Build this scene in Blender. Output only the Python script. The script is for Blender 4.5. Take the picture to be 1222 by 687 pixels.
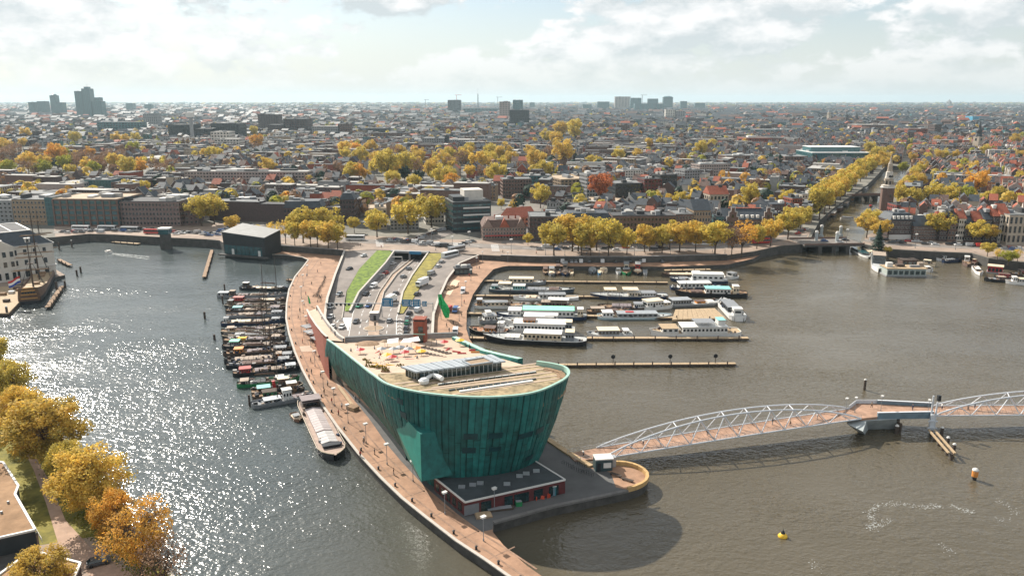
import bpy, math, random
from mathutils import Vector, Matrix, noise
from mathutils.geometry import tessellate_polygon

for _o in list(bpy.data.objects):
 bpy.data.objects.remove(_o, do_unlink=True)
SC = bpy.context.scene
COL = SC.collection
R = math.radians
random.seed(7)

# ------------------------------------------------------------------ camera
F, H = 930.0, 90.0
PITCH = math.atan((343.5 - 119) / F)
CP, SP = math.cos(PITCH), math.sin(PITCH)
cam = bpy.data.cameras.new('camera')
cam.sensor_width = 36
cam.lens = 36 * F / 1222
cam.clip_start, cam.clip_end = 1, 90000
camo = bpy.data.objects.new('camera', cam)
COL.objects.link(camo)
camo.location = (0, 0, H)
camo.rotation_euler = (math.pi / 2 - PITCH, 0, 0)
SC.camera = camo

# ------------------------------------------------------------------ light, sky
SUN_EL, SUN_AZ = R(37), R(-41)           # azimuth clockwise from +Y: behind the scene, to the left
SKY_K, CLOUD_W = 0.075, 8.4
HAZE = 4.2e-5
W = bpy.data.worlds.new('World')
SC.world = W
W.use_nodes = True
nt = W.node_tree
nt.nodes.clear()
def wn(t, **k):
 n = nt.nodes.new(t)
 for a, b in k.items():
  setattr(n, a, b)
 return n
def wl(a, b):
 nt.links.new(a, b)
sky = wn('ShaderNodeTexSky', sky_type='NISHITA', sun_disc=False)
sky.sun_elevation = SUN_EL
sky.sun_rotation = SUN_AZ
sky.altitude = 50
sky.air_density, sky.dust_density, sky.ozone_density = 1.0, 0.9, 1.8
tc = wn('ShaderNodeTexCoord')
sep = wn('ShaderNodeSeparateXYZ')
wl(tc.outputs['Generated'], sep.inputs[0])
def mth(op, a, b=None, clamp=False):
 n = wn('ShaderNodeMath', operation=op, use_clamp=clamp)
 for i, v in enumerate((a, b)):
  if v is None:
   continue
  if isinstance(v, (int, float)):
   n.inputs[i].default_value = v
  else:
   wl(v, n.inputs[i])
 return n.outputs[0]
zz = mth('MAXIMUM', sep.outputs[2], 0.0)
comb = wn('ShaderNodeCombineXYZ')            # cloud banks: flattened low over the horizon
wl(sep.outputs[0], comb.inputs[0])
wl(sep.outputs[1], comb.inputs[1])
wl(mth('MULTIPLY', zz, 2.1), comb.inputs[2])
def wnoise(scale, detail, rough, off):
 mp = wn('ShaderNodeMapping')
 mp.inputs['Location'].default_value = off
 wl(comb.outputs[0], mp.inputs[0])
 n = wn('ShaderNodeTexNoise')
 n.inputs['Scale'].default_value = scale
 n.inputs['Detail'].default_value = detail
 n.inputs['Roughness'].default_value = rough
 wl(mp.outputs[0], n.inputs['Vector'])
 return n.outputs['Fac']
def ramp(fac, stops):
 n = wn('ShaderNodeValToRGB')
 el = n.color_ramp.elements
 while len(el) < len(stops):
  el.new(0.5)
 for e, (p, c) in zip(el, stops):
  e.position = p
  e.color = (*c, 1)
 wl(fac, n.inputs[0])
 return n.outputs[0]
g3 = lambda v: (v, v, v)
def bank(dz):
 b = wnoise(5.6, 8, 0.52, (3.1, 0.4, 0.10 + dz))
 f = wnoise(19.0, 8, 0.6, (1.7, 5.2, 0.3 + dz))
 return mth('ADD', mth('MULTIPLY', b, 0.66), mth('MULTIPLY', f, 0.34))
here, above = bank(0.0), bank(0.04)
cover = ramp(here, [(0.455, g3(0)), (0.50, g3(1))])
# cloud tops are bright, their undersides (more cloud above them) greyer
shade = ramp(mth('ADD', mth('SUBTRACT', above, here), 0.5), [(0.45, (1, 1, 1)), (0.57, (0.66, 0.725, 0.75))])
cov = mth('MULTIPLY', cover, ramp(zz, [(0.0, g3(0.12)), (0.025, g3(0.35)), (0.06, g3(0.88)), (0.11, g3(0.97))]))
cl = wn('ShaderNodeVectorMath', operation='SCALE')
wl(shade, cl.inputs[0])
cl.inputs['Scale'].default_value = CLOUD_W
veil = wn('ShaderNodeMixRGB')                 # haze thickening towards the horizon
wl(ramp(zz, [(0.0, g3(0.95)), (0.06, g3(0.62)), (0.12, g3(0.24)), (0.6, g3(0.15))]), veil.inputs[0])
wl(sky.outputs[0], veil.inputs[1])
veil.inputs[2].default_value = (6.4, 6.85, 6.9, 1)
mx = wn('ShaderNodeMixRGB')
wl(cov, mx.inputs[0])
wl(veil.outputs[0], mx.inputs[1])
wl(cl.outputs[0], mx.inputs[2])
bg = wn('ShaderNodeBackground')
bg.inputs['Strength'].default_value = SKY_K
wl(mx.outputs[0], bg.inputs[0])
wo = wn('ShaderNodeOutputWorld')
wl(bg.outputs[0], wo.inputs[0])

sl = bpy.data.lights.new('sun', 'SUN')
sl.energy = 5.0
sl.angle = R(0.53)
sl.color = (1.0, 0.93, 0.83)
so = bpy.data.objects.new('sun', sl)
COL.objects.link(so)
so.location = (-300, 300, 400)
_d = Vector((math.sin(SUN_AZ) * math.cos(SUN_EL), math.cos(SUN_AZ) * math.cos(SUN_EL), math.sin(SUN_EL)))
so.rotation_euler = _d.to_track_quat('Z', 'Y').to_euler()

SC.view_settings.view_transform = 'Standard'
SC.view_settings.look = 'None'
SC.view_settings.exposure = 0.72
SC.view_settings.gamma = 1
SC.cycles.max_bounces = 5
SC.cycles.diffuse_bounces = 2
SC.cycles.glossy_bounces = 2
SC.cycles.transparent_max_bounces = 4
SC.cycles.volume_bounces = 0
SC.cycles.sample_clamp_indirect = 6

# ------------------------------------------------------------------ helpers
def G(px, py, z=0.0):
 """point on the level z that lies in line with a pixel of the photograph"""
 u, v = (px - 611) / F, (343.5 - py) / F
 t = (z - H) / (v * CP - SP)
 return (u * t, (CP + v * SP) * t)
def G3(px, py, z=0.0):
 return (*G(px, py, z), z)
def proj(x, y, z):
 z -= H
 d = y * CP - z * SP
 return 611 + F * x / d, 343.5 - F * (y * SP + z * CP) / d
def ztop(x, y, py):
 """height above sea level at plan point x, y that shows at row py"""
 v = (343.5 - py) / F
 return H + y * (v * CP - SP) / (CP + v * SP)

class MB:
 def __init__(s, ox=0, oy=0, oz=0, rz=0):
  s.v, s.f, s.m = [], [], []
  s.set(ox, oy, oz, rz)
 def set(s, ox=0, oy=0, oz=0, rz=0):
  s.o = (ox, oy, oz)
  s.c, s.s = math.cos(rz), math.sin(rz)
  return s
 def P(s, p):
  x, y, z = p
  return (s.o[0] + x * s.c - y * s.s, s.o[1] + x * s.s + y * s.c, s.o[2] + z)
 def face(s, pts, m=0):
  n = len(s.v)
  s.v += [s.P(p) for p in pts]
  s.f.append(tuple(range(n, n + len(pts))))
  s.m.append(m)
 def mesh(s, pts, faces, m=0):
  n = len(s.v)
  s.v += [s.P(p) for p in pts]
  for f in faces:
   s.f.append(tuple(n + i for i in f))
   s.m.append(m)
 def box(s, c, d, m=0, rz=0, taper=1.0, mtop=None):
  """box standing on c (centre of the bottom), size d"""
  x, y, z = c
  a, b, h = d[0] / 2, d[1] / 2, d[2]
  cr, sr = math.cos(rz), math.sin(rz)
  pts = []
  for k, zz_ in ((1, 0), (taper, h)):
   for px, py in ((-a, -b), (a, -b), (a, b), (-a, b)):
    px, py = px * k, py * k
    pts.append((x + px * cr - py * sr, y + px * sr + py * cr, z + zz_))
  s.mesh(pts, [(3, 2, 1, 0), (0, 1, 5, 4), (1, 2, 6, 5), (2, 3, 7, 6), (3, 0, 4, 7)], m)
  s.mesh(pts[4:], [(0, 1, 2, 3)], m if mtop is None else mtop)
 def prism(s, poly, z0, z1, m=0, mtop=None, bottom=False):
  """polygon (plan) extruded; z0/z1 numbers or lists"""
  n = len(poly)
  a = sum(poly[i][0] * poly[(i + 1) % n][1] - poly[(i + 1) % n][0] * poly[i][1] for i in range(n))
  if a < 0:
   poly = poly[::-1]
   if not isinstance(z1, (int, float)):
    z1 = z1[::-1]
  zt = [z1] * n if isinstance(z1, (int, float)) else z1
  lo = [(p[0], p[1], z0) for p in poly]
  hi = [(p[0], p[1], z) for p, z in zip(poly, zt)]
  s.mesh(lo + hi, [(i, (i + 1) % n, n + (i + 1) % n, n + i) for i in range(n)], m)
  tr = tessellate_polygon([[Vector((p[0], p[1], 0)) for p in poly]])
  out = []
  for t in tr:
   p, q, r_ = (poly[i] for i in t)
   ar = (q[0] - p[0]) * (r_[1] - p[1]) - (q[1] - p[1]) * (r_[0] - p[0])
   out.append(tuple(t) if ar > 0 else tuple(t[::-1]))
  s.mesh(hi, out, m if mtop is None else mtop)
  if bottom:
   s.mesh(lo, [t[::-1] for t in out], m)
 def tube(s, p, q, r0, r1=None, n=6, m=0, cap=True):
  r1 = r0 if r1 is None else r1
  p, q = Vector(p), Vector(q)
  d = (q - p)
  if d.length < 1e-6:
   return
  d.normalize()
  a = d.orthogonal().normalized()
  b = d.cross(a)
  pts = []
  for c, r in ((p, r0), (q, r1)):
   for i in range(n):
    t = 2 * math.pi * i / n
    pts.append(tuple(c + a * (math.cos(t) * r) + b * (math.sin(t) * r)))
  fs = [(i, (i + 1) % n, n + (i + 1) % n, n + i) for i in range(n)]
  if cap:
   fs += [tuple(range(n, 2 * n)), tuple(range(n - 1, -1, -1))]
  s.mesh(pts, fs, m)
 def bar(s, p, q, w, h, m=0):
  """square-section beam from p to q (width w across, height h)"""
  p, q = Vector(p), Vector(q)
  d = (q - p)
  if d.length < 1e-6:
   return
  d.normalize()
  side = d.cross(Vector((0, 0, 1)))
  side = side.normalized() if side.length > 1e-4 else Vector((1, 0, 0))
  up = side.cross(d)
  pts = []
  for c in (p, q):
   for i, j in ((-1, -1), (1, -1), (1, 1), (-1, 1)):
    pts.append(tuple(c + side * (i * w / 2) + up * (j * h / 2)))
  s.mesh(pts, [(0, 3, 2, 1), (4, 5, 6, 7), (0, 1, 5, 4), (1, 2, 6, 5), (2, 3, 7, 6), (3, 0, 4, 7)], m)
 def lathe(s, prof, n=12, c=(0, 0, 0), m=0):
  """profile of (r, z)"""
  pts = []
  for r, z in prof:
   for i in range(n):
    t = 2 * math.pi * i / n
    pts.append((c[0] + r * math.cos(t), c[1] + r * math.sin(t), c[2] + z))
  fs = []
  for k in range(len(prof) - 1):
   for i in range(n):
    j = (i + 1) % n
    fs.append((k * n + i, k * n + j, (k + 1) * n + j, (k + 1) * n + i))
  fs.append(tuple(range((len(prof) - 1) * n, len(prof) * n)))
  s.mesh(pts, fs, m)
 def strip(s, A, B, m=0):
  """quads between two polylines of 3-d points"""
  n = len(A)
  s.mesh(list(A) + list(B), [(i, i + 1, n + i + 1, n + i) for i in range(n - 1)], m)
 def wins(s, o, u, L, z0, z1, nx, nz, ww=0.5, wh=0.55, m=0, out=0.05, frame=None, fm=1):
  """grid of window panes on a wall: origin o (x, y), unit direction u, outward normal to the right of u"""
  ux, uy = u
  nx_, ny_ = uy, -ux
  cw, ch = L / nx, (z1 - z0) / nz
  for i in range(nx):
   for j in range(nz):
    a = i * cw + cw * (1 - ww) / 2
    b = a + cw * ww
    c = z0 + j * ch + ch * (1 - wh) / 2
    d = c + ch * wh
    if frame:
     e, g = frame, out * 0.5
     s.face([(o[0] + ux * t + nx_ * g, o[1] + uy * t + ny_ * g, z) for t, z in ((a - e, c - e), (b + e, c - e), (b + e, d + e), (a - e, d + e))], fm)
    s.face([(o[0] + ux * t + nx_ * out, o[1] + uy * t + ny_ * out, z) for t, z in ((a, c), (b, c), (b, d), (a, d))], m)
 def build(s, name, mats, parent=None, smooth=False, kind=None, world=False, me=None):
  if me is None:
   me = s.data(name, mats, smooth, parent.location if (world and parent) else None)
  return link(name, me, parent, kind)
 def data(s, name, mats, smooth=False, off=None):
  me = bpy.data.meshes.new(name)
  v = s.v if off is None else [(p[0] - off[0], p[1] - off[1], p[2] - off[2]) for p in s.v]
  me.from_pydata(v, [], s.f)
  if not isinstance(mats, (list, tuple)):
   mats = [mats]
  for mt in mats:
   me.materials.append(mt)
  if len(mats) > 1:
   me.polygons.foreach_set('material_index', s.m)
  if smooth:
   me.polygons.foreach_set('use_smooth', [True] * len(s.f))
  me.update()
  return me

def link(name, me, parent=None, kind=None, loc=None, rz=None):
 o = bpy.data.objects.new(name, me)
 COL.objects.link(o)
 if parent:
  o.parent = parent
 if kind:
  o['kind'] = kind
 if loc is not None:
  o.location = loc
 if rz is not None:
  o.rotation_euler = (0, 0, rz)
 return o
TAGGED = []
def tag(o, label, cat, group=None):
 o['label'] = label
 o['category'] = cat
 if group:
  o['group'] = group
 TAGGED.append(o)
 return o
def thing(name, label, cat, loc=(0, 0, 0), rz=0, group=None):
 o = bpy.data.objects.new(name, None)
 o.empty_display_size = 0.5
 COL.objects.link(o)
 o.location = loc
 o.rotation_euler = (0, 0, rz)
 return tag(o, label, cat, group)
def struct(name, mb, mats, smooth=False):
 return mb.build(name, mats, kind='structure', smooth=smooth)
def dup(root, loc, rz, label=None, group=None, scale=None, recolor=None):
 r = root.copy()
 COL.objects.link(r)
 r.location = loc
 r.rotation_euler = (0, 0, rz)
 if scale is not None:
  r.scale = scale if isinstance(scale, (tuple, list)) else (scale,) * 3
 if label:
  r['label'] = label
 if group:
  r['group'] = group
 TAGGED.append(r)
 def rec(src, dst):
  for ch in list(src.children):
   c = ch.copy()
   COL.objects.link(c)
   c.parent = dst
   if recolor and c.name.split('.')[0] in recolor:
    for k, mt in recolor[c.name.split('.')[0]].items():
     c.material_slots[k].link = 'OBJECT'
     c.material_slots[k].material = mt
   rec(ch, c)
 rec(root, r)
 return r
def setmat(o, mt, k=0):
 o.material_slots[k].link = 'OBJECT'
 o.material_slots[k].material = mt

# ------------------------------------------------------------------ materials
def lin(c):
 c /= 255
 return c / 12.92 if c <= 0.04045 else ((c + 0.055) / 1.055) ** 2.4
MATS = {}
def M(name, rgb, rough=0.75, var=0.18, scale=0.6, metal=0.0, bump=0.0, spec=0.4, hue=None, detail=4, trans=0.0, orand=0.0):
 """principled with noise-mottled colour; rgb is linear base colour"""
 m = bpy.data.materials.new(name)
 m.use_nodes = True
 t = m.node_tree
 p = t.nodes['Principled BSDF']
 p.inputs['Roughness'].default_value = rough
 p.inputs['Metallic'].default_value = metal
 p.inputs['Specular IOR Level'].default_value = spec
 g = t.nodes.new('ShaderNodeTexCoord')
 n = t.nodes.new('ShaderNodeTexNoise')
 n.inputs['Scale'].default_value = scale
 n.inputs['Detail'].default_value = detail
 n.inputs['Roughness'].default_value = 0.62
 t.links.new(g.outputs['Object'], n.inputs['Vector'])
 r = t.nodes.new('ShaderNodeValToRGB')
 r.color_ramp.elements[0].position, r.color_ramp.elements[1].position = 0.3, 0.7
 h = hue or rgb
 r.color_ramp.elements[0].color = (*[max(0, c * (1 - var)) for c in rgb], 1)
 r.color_ramp.elements[1].color = (*[min(1, c * (1 + var)) for c in h], 1)
 t.links.new(n.outputs['Fac'], r.inputs[0])
 out = r.outputs[0]
 if orand:
  oi = t.nodes.new('ShaderNodeObjectInfo')
  hs = t.nodes.new('ShaderNodeHueSaturation')
  mr = t.nodes.new('ShaderNodeMapRange')
  mr.inputs['To Min'].default_value, mr.inputs['To Max'].default_value = 1 - orand, 1 + orand
  t.links.new(oi.outputs['Random'], mr.inputs['Value'])
  t.links.new(mr.outputs[0], hs.inputs['Value'])
  t.links.new(out, hs.inputs['Color'])
  out = hs.outputs[0]
 t.links.new(out, p.inputs['Base Color'])
 if trans:
  tr = t.nodes.new('ShaderNodeBsdfTranslucent')
  t.links.new(out, tr.inputs[0])
  mxs = t.nodes.new('ShaderNodeMixShader')
  mxs.inputs[0].default_value = trans
  t.links.new(p.outputs[0], mxs.inputs[1])
  t.links.new(tr.outputs[0], mxs.inputs[2])
  t.links.new(mxs.outputs[0], t.nodes['Material Output'].inputs[0])
 if bump:
  b = t.nodes.new('ShaderNodeBump')
  b.inputs['Strength'].default_value = bump
  b.inputs['Distance'].default_value = 0.1
  n2 = t.nodes.new('ShaderNodeTexNoise')
  n2.inputs['Scale'].default_value = scale * 6
  t.links.new(g.outputs['Object'], n2.inputs['Vector'])
  t.links.new(n2.outputs['Fac'], b.inputs['Height'])
  t.links.new(b.outputs[0], p.inputs['Normal'])
 MATS[name] = m
 return m

BRICK = M('brick brown', (0.155, 0.098, 0.078), 0.9, 0.25, 1.2)
BRICKRED = M('brick red', (0.26, 0.075, 0.045), 0.9, 0.25, 1.2)
BRICKDK = M('brick dark', (0.085, 0.060, 0.056), 0.9, 0.25, 1.0)
PLASTER = M('plaster white', (0.56, 0.52, 0.46), 0.8, 0.10, 0.4)
BEIGE = M('plaster beige', (0.38, 0.32, 0.25), 0.8, 0.12, 0.4)
TANW = M('tan brick', (0.28, 0.20, 0.13), 0.85, 0.18, 0.8)
PINKW = M('pinkish concrete', (0.35, 0.285, 0.255), 0.85, 0.15, 0.5)
GREYW = M('grey concrete', (0.27, 0.27, 0.27), 0.85, 0.15, 0.4)
DARKW = M('dark cladding', (0.028, 0.033, 0.036), 0.5, 0.2, 0.5)
TEALW = M('teal glass cladding', (0.05, 0.13, 0.14), 0.25, 0.25, 0.5, spec=0.6)
GLASS = M('window glass', (0.018, 0.024, 0.028), 0.12, 0.4, 0.9, spec=0.8)
GLASSB = M('teal window glass', (0.03, 0.09, 0.10), 0.10, 0.5, 0.3, spec=0.9)
FRAMEW = M('white window frame', (0.62, 0.60, 0.56), 0.6, 0.05, 0.8)
RSLATE = M('slate roof', (0.045, 0.054, 0.064), 0.65, 0.3, 0.5)
RTILE = M('red roof tile', (0.31, 0.09, 0.05), 0.8, 0.3, 0.9)
RBROWN = M('brown roof tile', (0.12, 0.075, 0.06), 0.8, 0.3, 0.9)
RFLAT = M('grey flat roof', (0.16, 0.165, 0.165), 0.9, 0.3, 0.25)
RLIGHT = M('pale gravel roof', (0.35, 0.335, 0.31), 0.9, 0.18, 0.25)
RDARK = M('bitumen roof', (0.05, 0.05, 0.052), 0.85, 0.35, 0.25)
RSAND = M('sandy gravel roof', (0.39, 0.30, 0.21), 0.9, 0.18, 0.25)
WHITE = M('white paint', (0.72, 0.71, 0.68), 0.45, 0.06, 1.0)
CREAM = M('cream paint', (0.68, 0.56, 0.40), 0.55, 0.08, 1.0)
BLACKP = M('black paint', (0.016, 0.018, 0.022), 0.4, 0.3, 1.0)
NAVY = M('navy paint', (0.015, 0.03, 0.07), 0.4, 0.25, 1.0)
GREYP = M('grey paint', (0.22, 0.23, 0.24), 0.5, 0.15, 1.0)
REDP = M('red paint', (0.45, 0.03, 0.03), 0.5, 0.15, 1.0)
GREENP = M('green paint', (0.02, 0.19, 0.07), 0.5, 0.2, 1.0)
MINT = M('mint green canvas', (0.25, 0.68, 0.45), 0.7, 0.1, 0.5)
CYANP = M('turquoise canvas', (0.22, 0.48, 0.46), 0.7, 0.1, 0.5)
ORANGEP = M('orange paint', (0.62, 0.24, 0.05), 0.55, 0.15, 1.0)
YELLOWP = M('yellow paint', (0.75, 0.45, 0.03), 0.5, 0.1, 1.0)
BLUEP = M('blue sign paint', (0.02, 0.16, 0.30), 0.45, 0.1, 1.0)
WOOD = M('weathered wood', (0.24, 0.15, 0.085), 0.85, 0.3, 1.5)
WOODDK = M('dark timber', (0.07, 0.05, 0.038), 0.85, 0.3, 1.5)
TIMBER = M('pale decking', (0.37, 0.27, 0.165), 0.85, 0.2, 1.0)
STEEL = M('galvanised steel', (0.42, 0.44, 0.45), 0.4, 0.15, 1.0, metal=0.5)
TYRE = M('black rubber', (0.02, 0.02, 0.02), 0.8, 0.2, 2.0)
SKIN = M('skin', (0.42, 0.24, 0.16), 0.6, 0.05, 3)
PAVE = M('pale paving', (0.27, 0.205, 0.16), 0.9, 0.28, 0.12, detail=8)
PROM = M('promenade brick paving', (0.315, 0.185, 0.115), 0.9, 0.32, 0.22, detail=9, bump=0.15)
PLAT = M('platform paving', (0.10, 0.098, 0.095), 0.9, 0.25, 0.15, detail=9, bump=0.2)
QWALL = M('quay wall', (0.07, 0.066, 0.06), 0.9, 0.35, 0.4)
KERB = M('kerb stone', (0.44, 0.40, 0.35), 0.85, 0.1, 0.8)
ROAD = M('road asphalt', (0.21, 0.18, 0.158), 0.85, 0.28, 0.1, detail=9)
STREET = M('street asphalt', (0.18, 0.158, 0.14), 0.88, 0.22, 0.06, detail=9)
ROADDK = M('dark asphalt', (0.09, 0.088, 0.085), 0.85, 0.2, 0.1, detail=9)
LINE = M('road marking', (0.72, 0.72, 0.70), 0.7, 0.1, 1)
GRASS = M('mown grass', (0.050, 0.115, 0.010), 0.9, 0.5, 0.5, detail=10, hue=(0.135, 0.19, 0.016))
DRYGRASS = M('dry grass bank', (0.16, 0.14, 0.025), 0.9, 0.35, 0.35, detail=9, hue=(0.24, 0.20, 0.035))
COPPER = M('oxidised copper', (0.009, 0.108, 0.097), 0.6, 0.42, 0.5, detail=9, orand=0.34, spec=0.45)
COPPER_LIT = M('sunlit oxidised copper', (0.014, 0.21, 0.165), 0.5, 0.14, 0.5, detail=8, spec=0.4, orand=0.07)  # brighter copper: sunlight on the wedge's left face put into the colour
COPDARK = M('dark copper core', (0.006, 0.05, 0.042), 0.7, 0.3, 0.5)
RIMC = M('pale copper rim', (0.30, 0.47, 0.39), 0.55, 0.12, 0.5)
TERR = M('terrace stone', (0.43, 0.325, 0.24), 0.85, 0.12, 0.25, detail=8)
SEDUM = M('sedum roof', (0.17, 0.14, 0.07), 0.95, 0.45, 0.6, detail=10, hue=(0.31, 0.235, 0.14))
PAVROOF = M('zinc roof', (0.34, 0.37, 0.39), 0.45, 0.08, 0.4)
HULLG = M('dark glass', (0.01, 0.03, 0.033), 0.15, 0.4, 0.8, spec=0.8)
CITYG = M('city ground', (0.12, 0.115, 0.10), 0.95, 0.35, 0.02, detail=10, hue=(0.16, 0.15, 0.125))

def water_material():
 m = bpy.data.materials.new('harbour water')
 m.use_nodes = True
 t = m.node_tree
 p = t.nodes['Principled BSDF']
 g = t.nodes.new('ShaderNodeTexCoord')
 def nz(scale, detail, rough, stretch=(1, 1, 1), rot=0.0, dist=0.0):
  mp = t.nodes.new('ShaderNodeMapping')
  mp.inputs['Scale'].default_value = stretch
  mp.inputs['Rotation'].default_value = (0, 0, rot)
  t.links.new(g.outputs['Object'], mp.inputs[0])
  n = t.nodes.new('ShaderNodeTexNoise')
  n.inputs['Scale'].default_value = scale
  n.inputs['Detail'].default_value = detail
  n.inputs['Roughness'].default_value = rough
  n.inputs['Distortion'].default_value = dist
  t.links.new(mp.outputs[0], n.inputs[0])
  return n.outputs['Fac']
 def mm(op, a, b):
  n = t.nodes.new('ShaderNodeMath')
  n.operation = op
  for i, v in enumerate((a, b)):
   if isinstance(v, (int, float)):
    n.inputs[i].default_value = v
   else:
    t.links.new(v, n.inputs[i])
  return n.outputs[0]
 # short wind waves, a second finer set, and gust patches that change how steep they are
 w1 = nz(0.30, 2, 0.55, (1, 1.5, 1), R(25), 0.3)
 w2 = nz(0.95, 2, 0.5, (1, 1.3, 1), R(-20), 0.2)
 gust = nz(0.016, 5, 0.62, (1, 1.9, 1), R(-35), 0.6)
 gr = t.nodes.new('ShaderNodeMapRange')
 gr.inputs['From Min'].default_value, gr.inputs['From Max'].default_value = 0.35, 0.65
 gr.inputs['To Min'].default_value, gr.inputs['To Max'].default_value = 0.42, 1.3
 t.links.new(gust, gr.inputs[0])
 # the inner harbour under the city quays and the canal lie sheltered from the wind
 sy_ = t.nodes.new('ShaderNodeSeparateXYZ')
 t.links.new(g.outputs['Object'], sy_.inputs[0])
 sh = t.nodes.new('ShaderNodeMapRange')
 sh.inputs['From Min'].default_value, sh.inputs['From Max'].default_value = 200, 480
 sh.inputs['To Min'].default_value, sh.inputs['To Max'].default_value = 1.0, 0.33
 t.links.new(sy_.outputs[1], sh.inputs[0])
 hgt = mm('MULTIPLY', mm('ADD', mm('MULTIPLY', w1, 1.0), mm('MULTIPLY', w2, 0.62)), gr.outputs[0])
 hgt = mm('MULTIPLY', hgt, sh.outputs[0])
 b = t.nodes.new('ShaderNodeBump')
 b.inputs['Strength'].default_value = 1.0
 b.inputs['Distance'].default_value = 0.41
 t.links.new(hgt, b.inputs['Height'])
 t.links.new(b.outputs[0], p.inputs['Normal'])
 # left of the pier, reflected sky blue is painted into the base colour
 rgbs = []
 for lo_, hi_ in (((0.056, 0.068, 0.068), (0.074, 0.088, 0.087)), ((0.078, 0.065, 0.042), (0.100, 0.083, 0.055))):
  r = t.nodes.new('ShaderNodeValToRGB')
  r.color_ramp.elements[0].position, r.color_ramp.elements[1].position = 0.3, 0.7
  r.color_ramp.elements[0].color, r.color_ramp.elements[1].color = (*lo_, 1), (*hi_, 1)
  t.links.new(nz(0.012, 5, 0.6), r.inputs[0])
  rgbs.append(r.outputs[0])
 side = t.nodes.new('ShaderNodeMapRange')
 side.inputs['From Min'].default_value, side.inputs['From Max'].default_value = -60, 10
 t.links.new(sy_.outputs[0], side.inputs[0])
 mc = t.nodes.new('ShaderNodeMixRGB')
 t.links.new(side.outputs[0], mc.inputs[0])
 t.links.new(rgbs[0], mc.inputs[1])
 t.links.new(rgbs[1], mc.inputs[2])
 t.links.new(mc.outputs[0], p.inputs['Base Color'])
 rr_ = t.nodes.new('ShaderNodeMapRange')
 rr_.inputs['From Min'].default_value, rr_.inputs['From Max'].default_value = 0.35, 0.65
 rr_.inputs['To Min'].default_value, rr_.inputs['To Max'].default_value = 0.12, 0.22
 t.links.new(nz(0.011, 4, 0.65, (1, 2.6, 1), R(18), 0.8), rr_.inputs[0])
 t.links.new(rr_.outputs[0], p.inputs['Roughness'])
 p.inputs['IOR'].default_value = 1.40
 p.inputs['Specular IOR Level'].default_value = 0.5
 return m
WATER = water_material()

# ------------------------------------------------------------------ the setting
ZC, ZQ, ZR = 5.0, 2.2, 0.5
def GL(pts, z):
 return [G(x, y, z) for x, y in pts]
FAR = 30000
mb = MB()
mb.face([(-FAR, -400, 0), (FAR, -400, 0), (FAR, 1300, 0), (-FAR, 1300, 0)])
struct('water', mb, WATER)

CITY_FRONT = [(-330, 293), (-150, 290), (0, 286), (65, 283), (107, 279), (139, 280), (191, 283), (244, 285.5), (262, 287), (268, 291), (317, 292),
              (360, 295.5), (401, 298.5), (411, 299.7), (450, 298.5), (470, 299), (511, 301.5), (531, 302), (570, 304), (597, 305.4), (640, 307), (760, 307.3), (868, 304.5),
              (900, 300), (930, 293.5), (958, 291.5)]
CAN_L = [(966, 287), (978, 263), (995, 248), (1012, 236.5), (1035, 220.5), (1045, 211), (1057, 198)]
CAN_R = [(1086, 198), (1078, 210), (1070, 222), (1059, 236), (1049, 250), (1038, 266), (1027, 287)]
CITY_R = [(1029, 291), (1060, 297), (1110, 300), (1160, 302), (1180, 308), (1222, 313), (1330, 322), (1600, 330)]
poly = [(-FAR, 520)] + GL(CITY_FRONT + CAN_L + CAN_R + CITY_R, ZC) + [(FAR, 470), (FAR, 28500), (-FAR, 28500)]
mb = MB()
mb.prism(poly, -1, ZC, 1, 0)
struct('city_ground', mb, [CITYG, QWALL])

# long quay: promenade, museum platform and the marina quay are one slab with the road cutting in
PROM_OUT = [(300, 300), (317, 303.5), (340, 304), (361, 307), (368, 310), (362, 318), (352, 330), (345, 345), (342, 362), (341.5, 380), (345, 398), (352, 420),
   (361, 441), (371, 460), (384, 482), (402, 508), (428, 541), (455, 570), (480, 594), (510, 618), (545, 645), (580, 668), (614, 692), (668, 726)]
PROM_IN = [(700, 722), (647, 687), (629, 674.5), (601, 650), (588, 634)]
PLAT_E = [(589, 624), (658, 605), (749, 586), (762, 582), (770, 577), (773, 571), (769, 564.5), (757, 557.5), (738, 554), (722, 555), (705, 557), (678, 541), (648, 521),
          (622, 487), (600, 455), (575, 425), (560, 404)]
MARINA = [(556.5, 392), (557, 371), (564.5, 351), (576.7, 333.6), (589, 321), (600, 318), (607, 317), (740, 318), (792, 318), (869, 315.5), (900, 308), (915, 300)]
BACK = [(868, 303), (760, 305), (640, 305), (597, 303.6), (571, 306.5), (548, 316), (534, 334), (524, 356), (517.5, 377), (516, 401)]
LEFTIN = [(389, 401), (387.5, 378), (390.5, 357.7), (400, 329), (411, 301), (401, 296.5), (317, 290.5)]
mb = MB()
mb.prism(GL(PROM_OUT + PROM_IN + PLAT_E + MARINA + BACK + LEFTIN, ZQ), -1, ZQ, 1, 0)
struct('promenade', mb, [PROM, QWALL])
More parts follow.
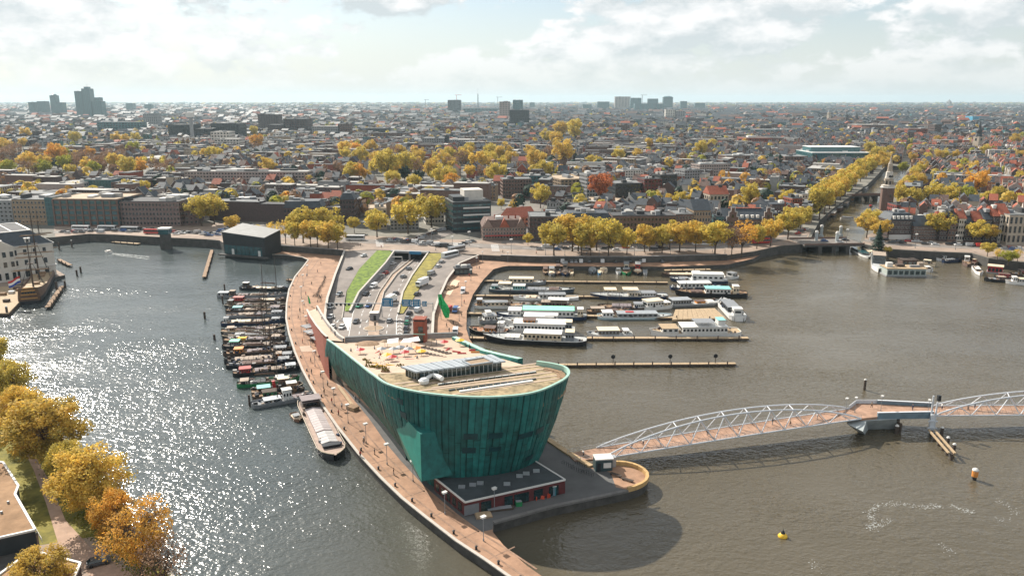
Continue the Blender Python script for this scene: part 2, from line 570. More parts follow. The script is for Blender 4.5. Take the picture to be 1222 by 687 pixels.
# kerb stone along the water side of the promenade
mb = MB()
e = [G3(x, y, ZQ) for x, y in PROM_OUT[1:-1]]
for a, b in zip(e, e[1:]):
 mb.bar((a[0], a[1], ZQ + 0.06), (b[0], b[1], ZQ + 0.06), 0.7, 0.24)
struct('promenade_kerb', mb, KERB)
mb = MB()                                                     # edge course and cross courses in the promenade brick
e = [G3(x, y, ZQ) for x, y in PROM_OUT[4:-1]]
for a, b in zip(e, e[1:]):
 L = math.dist(a, b); nx, ny = -(b[1] - a[1]) / L, (b[0] - a[0]) / L
 for o_ in (2.2, 5.6):
  mb.bar((a[0] + nx * o_, a[1] + ny * o_, ZQ - .04), (b[0] + nx * o_, b[1] + ny * o_, ZQ - .04), .45, .12)
 for k in range(int(L / 7)):
  f = k * 7 / L; p = (a[0] + (b[0] - a[0]) * f, a[1] + (b[1] - a[1]) * f)
  mb.bar((p[0] + nx * .8, p[1] + ny * .8, ZQ - .045), (p[0] + nx * 7.4, p[1] + ny * 7.4, ZQ - .045), .3, .12)
struct('promenade_courses', mb, M('paving course', (.24, .15, .10), .9, .3, .5))
# dark paving of the platform round the museum's foot
mb = MB()
pf = [(392, 441), (420, 474), (440, 498.5), (462, 530), (478, 549), (505, 578), (545, 612), (575, 634), (588, 631)] + PLAT_E[:4] + [(749, 578), (728, 563), (716, 560), (705, 558.5), (678, 543), (648, 523), (622, 489), (598, 455)]
mb.prism(GL(pf, ZQ + 0.02), ZQ - 0.2, ZQ + 0.02, 0)
struct('platform_paving', mb, PLAT)
# raised kerb round the platform and the round head
mb = MB()
e = [G3(x, y, ZQ) for x, y in PLAT_E]
for a, b in zip(e[:3], e[1:3]):
 mb.bar((a[0], a[1], ZQ + 0.16), (b[0], b[1], ZQ + 0.16), 0.9, 0.5, 0)
struct('platform_kerb', mb, M('platform kerb', (0.15, 0.14, 0.13), 0.9, 0.2, 0.6))  # front kerb darker: the museum's shade is put into its colour
mb = MB()
for a, b in zip(e[10:14], e[11:15]):
 mb.bar((a[0], a[1], ZQ + 0.16), (b[0], b[1], ZQ + 0.16), 1.6, 0.5, 0)
struct('platform_kerb', mb, M('platform kerb tan', (0.42, 0.30, 0.17), 0.9, 0.2, 0.6))

# road tub between the quays
tub = [(411.5, 299.5), (400.5, 329), (391, 357.7), (388, 378), (389.5, 401), (389, 412), (516, 412), (516, 401), (517, 377), (523.5, 356), (533.5, 334), (547.5, 316), (570.5, 306), (571, 302), (511, 300), (450, 297)]
mb = MB()
mb.prism(GL(tub, ZR), -1.5, ZR, 0)
struct('road', mb, ROAD)
def ribbon(name, A, B, mats, lift=0.02, n=1, kind='structure'):
 """sheet between two pixel polylines with heights (px, py, z)"""
 mb = MB()
 a = [G3(x, y, z) for x, y, z in A]
 b = [G3(x, y, z) for x, y, z in B]
 a = [(p[0], p[1], p[2] + lift) for p in a]
 b = [(p[0], p[1], p[2] + lift) for p in b]
 mb.strip(b, a)
 return mb.build(name, mats, kind=kind)
def zr(*t):
 return t
ribbon('slip_road', [(412, 300, 5), (400.8, 329, 3.0), (391.3, 357.7, 1.2), (388.5, 378, .52)], [(450, 298.6, 5), (428.5, 321, 3.4), (413.5, 347.5, 1.5), (409, 374, .52)], ROAD, 0.03)
ribbon('slip_road', [(531, 301.7, 5), (512.7, 325, 3.2), (494, 355.6, 1.3), (481, 377, .52)], [(570, 305.5, 5), (547, 315.5, 3.9), (523.8, 355.6, 1.3), (517, 377, .52)], ROAD, 0.03)
ribbon('grass_bank', [(450, 298.7, 5), (428.6, 321, 3.6), (414, 347.5, 1.9), (411.5, 371, .75)], [(470, 299.8, 5), (459.7, 313.8, 4.0), (427, 349.5, 1.7), (416.5, 371, .75)], GRASS, 0.08)
ribbon('grass_bank', [(511, 302.5, 5), (492, 329, 3.0), (481, 349, 1.6), (475.5, 374, .75)], [(530.5, 302, 5), (512, 325, 3.4), (493.5, 355.6, 1.5), (481, 374, .75)], DRYGRASS, 0.08)
# retaining walls of the two slopes and of the quays beside the road
def wallrun(name, pts, w, h, mat, label, group=None, z=None):
 t = thing(name, label, 'wall', (*G(*pts[0][:2], pts[0][2]), 0), 0, group)
 mb = MB()
 for a, b in zip(pts, pts[1:]):
  p, q = G3(*a), G3(*b)
  dx, dy = q[0] - p[0], q[1] - p[1]
  L = math.hypot(dx, dy)
  nx, ny = -dy / L * w / 2, dx / L * w / 2
  c = [(p[0] + nx, p[1] + ny), (p[0] - nx, p[1] - ny), (q[0] - nx, q[1] - ny), (q[0] + nx, q[1] + ny)]
  lo = [(x, y, -0.8) for x, y in c]
  hi = [(*c[0], p[2] + h), (*c[1], p[2] + h), (*c[2], q[2] + h), (*c[3], q[2] + h)]
  mb.mesh(lo + hi, [(0, 1, 5, 4), (1, 2, 6, 5), (2, 3, 7, 6), (3, 0, 4, 7), (4, 5, 6, 7)])
 mb.build('wall', mat, t, world=True)
 mc = MB()
 for a, b in zip(pts, pts[1:]):
  p, q = G3(*a), G3(*b)
  mc.bar((p[0], p[1], p[2] + h + .12), (q[0], q[1], q[2] + h + .12), w + .25, .22)
 mc.build('coping', KERB if mat is not QWALL else GREYW, t, world=True)
 return t
wallrun('retaining_wall', [(470.5, 300, 5), (460.5, 314, 4), (428, 350, 1.8), (417.5, 372, .8)], .6, .5, GREYW, 'low grey retaining wall edging the green grass slope by the tunnel lanes')
wallrun('retaining_wall', [(510.5, 302.5, 5), (491.5, 329, 3), (480.5, 349, 1.6), (475, 374, .8)], .6, .3, GREYW, 'low grey retaining wall under the dry yellow grass slope')
wallrun('retaining_wall', [(411.5, 300.5, 5), (400.2, 329, 3.4), (390.7, 357.7, 3), (387.8, 378, 3), (389, 401, 3)], .8, .9, DARKW, 'dark curved wall between the brick promenade and the left slip road')
wallrun('retaining_wall', [(571, 305.8, 5), (547.8, 315.8, 4.2), (534, 334, 3), (524, 356, 3), (517.2, 377, 3), (516, 400, 3)], .8, .7, BRICK, 'curved brown wall between the right slip road and the marina quay')
wallrun('quay_wall', [(318, 292.5, 5), (360, 296, 5), (401, 299, 5), (411, 300, 5)], .7, .6, QWALL, 'dark quay wall under the trees above the wide promenade')
wallrun('quay_wall', [(597.5, 305.6, 5), (640, 307.2, 5), (760, 307.5, 5), (867.5, 304.8, 5)], .7, .6, QWALL, 'long dark wall behind the cars parked on the marina quay')
# median strip with kerb, and the island in the tunnel mouth
ribbon('median_strip', [(490, 310, .5), (468, 328, .5), (453, 349.5, .5), (441, 380, .5), (439, 400, .5)], [(493.5, 310, .5), (473, 328, .5), (457.5, 349.5, .5), (451, 380, .5), (453, 400, .5)], M('median paving', (0.36, 0.26, 0.19), .9, .2, .4), 0.16)
def barrier(pts, label, h=.75, w=.35, mat=KERB):
 t = thing('road_barrier', label, 'barrier', (*G(*pts[0], .5), .5))
 e = [G3(x, y, .5) for x, y in pts]
 for a, b in zip(e, e[1:]):
  n = max(1, int(math.dist(a, b) / 6))
  for k in range(n):
   p, q = Vector(a).lerp(Vector(b), k / n), Vector(a).lerp(Vector(b), (k + .96) / n)
   mb = MB(); mb.bar((p.x, p.y, .5 + h / 2), (q.x, q.y, .5 + h / 2), w, h); mb.build('barrier_block', mat, t, world=True)
barrier([(489.5, 310.5), (467.5, 328), (452.5, 349.5), (440.5, 378)], 'pale concrete barrier on the left side of the brown median strip')
barrier([(494, 310.5), (473.5, 328), (458, 349.5), (451.5, 378)], 'pale concrete barrier on the right side of the brown median strip')
barrier([(413, 348), (409.3, 374), (408, 381)], 'short kerb barrier at the foot of the green grass slope', .5)
mb = MB()
def line_strip(pts, w, z=0.55, dash=None):
 e = [G3(x, y, z) for x, y in pts]
 acc = 0
 for a, b in zip(e, e[1:]):
  L = math.dist(a, b)
  dx, dy = (b[0] - a[0]) / L, (b[1] - a[1]) / L
  nx, ny = -dy * w / 2, dx * w / 2
  s = 0
  step = dash or L
  while s < L - .1:
   f = min(L, s + (step * .42 if dash else L))
   p, q = (a[0] + dx * s, a[1] + dy * s), (a[0] + dx * f, a[1] + dy * f)
   mb.face([(p[0] - nx, p[1] - ny, z), (q[0] - nx, q[1] - ny, z), (q[0] + nx, q[1] + ny, z), (p[0] + nx, p[1] + ny, z)])
   s += step
LM = [(482, 311), (456, 330), (441, 352), (432, 374), (428, 402)]
line_strip(LM, .22, .545, 9)
line_strip([(472, 311), (446, 330), (430, 352), (421, 374), (416, 402)], .22, .545)
line_strip([(499, 312), (481, 334), (471, 356), (463, 380), (461, 402)], .22, .545, 9)
line_strip([(505, 312), (489, 335), (478, 360), (473, 380), (473, 402)], .25, .545)
line_strip([(456, 349), (446, 376), (438, 402)], .2, .545)
line_strip([(399, 366), (399, 402)], .22, .56, 7)
line_strip([(545, 320), (524, 340), (512, 360), (505, 377), (501, 402)], .3, .57 + 0, None)
a, b, c = (408, 379), (420, 379), (415.5, 395)
mb.face([G3(*b, .545), G3(*a, .545), G3(*c, .545)])
for k in range(5):
 y = 380 + k * 4.2
 mb.bar(G3(474, y + 1.6, .56), G3(477, y, .56), .35, .02)
 mb.bar(G3(480, y + 1.6, .56), G3(477, y, .56), .35, .02)
for x in (403, 422, 438, 445, 465, 486, 508):
 p = G3(x, 383, .545)
 mb.box((p[0], p[1], .53), (.5, 3.2, .02))
mb.build('road_markings', LINE, kind='structure')

# front street: pale paving with a darker carriageway
def px_sheet(name, pts, z, mat, lift, th=0.3):
 mb = MB()
 mb.prism(GL(pts, z + lift), z + lift - th, z + lift, 0)
 return struct(name, mb, mat)
px_sheet('pavement', [(66, 282.6), (107, 278.7), (139, 279.7), (191, 282.7), (244, 285), (262, 286.6), (268, 290.6), (317, 291.6), (360, 295), (401, 298), (411, 299.2), (450, 298), (470, 298.6), (511, 301), (531, 301.5), (570, 303.5),
                      (597, 305), (640, 306.6), (760, 306.9), (868, 304.1), (900, 299.6), (930, 293.1), (956, 291.2), (963, 286), (968, 275), (940, 279), (900, 288), (840, 292), (760, 293), (660, 291), (610, 288), (560, 286), (520, 285), (480, 283),
                      (430, 281), (380, 277), (330, 273), (300, 268), (260, 266), (200, 266), (130, 268), (64, 270)], ZC, PAVE, 0.10)
px_sheet('carriageway', [(64, 279), (107, 275.5), (139, 276), (191, 278), (244, 280), (300, 281), (360, 285), (430, 290), (480, 292), (540, 294), (600, 297), (660, 299), (760, 300), (840, 298.5), (900, 293), (940, 286), (962, 284),
                         (964, 280), (930, 283), (890, 289), (840, 294.5), (760, 296), (660, 295), (600, 292), (540, 289), (480, 287), (430, 285), (360, 280), (300, 276), (244, 275.5), (191, 273.5), (139, 272), (107, 272), (64, 275)], ZC, STREET, 0.13)
px_sheet('pavement', [(1029, 290), (1060, 296.4), (1110, 299.4), (1160, 301.4), (1180, 307), (1222, 312), (1330, 320), (1340, 303), (1222, 292), (1150, 287), (1090, 284), (1040, 278), (1034, 281)], ZC, PAVE, 0.10)
px_sheet('carriageway', [(1030, 288), (1062, 292.5), (1110, 295), (1170, 297), (1222, 300), (1330, 309), (1330, 304.5), (1222, 296), (1170, 293), (1110, 291.5), (1062, 289), (1032, 285)], ZC, STREET, 0.13)
mb = MB()
line_strip([(66, 277), (139, 274.2), (191, 275.8), (244, 277.8), (300, 278.6), (360, 282.6), (430, 287.5), (480, 289.6), (540, 291.6), (600, 294.5), (660, 297), (760, 298), (840, 296.5), (890, 291), (930, 285.5)], .3, ZC + .145, 12)
line_strip([(1032, 286.5), (1062, 290.7), (1110, 293.2), (1170, 295), (1222, 298)], .3, ZC + .145, 12)
for x in (452, 545, 590):
 for k in range(9):
  p = G3(x + k * .2, 286.4 + k * .95 + (x - 452) * .04, ZC)
  mb.box((p[0], p[1], ZC + .14), (4.5, .7, .012))
mb.build('street_markings', LINE, kind='structure')
# roads running back into the city
px_sheet('carriageway', [(498, 286), (520, 287), (556, 272), (596, 255), (628, 243), (620, 241), (584, 254), (540, 270)], ZC, STREET, 0.16)
px_sheet('carriageway', [(286, 272), (300, 274), (338, 262), (372, 252), (366, 250), (330, 259)], ZC, STREET, 0.16)
px_sheet('carriageway', [(598, 290), (622, 290), (640, 262), (652, 240), (642, 240), (618, 262)], ZC, STREET, 0.16)
wallrun('tunnel_wall', [(497, 285, 5), (541, 269.5, 5), (560, 262, 5)], 1.0, 1.6, BRICK, 'brown wall beside the road sloping up from the junction')
# portal under the street
t = thing('tunnel_portal', 'dark tunnel entrance under the street at the end of the lanes', 'tunnel', (*G(491, 309, ZR), ZR))
mb = MB()
A, B = G(468.5, 309.5, ZR), G(509.5, 311, ZR)
dx, dy = B[0] - A[0], B[1] - A[1]
L = math.hypot(dx, dy)
rz = math.atan2(dy, dx)
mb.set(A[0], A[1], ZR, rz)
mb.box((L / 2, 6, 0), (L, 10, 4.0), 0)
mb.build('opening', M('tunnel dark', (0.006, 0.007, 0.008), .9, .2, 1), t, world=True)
mb = MB(A[0], A[1], ZR, rz)
mb.box((L / 2, 1.2, 4.02), (L + 2, 3.2, 1.1))
mb.build('lintel', GREYW, t, world=True)
for f in (0, .5, 1):
 mb = MB(A[0], A[1], ZR, rz)
 mb.box((L * f, .7, 0), (.9, 2.2, 4.0))
 mb.build('pillar', GREYW, t, world=True)
mb = MB(A[0], A[1], ZR, rz)
mb.box((L * .68, -.8, 3.6), (7, .25, 1.7))
mb.build('sign', BLUEP, t, world=True)

# left bank with grass, path
LB = [(-140, 330), (-40, 380), (0, 425), (18, 452), (60, 500), (100, 560), (150, 622), (190, 668), (215, 700), (260, 790), (-400, 790), (-400, 330)]
mb = MB()
mb.prism(GL(LB, 2.0), -1, 2.0, 1, 0)
struct('bank', mb, [M('bank grass', (0.09, 0.10, 0.015), .95, .4, .25, detail=10, hue=(0.20, 0.17, 0.035)), QWALL])
mb = MB()
e = [G3(x, y, 2.0) for x, y in LB[2:10]]
for a, b in zip(e, e[1:]):
 mb.bar((a[0], a[1], 2.05), (b[0], b[1], 2.05), .8, .4)
struct('bank_kerb', mb, KERB)
ribbon('path', [(-30, 470, 2), (10, 500, 2), (40, 560, 2), (55, 600, 2), (70, 650, 2), (120, 700, 2)], [(0, 470, 2), (30, 520, 2), (62, 580, 2), (78, 620, 2), (110, 655, 2), (190, 700, 2)], M('bank path', (0.38, 0.26, 0.19), .95, .25, .3, detail=9), 0.03)
px_sheet('yard', [(48, 650), (110, 640), (200, 700), (240, 790), (-60, 790), (-60, 660)], 2.0, M('yard paving', (0.30, 0.23, 0.18), .95, .2, .3, detail=8), 0.02)

# ------------------------------------------------------------------ the ship-shaped copper museum
def cr(pts, n):
 """catmull-rom through points, n samples per span"""
 out = []
 P_ = [pts[0]] + pts + [pts[-1]]
 for i in range(1, len(P_) - 2):
  for k in range(n):
   t = k / n
   out.append(tuple(0.5 * ((2 * b) + (c - a) * t + (2 * a - 5 * b + 4 * c - d) * t * t + (-a + 3 * b - 3 * c + d) * t ** 3)
                             for a, b, c, d in zip(P_[i - 1], P_[i], P_[i + 1], P_[i + 2])))
 out.append(pts[-1])
 return out
M('oxidised copper dark', (.006, .045, .05), .35, .3, .6)
RIM = [G3(*p) for p in [(390, 405, 16), (398, 410.5, 17), (411, 420.5, 18.6), (428, 434, 21), (446, 448, 24), (466, 460, 25), (510, 469.5, 25.8), (574, 474, 26), (632, 469.5, 26), (666, 457, 26), (679, 447, 26),
      (676, 438.6, 26), (661, 434, 26), (641, 431, 25.8)]]
BASE = [G3(*p) for p in [(392, 441, 2.2), (401, 452, 2.2), (418, 472, 2.2), (438, 496.5, 2.2), (457, 521, 2.2), (478, 547, 2.2)]]
BASE = [(p[0] + k, p[1], p[2]) for p, k in zip(BASE, (0, .8, 1.8, 2.4, 2.4, 2.0))]
BASE += [(*G(*p), 2.2) for p in [(517, 567, 5), (566, 569, 5), (610, 562, 5), (634, 551, 5)]]
BASE += [(RIM[10][0] - 8.0, RIM[10][1] + 0.5, 2.2), (RIM[11][0] - 8.2, RIM[11][1] - .5, 2.2), (RIM[12][0] - 8, RIM[12][1] - 1, 2.2), (RIM[13][0] - 7.5, RIM[13][1] - 1, 2.2)]
NS = 24
RS, BS = cr(RIM, NS), cr(BASE, NS)
cx0, cy0 = -14, 205
def hull(u, v, out=0.0):
 """u in samples, v 0 base..1 rim"""
 i = min(int(u), len(RS) - 2)
 f = u - i
 r = [a + (b - a) * f for a, b in zip(RS[i], RS[i + 1])]
 b_ = [a + (b - a) * f for a, b in zip(BS[i], BS[i + 1])]
 tx, ty = RS[i + 1][0] - RS[i][0], RS[i + 1][1] - RS[i][1]
 L = math.hypot(tx, ty) or 1
 nx, ny = ty / L, -tx / L
 bulge = 0.9 * math.sin(math.pi * v) + out
 return (b_[0] + (r[0] - b_[0]) * v + nx * bulge, b_[1] + (r[1] - b_[1]) * v + ny * bulge, b_[2] + (r[2] - b_[2]) * v)
MUS = thing('science_museum', 'huge green copper museum shaped like a ship bow at the end of the pier', 'museum', (-14, 200, ZQ))
NU = len(RS) - 1
# arc-length spaced bays
arc = [0]
for a, b in zip(RS, RS[1:]):
 arc.append(arc[-1] + math.dist(a[:2], b[:2]))
def uat(s):
 for i in range(len(arc) - 1):
  if arc[i + 1] >= s:
   return i + (s - arc[i]) / (arc[i + 1] - arc[i])
 return len(arc) - 1.001
NB = int(arc[-1] / 1.55)
VS = [0, .2, .4, .6, .8, 1.0]
mb = MB()
nn = 90
for i in range(nn):
 u0, u1 = NU * i / nn, min(NU * (i + 1) / nn, NU - .001)
 for v0, v1 in zip(VS, VS[1:]):
  mb.face([hull(u0, v0, -.22), hull(u1, v0, -.22), hull(u1, v1, -.22), hull(u0, v1, -.22)])
mb.build('hull', COPDARK, MUS, world=True)
for k in range(NB):
 s0, s1 = arc[-1] * k / NB, arc[-1] * (k + 1) / NB
 gap = .34 if k % 4 == 3 else .12
 u0, u1 = uat(s0 + .02), uat(s1 - gap)
 um = (u0 + u1) / 2
 cut = .36 + .28 * ((k * 37) % 10) / 10
 for VV in ([0, cut * .33, cut * .66, cut - .003], [cut + .003, cut + (1 - cut) * .5, 1.0]):
  mb = MB()
  for v0, v1 in zip(VV, VV[1:]):
   mb.face([hull(u0, v0), hull(um, v0, .06), hull(um, v1, .06), hull(u0, v1)])
   mb.face([hull(um, v0, .06), hull(u1, v0), hull(u1, v1), hull(um, v1, .06)])
   mb.face([hull(u1, v0), hull(u1, v0, -.2), hull(u1, v1, -.2), hull(u1, v1)])
   mb.face([hull(u0, v0, -.2), hull(u0, v0), hull(u0, v1), hull(u0, v1, -.2)])
  mb.build('copper_panel', COPPER, MUS, world=True)
# rim
mb = MB()
for i in range(nn):
 u0, u1 = NU * i / nn, min(NU * (i + 1) / nn, NU - .001)
 a, b = hull(u0, 1, .15), hull(u1, 1, .15)
 c, d = hull(u1, 1, -.45), hull(u0, 1, -.45)
 up = lambda p, h: (p[0], p[1], p[2] + h)
 mb.face([up(a, .2), up(b, .2), up(c, .2), up(d, .2)])
 mb.face([up(a, -.15), up(b, -.15), up(b, .2), up(a, .2)])
 mb.face([up(d, .2), up(c, .2), up(c, -1.4), up(d, -1.4)])
mb.build('rim', RIMC, MUS, world=True)
# windows let into the hull
def hull_window(px, py, w, h):
 best = None
 for i in range(0, NU * 2):
  for j in range(1, 20):
   p = hull(i / 2, j / 20)
   q = proj(*p)
   d = math.hypot(q[0] - px, q[1] - py)
   if best is None or d < best[0]:
    best = (d, i / 2, j / 20)
 _, u, v = best
 s = arc[int(u)] + (u - int(u)) * (arc[int(u) + 1] - arc[int(u)])
 u0, u1 = uat(max(0, s - w / 2)), uat(s + w / 2)
 dv = h / 24 / 2
 mb = MB()
 q0 = [hull(a, b, .16) for a, b in ((u0, v - dv), (u1, v - dv), (u1, v + dv), (u0, v + dv))]
 q1 = [hull(a, b, -.1) for a, b in ((u0, v - dv), (u1, v - dv), (u1, v + dv), (u0, v + dv))]
 mb.mesh(q1 + q0, [(4, 5, 6, 7), (0, 1, 5, 4), (1, 2, 6, 5), (2, 3, 7, 6), (3, 0, 4, 7)])
 mb.build('window', MATS['oxidised copper dark'], MUS, world=True)
for w in ((478, 478.5, 2.2, 1.6), (481.5, 494, 2.2, 1.8), (562, 521, 3.4, 1.4), (591, 521.5, 3.4, 1.4), (628, 520, 4, 1.4), (560, 536, 3.4, 1.4), (590, 537, 3, 1.2), (623, 535, 3, 1.3), (644, 513, 3, 1.4), (632, 547, 3, 1.2), (458, 489, .8, 6), (449, 470, .7, 5), (430, 470, .7, 4)):
 hull_window(*w)
# dark glazed foot under the left flank
mb = MB()
e = [BASE[i] for i in range(6)]
for a, b in zip(e, e[1:]):
 mb.bar((a[0] - .2, a[1] - .6, ZQ + 1.3), (b[0] - .2, b[1] - .6, ZQ + 1.3), .8, 2.5)
mb.build('plinth', HULLG, MUS, world=True)
# back-right wing wall of the terrace
RW = [G3(*p) for p in [(544.7, 401, 16), (562, 409, 17.3), (580, 417, 19), (603, 422.5, 20.6), (624, 427, 22.3)]]
mb = MB()
for a, b in zip(RW, RW[1:]):
 n_ = (.9, .5)
 lo = [(a[0], a[1], ZQ), (b[0], b[1], ZQ), (b[0] - 1.4, b[1] - .7, ZQ), (a[0] - 1.4, a[1] - .7, ZQ)]
 hi = [(a[0], a[1], a[2]), (b[0], b[1], b[2]), (b[0] - 1.4, b[1] - .7, b[2]), (a[0] - 1.4, a[1] - .7, a[2])]
 mb.mesh(lo + hi, [(1, 0, 4, 5), (0, 3, 7, 4), (1, 5, 6, 2), (2, 6, 7, 3)], 0)
 mb.mesh(hi, [(0, 3, 2, 1)], 1)
mb.build('wing_wall', [COPPER, RIMC], MUS, world=True)
# terrace deck, rising towards the bow
TL = [(RIM[i][0] + 1.0, RIM[i][1] + .3, RIM[i][2] - 1.0) for i in range(5)]
TR = [(p[0] - 1.2, p[1] - .6, p[2] - 1.0) for p in RW] + []
TR[-1] = (RIM[13][0] - .8, RIM[13][1] - .6, RIM[13][2] - 1.6)
TR = [TR[0], TR[1], TR[2], TR[3], TR[4]]
mb = MB()
mb.strip(TL, TR)
tp = [TL[0], TR[0]]
mb.face([(TL[0][0], TL[0][1], ZR), (TR[0][0], TR[0][1], ZR), TR[0], TL[0]])
mb.build('terrace', TERR, MUS, world=True)
def tz(x, y):
 """terrace height"""
 best = None
 for i in range(len(TL) - 1):
  pass
 k = (TL[0][1] - y) / (TL[0][1] - TL[4][1])
 k = max(0, min(1, k))
 j = min(int(k * 4), 3)
 f = k * 4 - j
 zl = TL[j][2] + (TL[j + 1][2] - TL[j][2]) * f
 k2 = max(0, min(1, (TR[0][1] - y) / (TR[0][1] - TR[4][1])))
 j = min(int(k2 * 4), 3)
 f = k2 * 4 - j
 zr_ = TR[j][2] + (TR[j + 1][2] - TR[j][2]) * f
 s = max(0, min(1, (x - TL[2][0]) / (TR[2][0] - TL[2][0])))
 return zl + (zr_ - zl) * s
def T3(px, py):
 """pixel to terrace point"""
 z = 18.0
 for _ in range(12):
  x, y = G(px, py, z)
  z = z * .4 + tz(x, y) * .6
 x, y = G(px, py, z)
 return x, y, z + .02
# grass roof over the bow
ZG = 24.9
gr = [(p[0], p[1]) for p in [hull(NU * k / 60, 1, -.7) for k in range(19, 60)]]
gr = gr + [(RIM[13][0] - .7, RIM[13][1])]
mb = MB()
mb.prism(gr, 21.5, ZG, 1, 0)
mb.build('grass_roof', [SEDUM, TANW], MUS, world=True)
# skylight strips
def roof_row(a, b, n, w, z, mat, name, gap=.12):
 p, q = Vector(G3(*a, z)), Vector(G3(*b, z))
 for k in range(n):
  s, e = p.lerp(q, (k + gap / 2) / n), p.lerp(q, (k + 1 - gap / 2) / n)
  mb = MB()
  mb.bar(s, e, w, .3)
  mb.build(name, mat, MUS, world=True)
roof_row((522, 458.5), (640, 443.2), 14, .38, ZG + .15, FRAMEW, 'skylight')
roof_row((523, 459.3), (640, 443.9), 14, .38, ZG + .13, HULLG, 'skylight')
roof_row((535, 465.5), (640, 451.7), 12, .45, ZG + .15, HULLG, 'skylight')
roof_row((548, 467), (636, 454), 10, .8, ZG + .17, FRAMEW, 'skylight', .06)
for a, b in (((480, 461), (668, 437.5)), ((500, 466), (672, 447)), ((470, 458), (655, 435)), ((515, 462.5), (672, 442)), ((540, 470.5), (668, 451)), ((492, 453), (648, 432.5))):
 mb = MB()
 mb.bar(G3(*a, ZG + .04), G3(*b, ZG + .04), .7, .08)
 mb.build('roof_path', TERR, MUS, world=True)
mb = MB()                                                     # curved gravel gutter inside the bow
for i in range(46, 57):
 mb.bar(hull(NU * i / 60, 1, -2.6), hull(NU * (i + 1) / 60, 1, -2.6), .7, .2)
mb2 = MB()
mb2.v, mb2.f, mb2.m = [(x, y, ZG + .08 + (z % .01)) for x, y, z in mb.v], mb.f, mb.m
for i in range(46, 57):
 mb2.bar((*hull(NU * i / 60, 1, -1.6)[:2], ZG + .1), (*hull(NU * (i + 1) / 60, 1, -1.6)[:2], ZG + .1), 1.2, .2)
mb2.build('gutter', WOOD, MUS, world=True)
# glass pavilion on the roof
ZP = 27.4
pv = [G(*p, ZP) for p in [(478, 437), (587, 422.5), (604, 430.5), (496, 443.5)]]
mb = MB()
NP = 16
for k in range(NP):
 a0, a1 = k / NP, (k + 1) / NP - .006
 L_ = lambda p, q, t: (p[0] + (q[0] - p[0]) * t, p[1] + (q[1] - p[1]) * t)
 q_ = [L_(pv[0], pv[1], a0), L_(pv[0], pv[1], a1), L_(pv[3], pv[2], a1), L_(pv[3], pv[2], a0)]
 m1 = MB()
 m1.prism(q_, ZP - .35, ZP + (.04 if k % 2 else 0))
 m1.build('roof_panel', PAVROOF, MUS, world=True)
inner = [L_(L_(pv[i], pv[(i + 2) % 4], .06), pv[i], .2) for i in range(4)]
mb.prism(inner, 18, ZP - .4, 0)
mb.build('pavilion_glass', HULLG, MUS, world=True)
mb = MB()
for i, n_ in ((0, 14), (2, 18), (3, 5), (1, 4)):
 a, b = inner[i], inner[(i + 1) % 4]
 for k in range(n_ + 1):
  p = L_(a, b, k / n_)
  mb.box((p[0], p[1], 19), (.16, .16, ZP - 19.4))
mb.build('mullions', STEEL, MUS, world=True, kind='stuff')
cut = [G(*p, ZP + .1) for p in [(552, 431), (577, 427), (588, 432), (562, 436)]]
mb = MB()
mb.prism(cut, ZP - .2, ZP + .12, 0)
mb.build('roof_opening', TANW, MUS, world=True)
mb = MB()
for i in range(4):
 a, b = cut[i], cut[(i + 1) % 4]
 mb.bar((*a, ZP + .25), (*b, ZP + .25), .35, .3)
mb.build('opening_kerb', PAVROOF, MUS, world=True)
# plant: white duct on the grass roof
x, y = G(508, 455, ZG)
mb = MB()
mb.tube((x + 1.5, y + 2, ZG + 1.1), (x + 4, y - 1, ZG + 1.1), .6, n=10)
mb.lathe([(.1, 0), (1.2, .1), (1.3, .8), (.7, 1.3), (.05, 1.4)], 12, (x - .3, y - 1.2, ZG))
mb.tube((x - .3, y - 1.2, ZG + .7), (x + 1.5, y + 2, ZG + 1.1), .5, n=8)
mb.build('duct', WHITE, MUS, world=True)
# wedge porch pushed out of the flank
def on_hull(px, py):
 best = None
 for i in range(0, NU * 3):
  for j in range(1, 40):
   p = hull(i / 3, j / 40, .1)
   q = proj(*p)
   e = math.hypot(q[0] - px, q[1] - py)
   if best is None or e < best[0]:
    best = (e, p)
 return best[1]
A_, B_, C_, F_, K_ = (on_hull(*p) for p in ((487.5, 503), (472.7, 512), (480, 545), (519, 515), (541, 567.5)))
D = G3(503.7, 570.7, 5.6)
D = (D[0], D[1] - 1.0, 5.4)
zE = ztop(D[0], D[1], 517.7)
E_ = (D[0], D[1], zE)
def nearer(p, k):
 return (p[0] * k, p[1] * k, H + (p[2] - H) * k)
D, E_ = nearer(D, .985), nearer(E_, .996)
mb = MB()
mb.face([C_, D, E_, A_, B_])
mb.build('wedge_face', COPPER_LIT, MUS, world=True)
mb = MB()
mb.face([D, K_, F_, E_])
mb.face([E_, F_, A_])
mb.face([D, C_, K_])
mb.face([F_, (A_[0] + 4, A_[1] + 8, A_[2]), A_])
mb.face([B_, A_, (B_[0] + 5, B_[1] + 6, B_[2])])
mb.face([C_, B_, (C_[0] + 6, C_[1] + 4, C_[2])])
mb.build('wedge_side', COPPER, MUS, world=True)
# terrace back parapet
a, b = G3(411, 407, 15.4), G3(545, 401.5, 15.4)
mb = MB()
mb.bar((a[0] + 0, a[1] + .8, 15.7), (b[0], b[1] + .8, 15.7), .8, 1.6)
mb.build('parapet', GREYW, MUS, world=True)
mb = MB()
mb.bar((a[0] + 0, a[1] + .8, 16.56), (b[0], b[1] + .8, 16.56), 1.1, .15)
mb.build('coping', RFLAT, MUS, world=True)
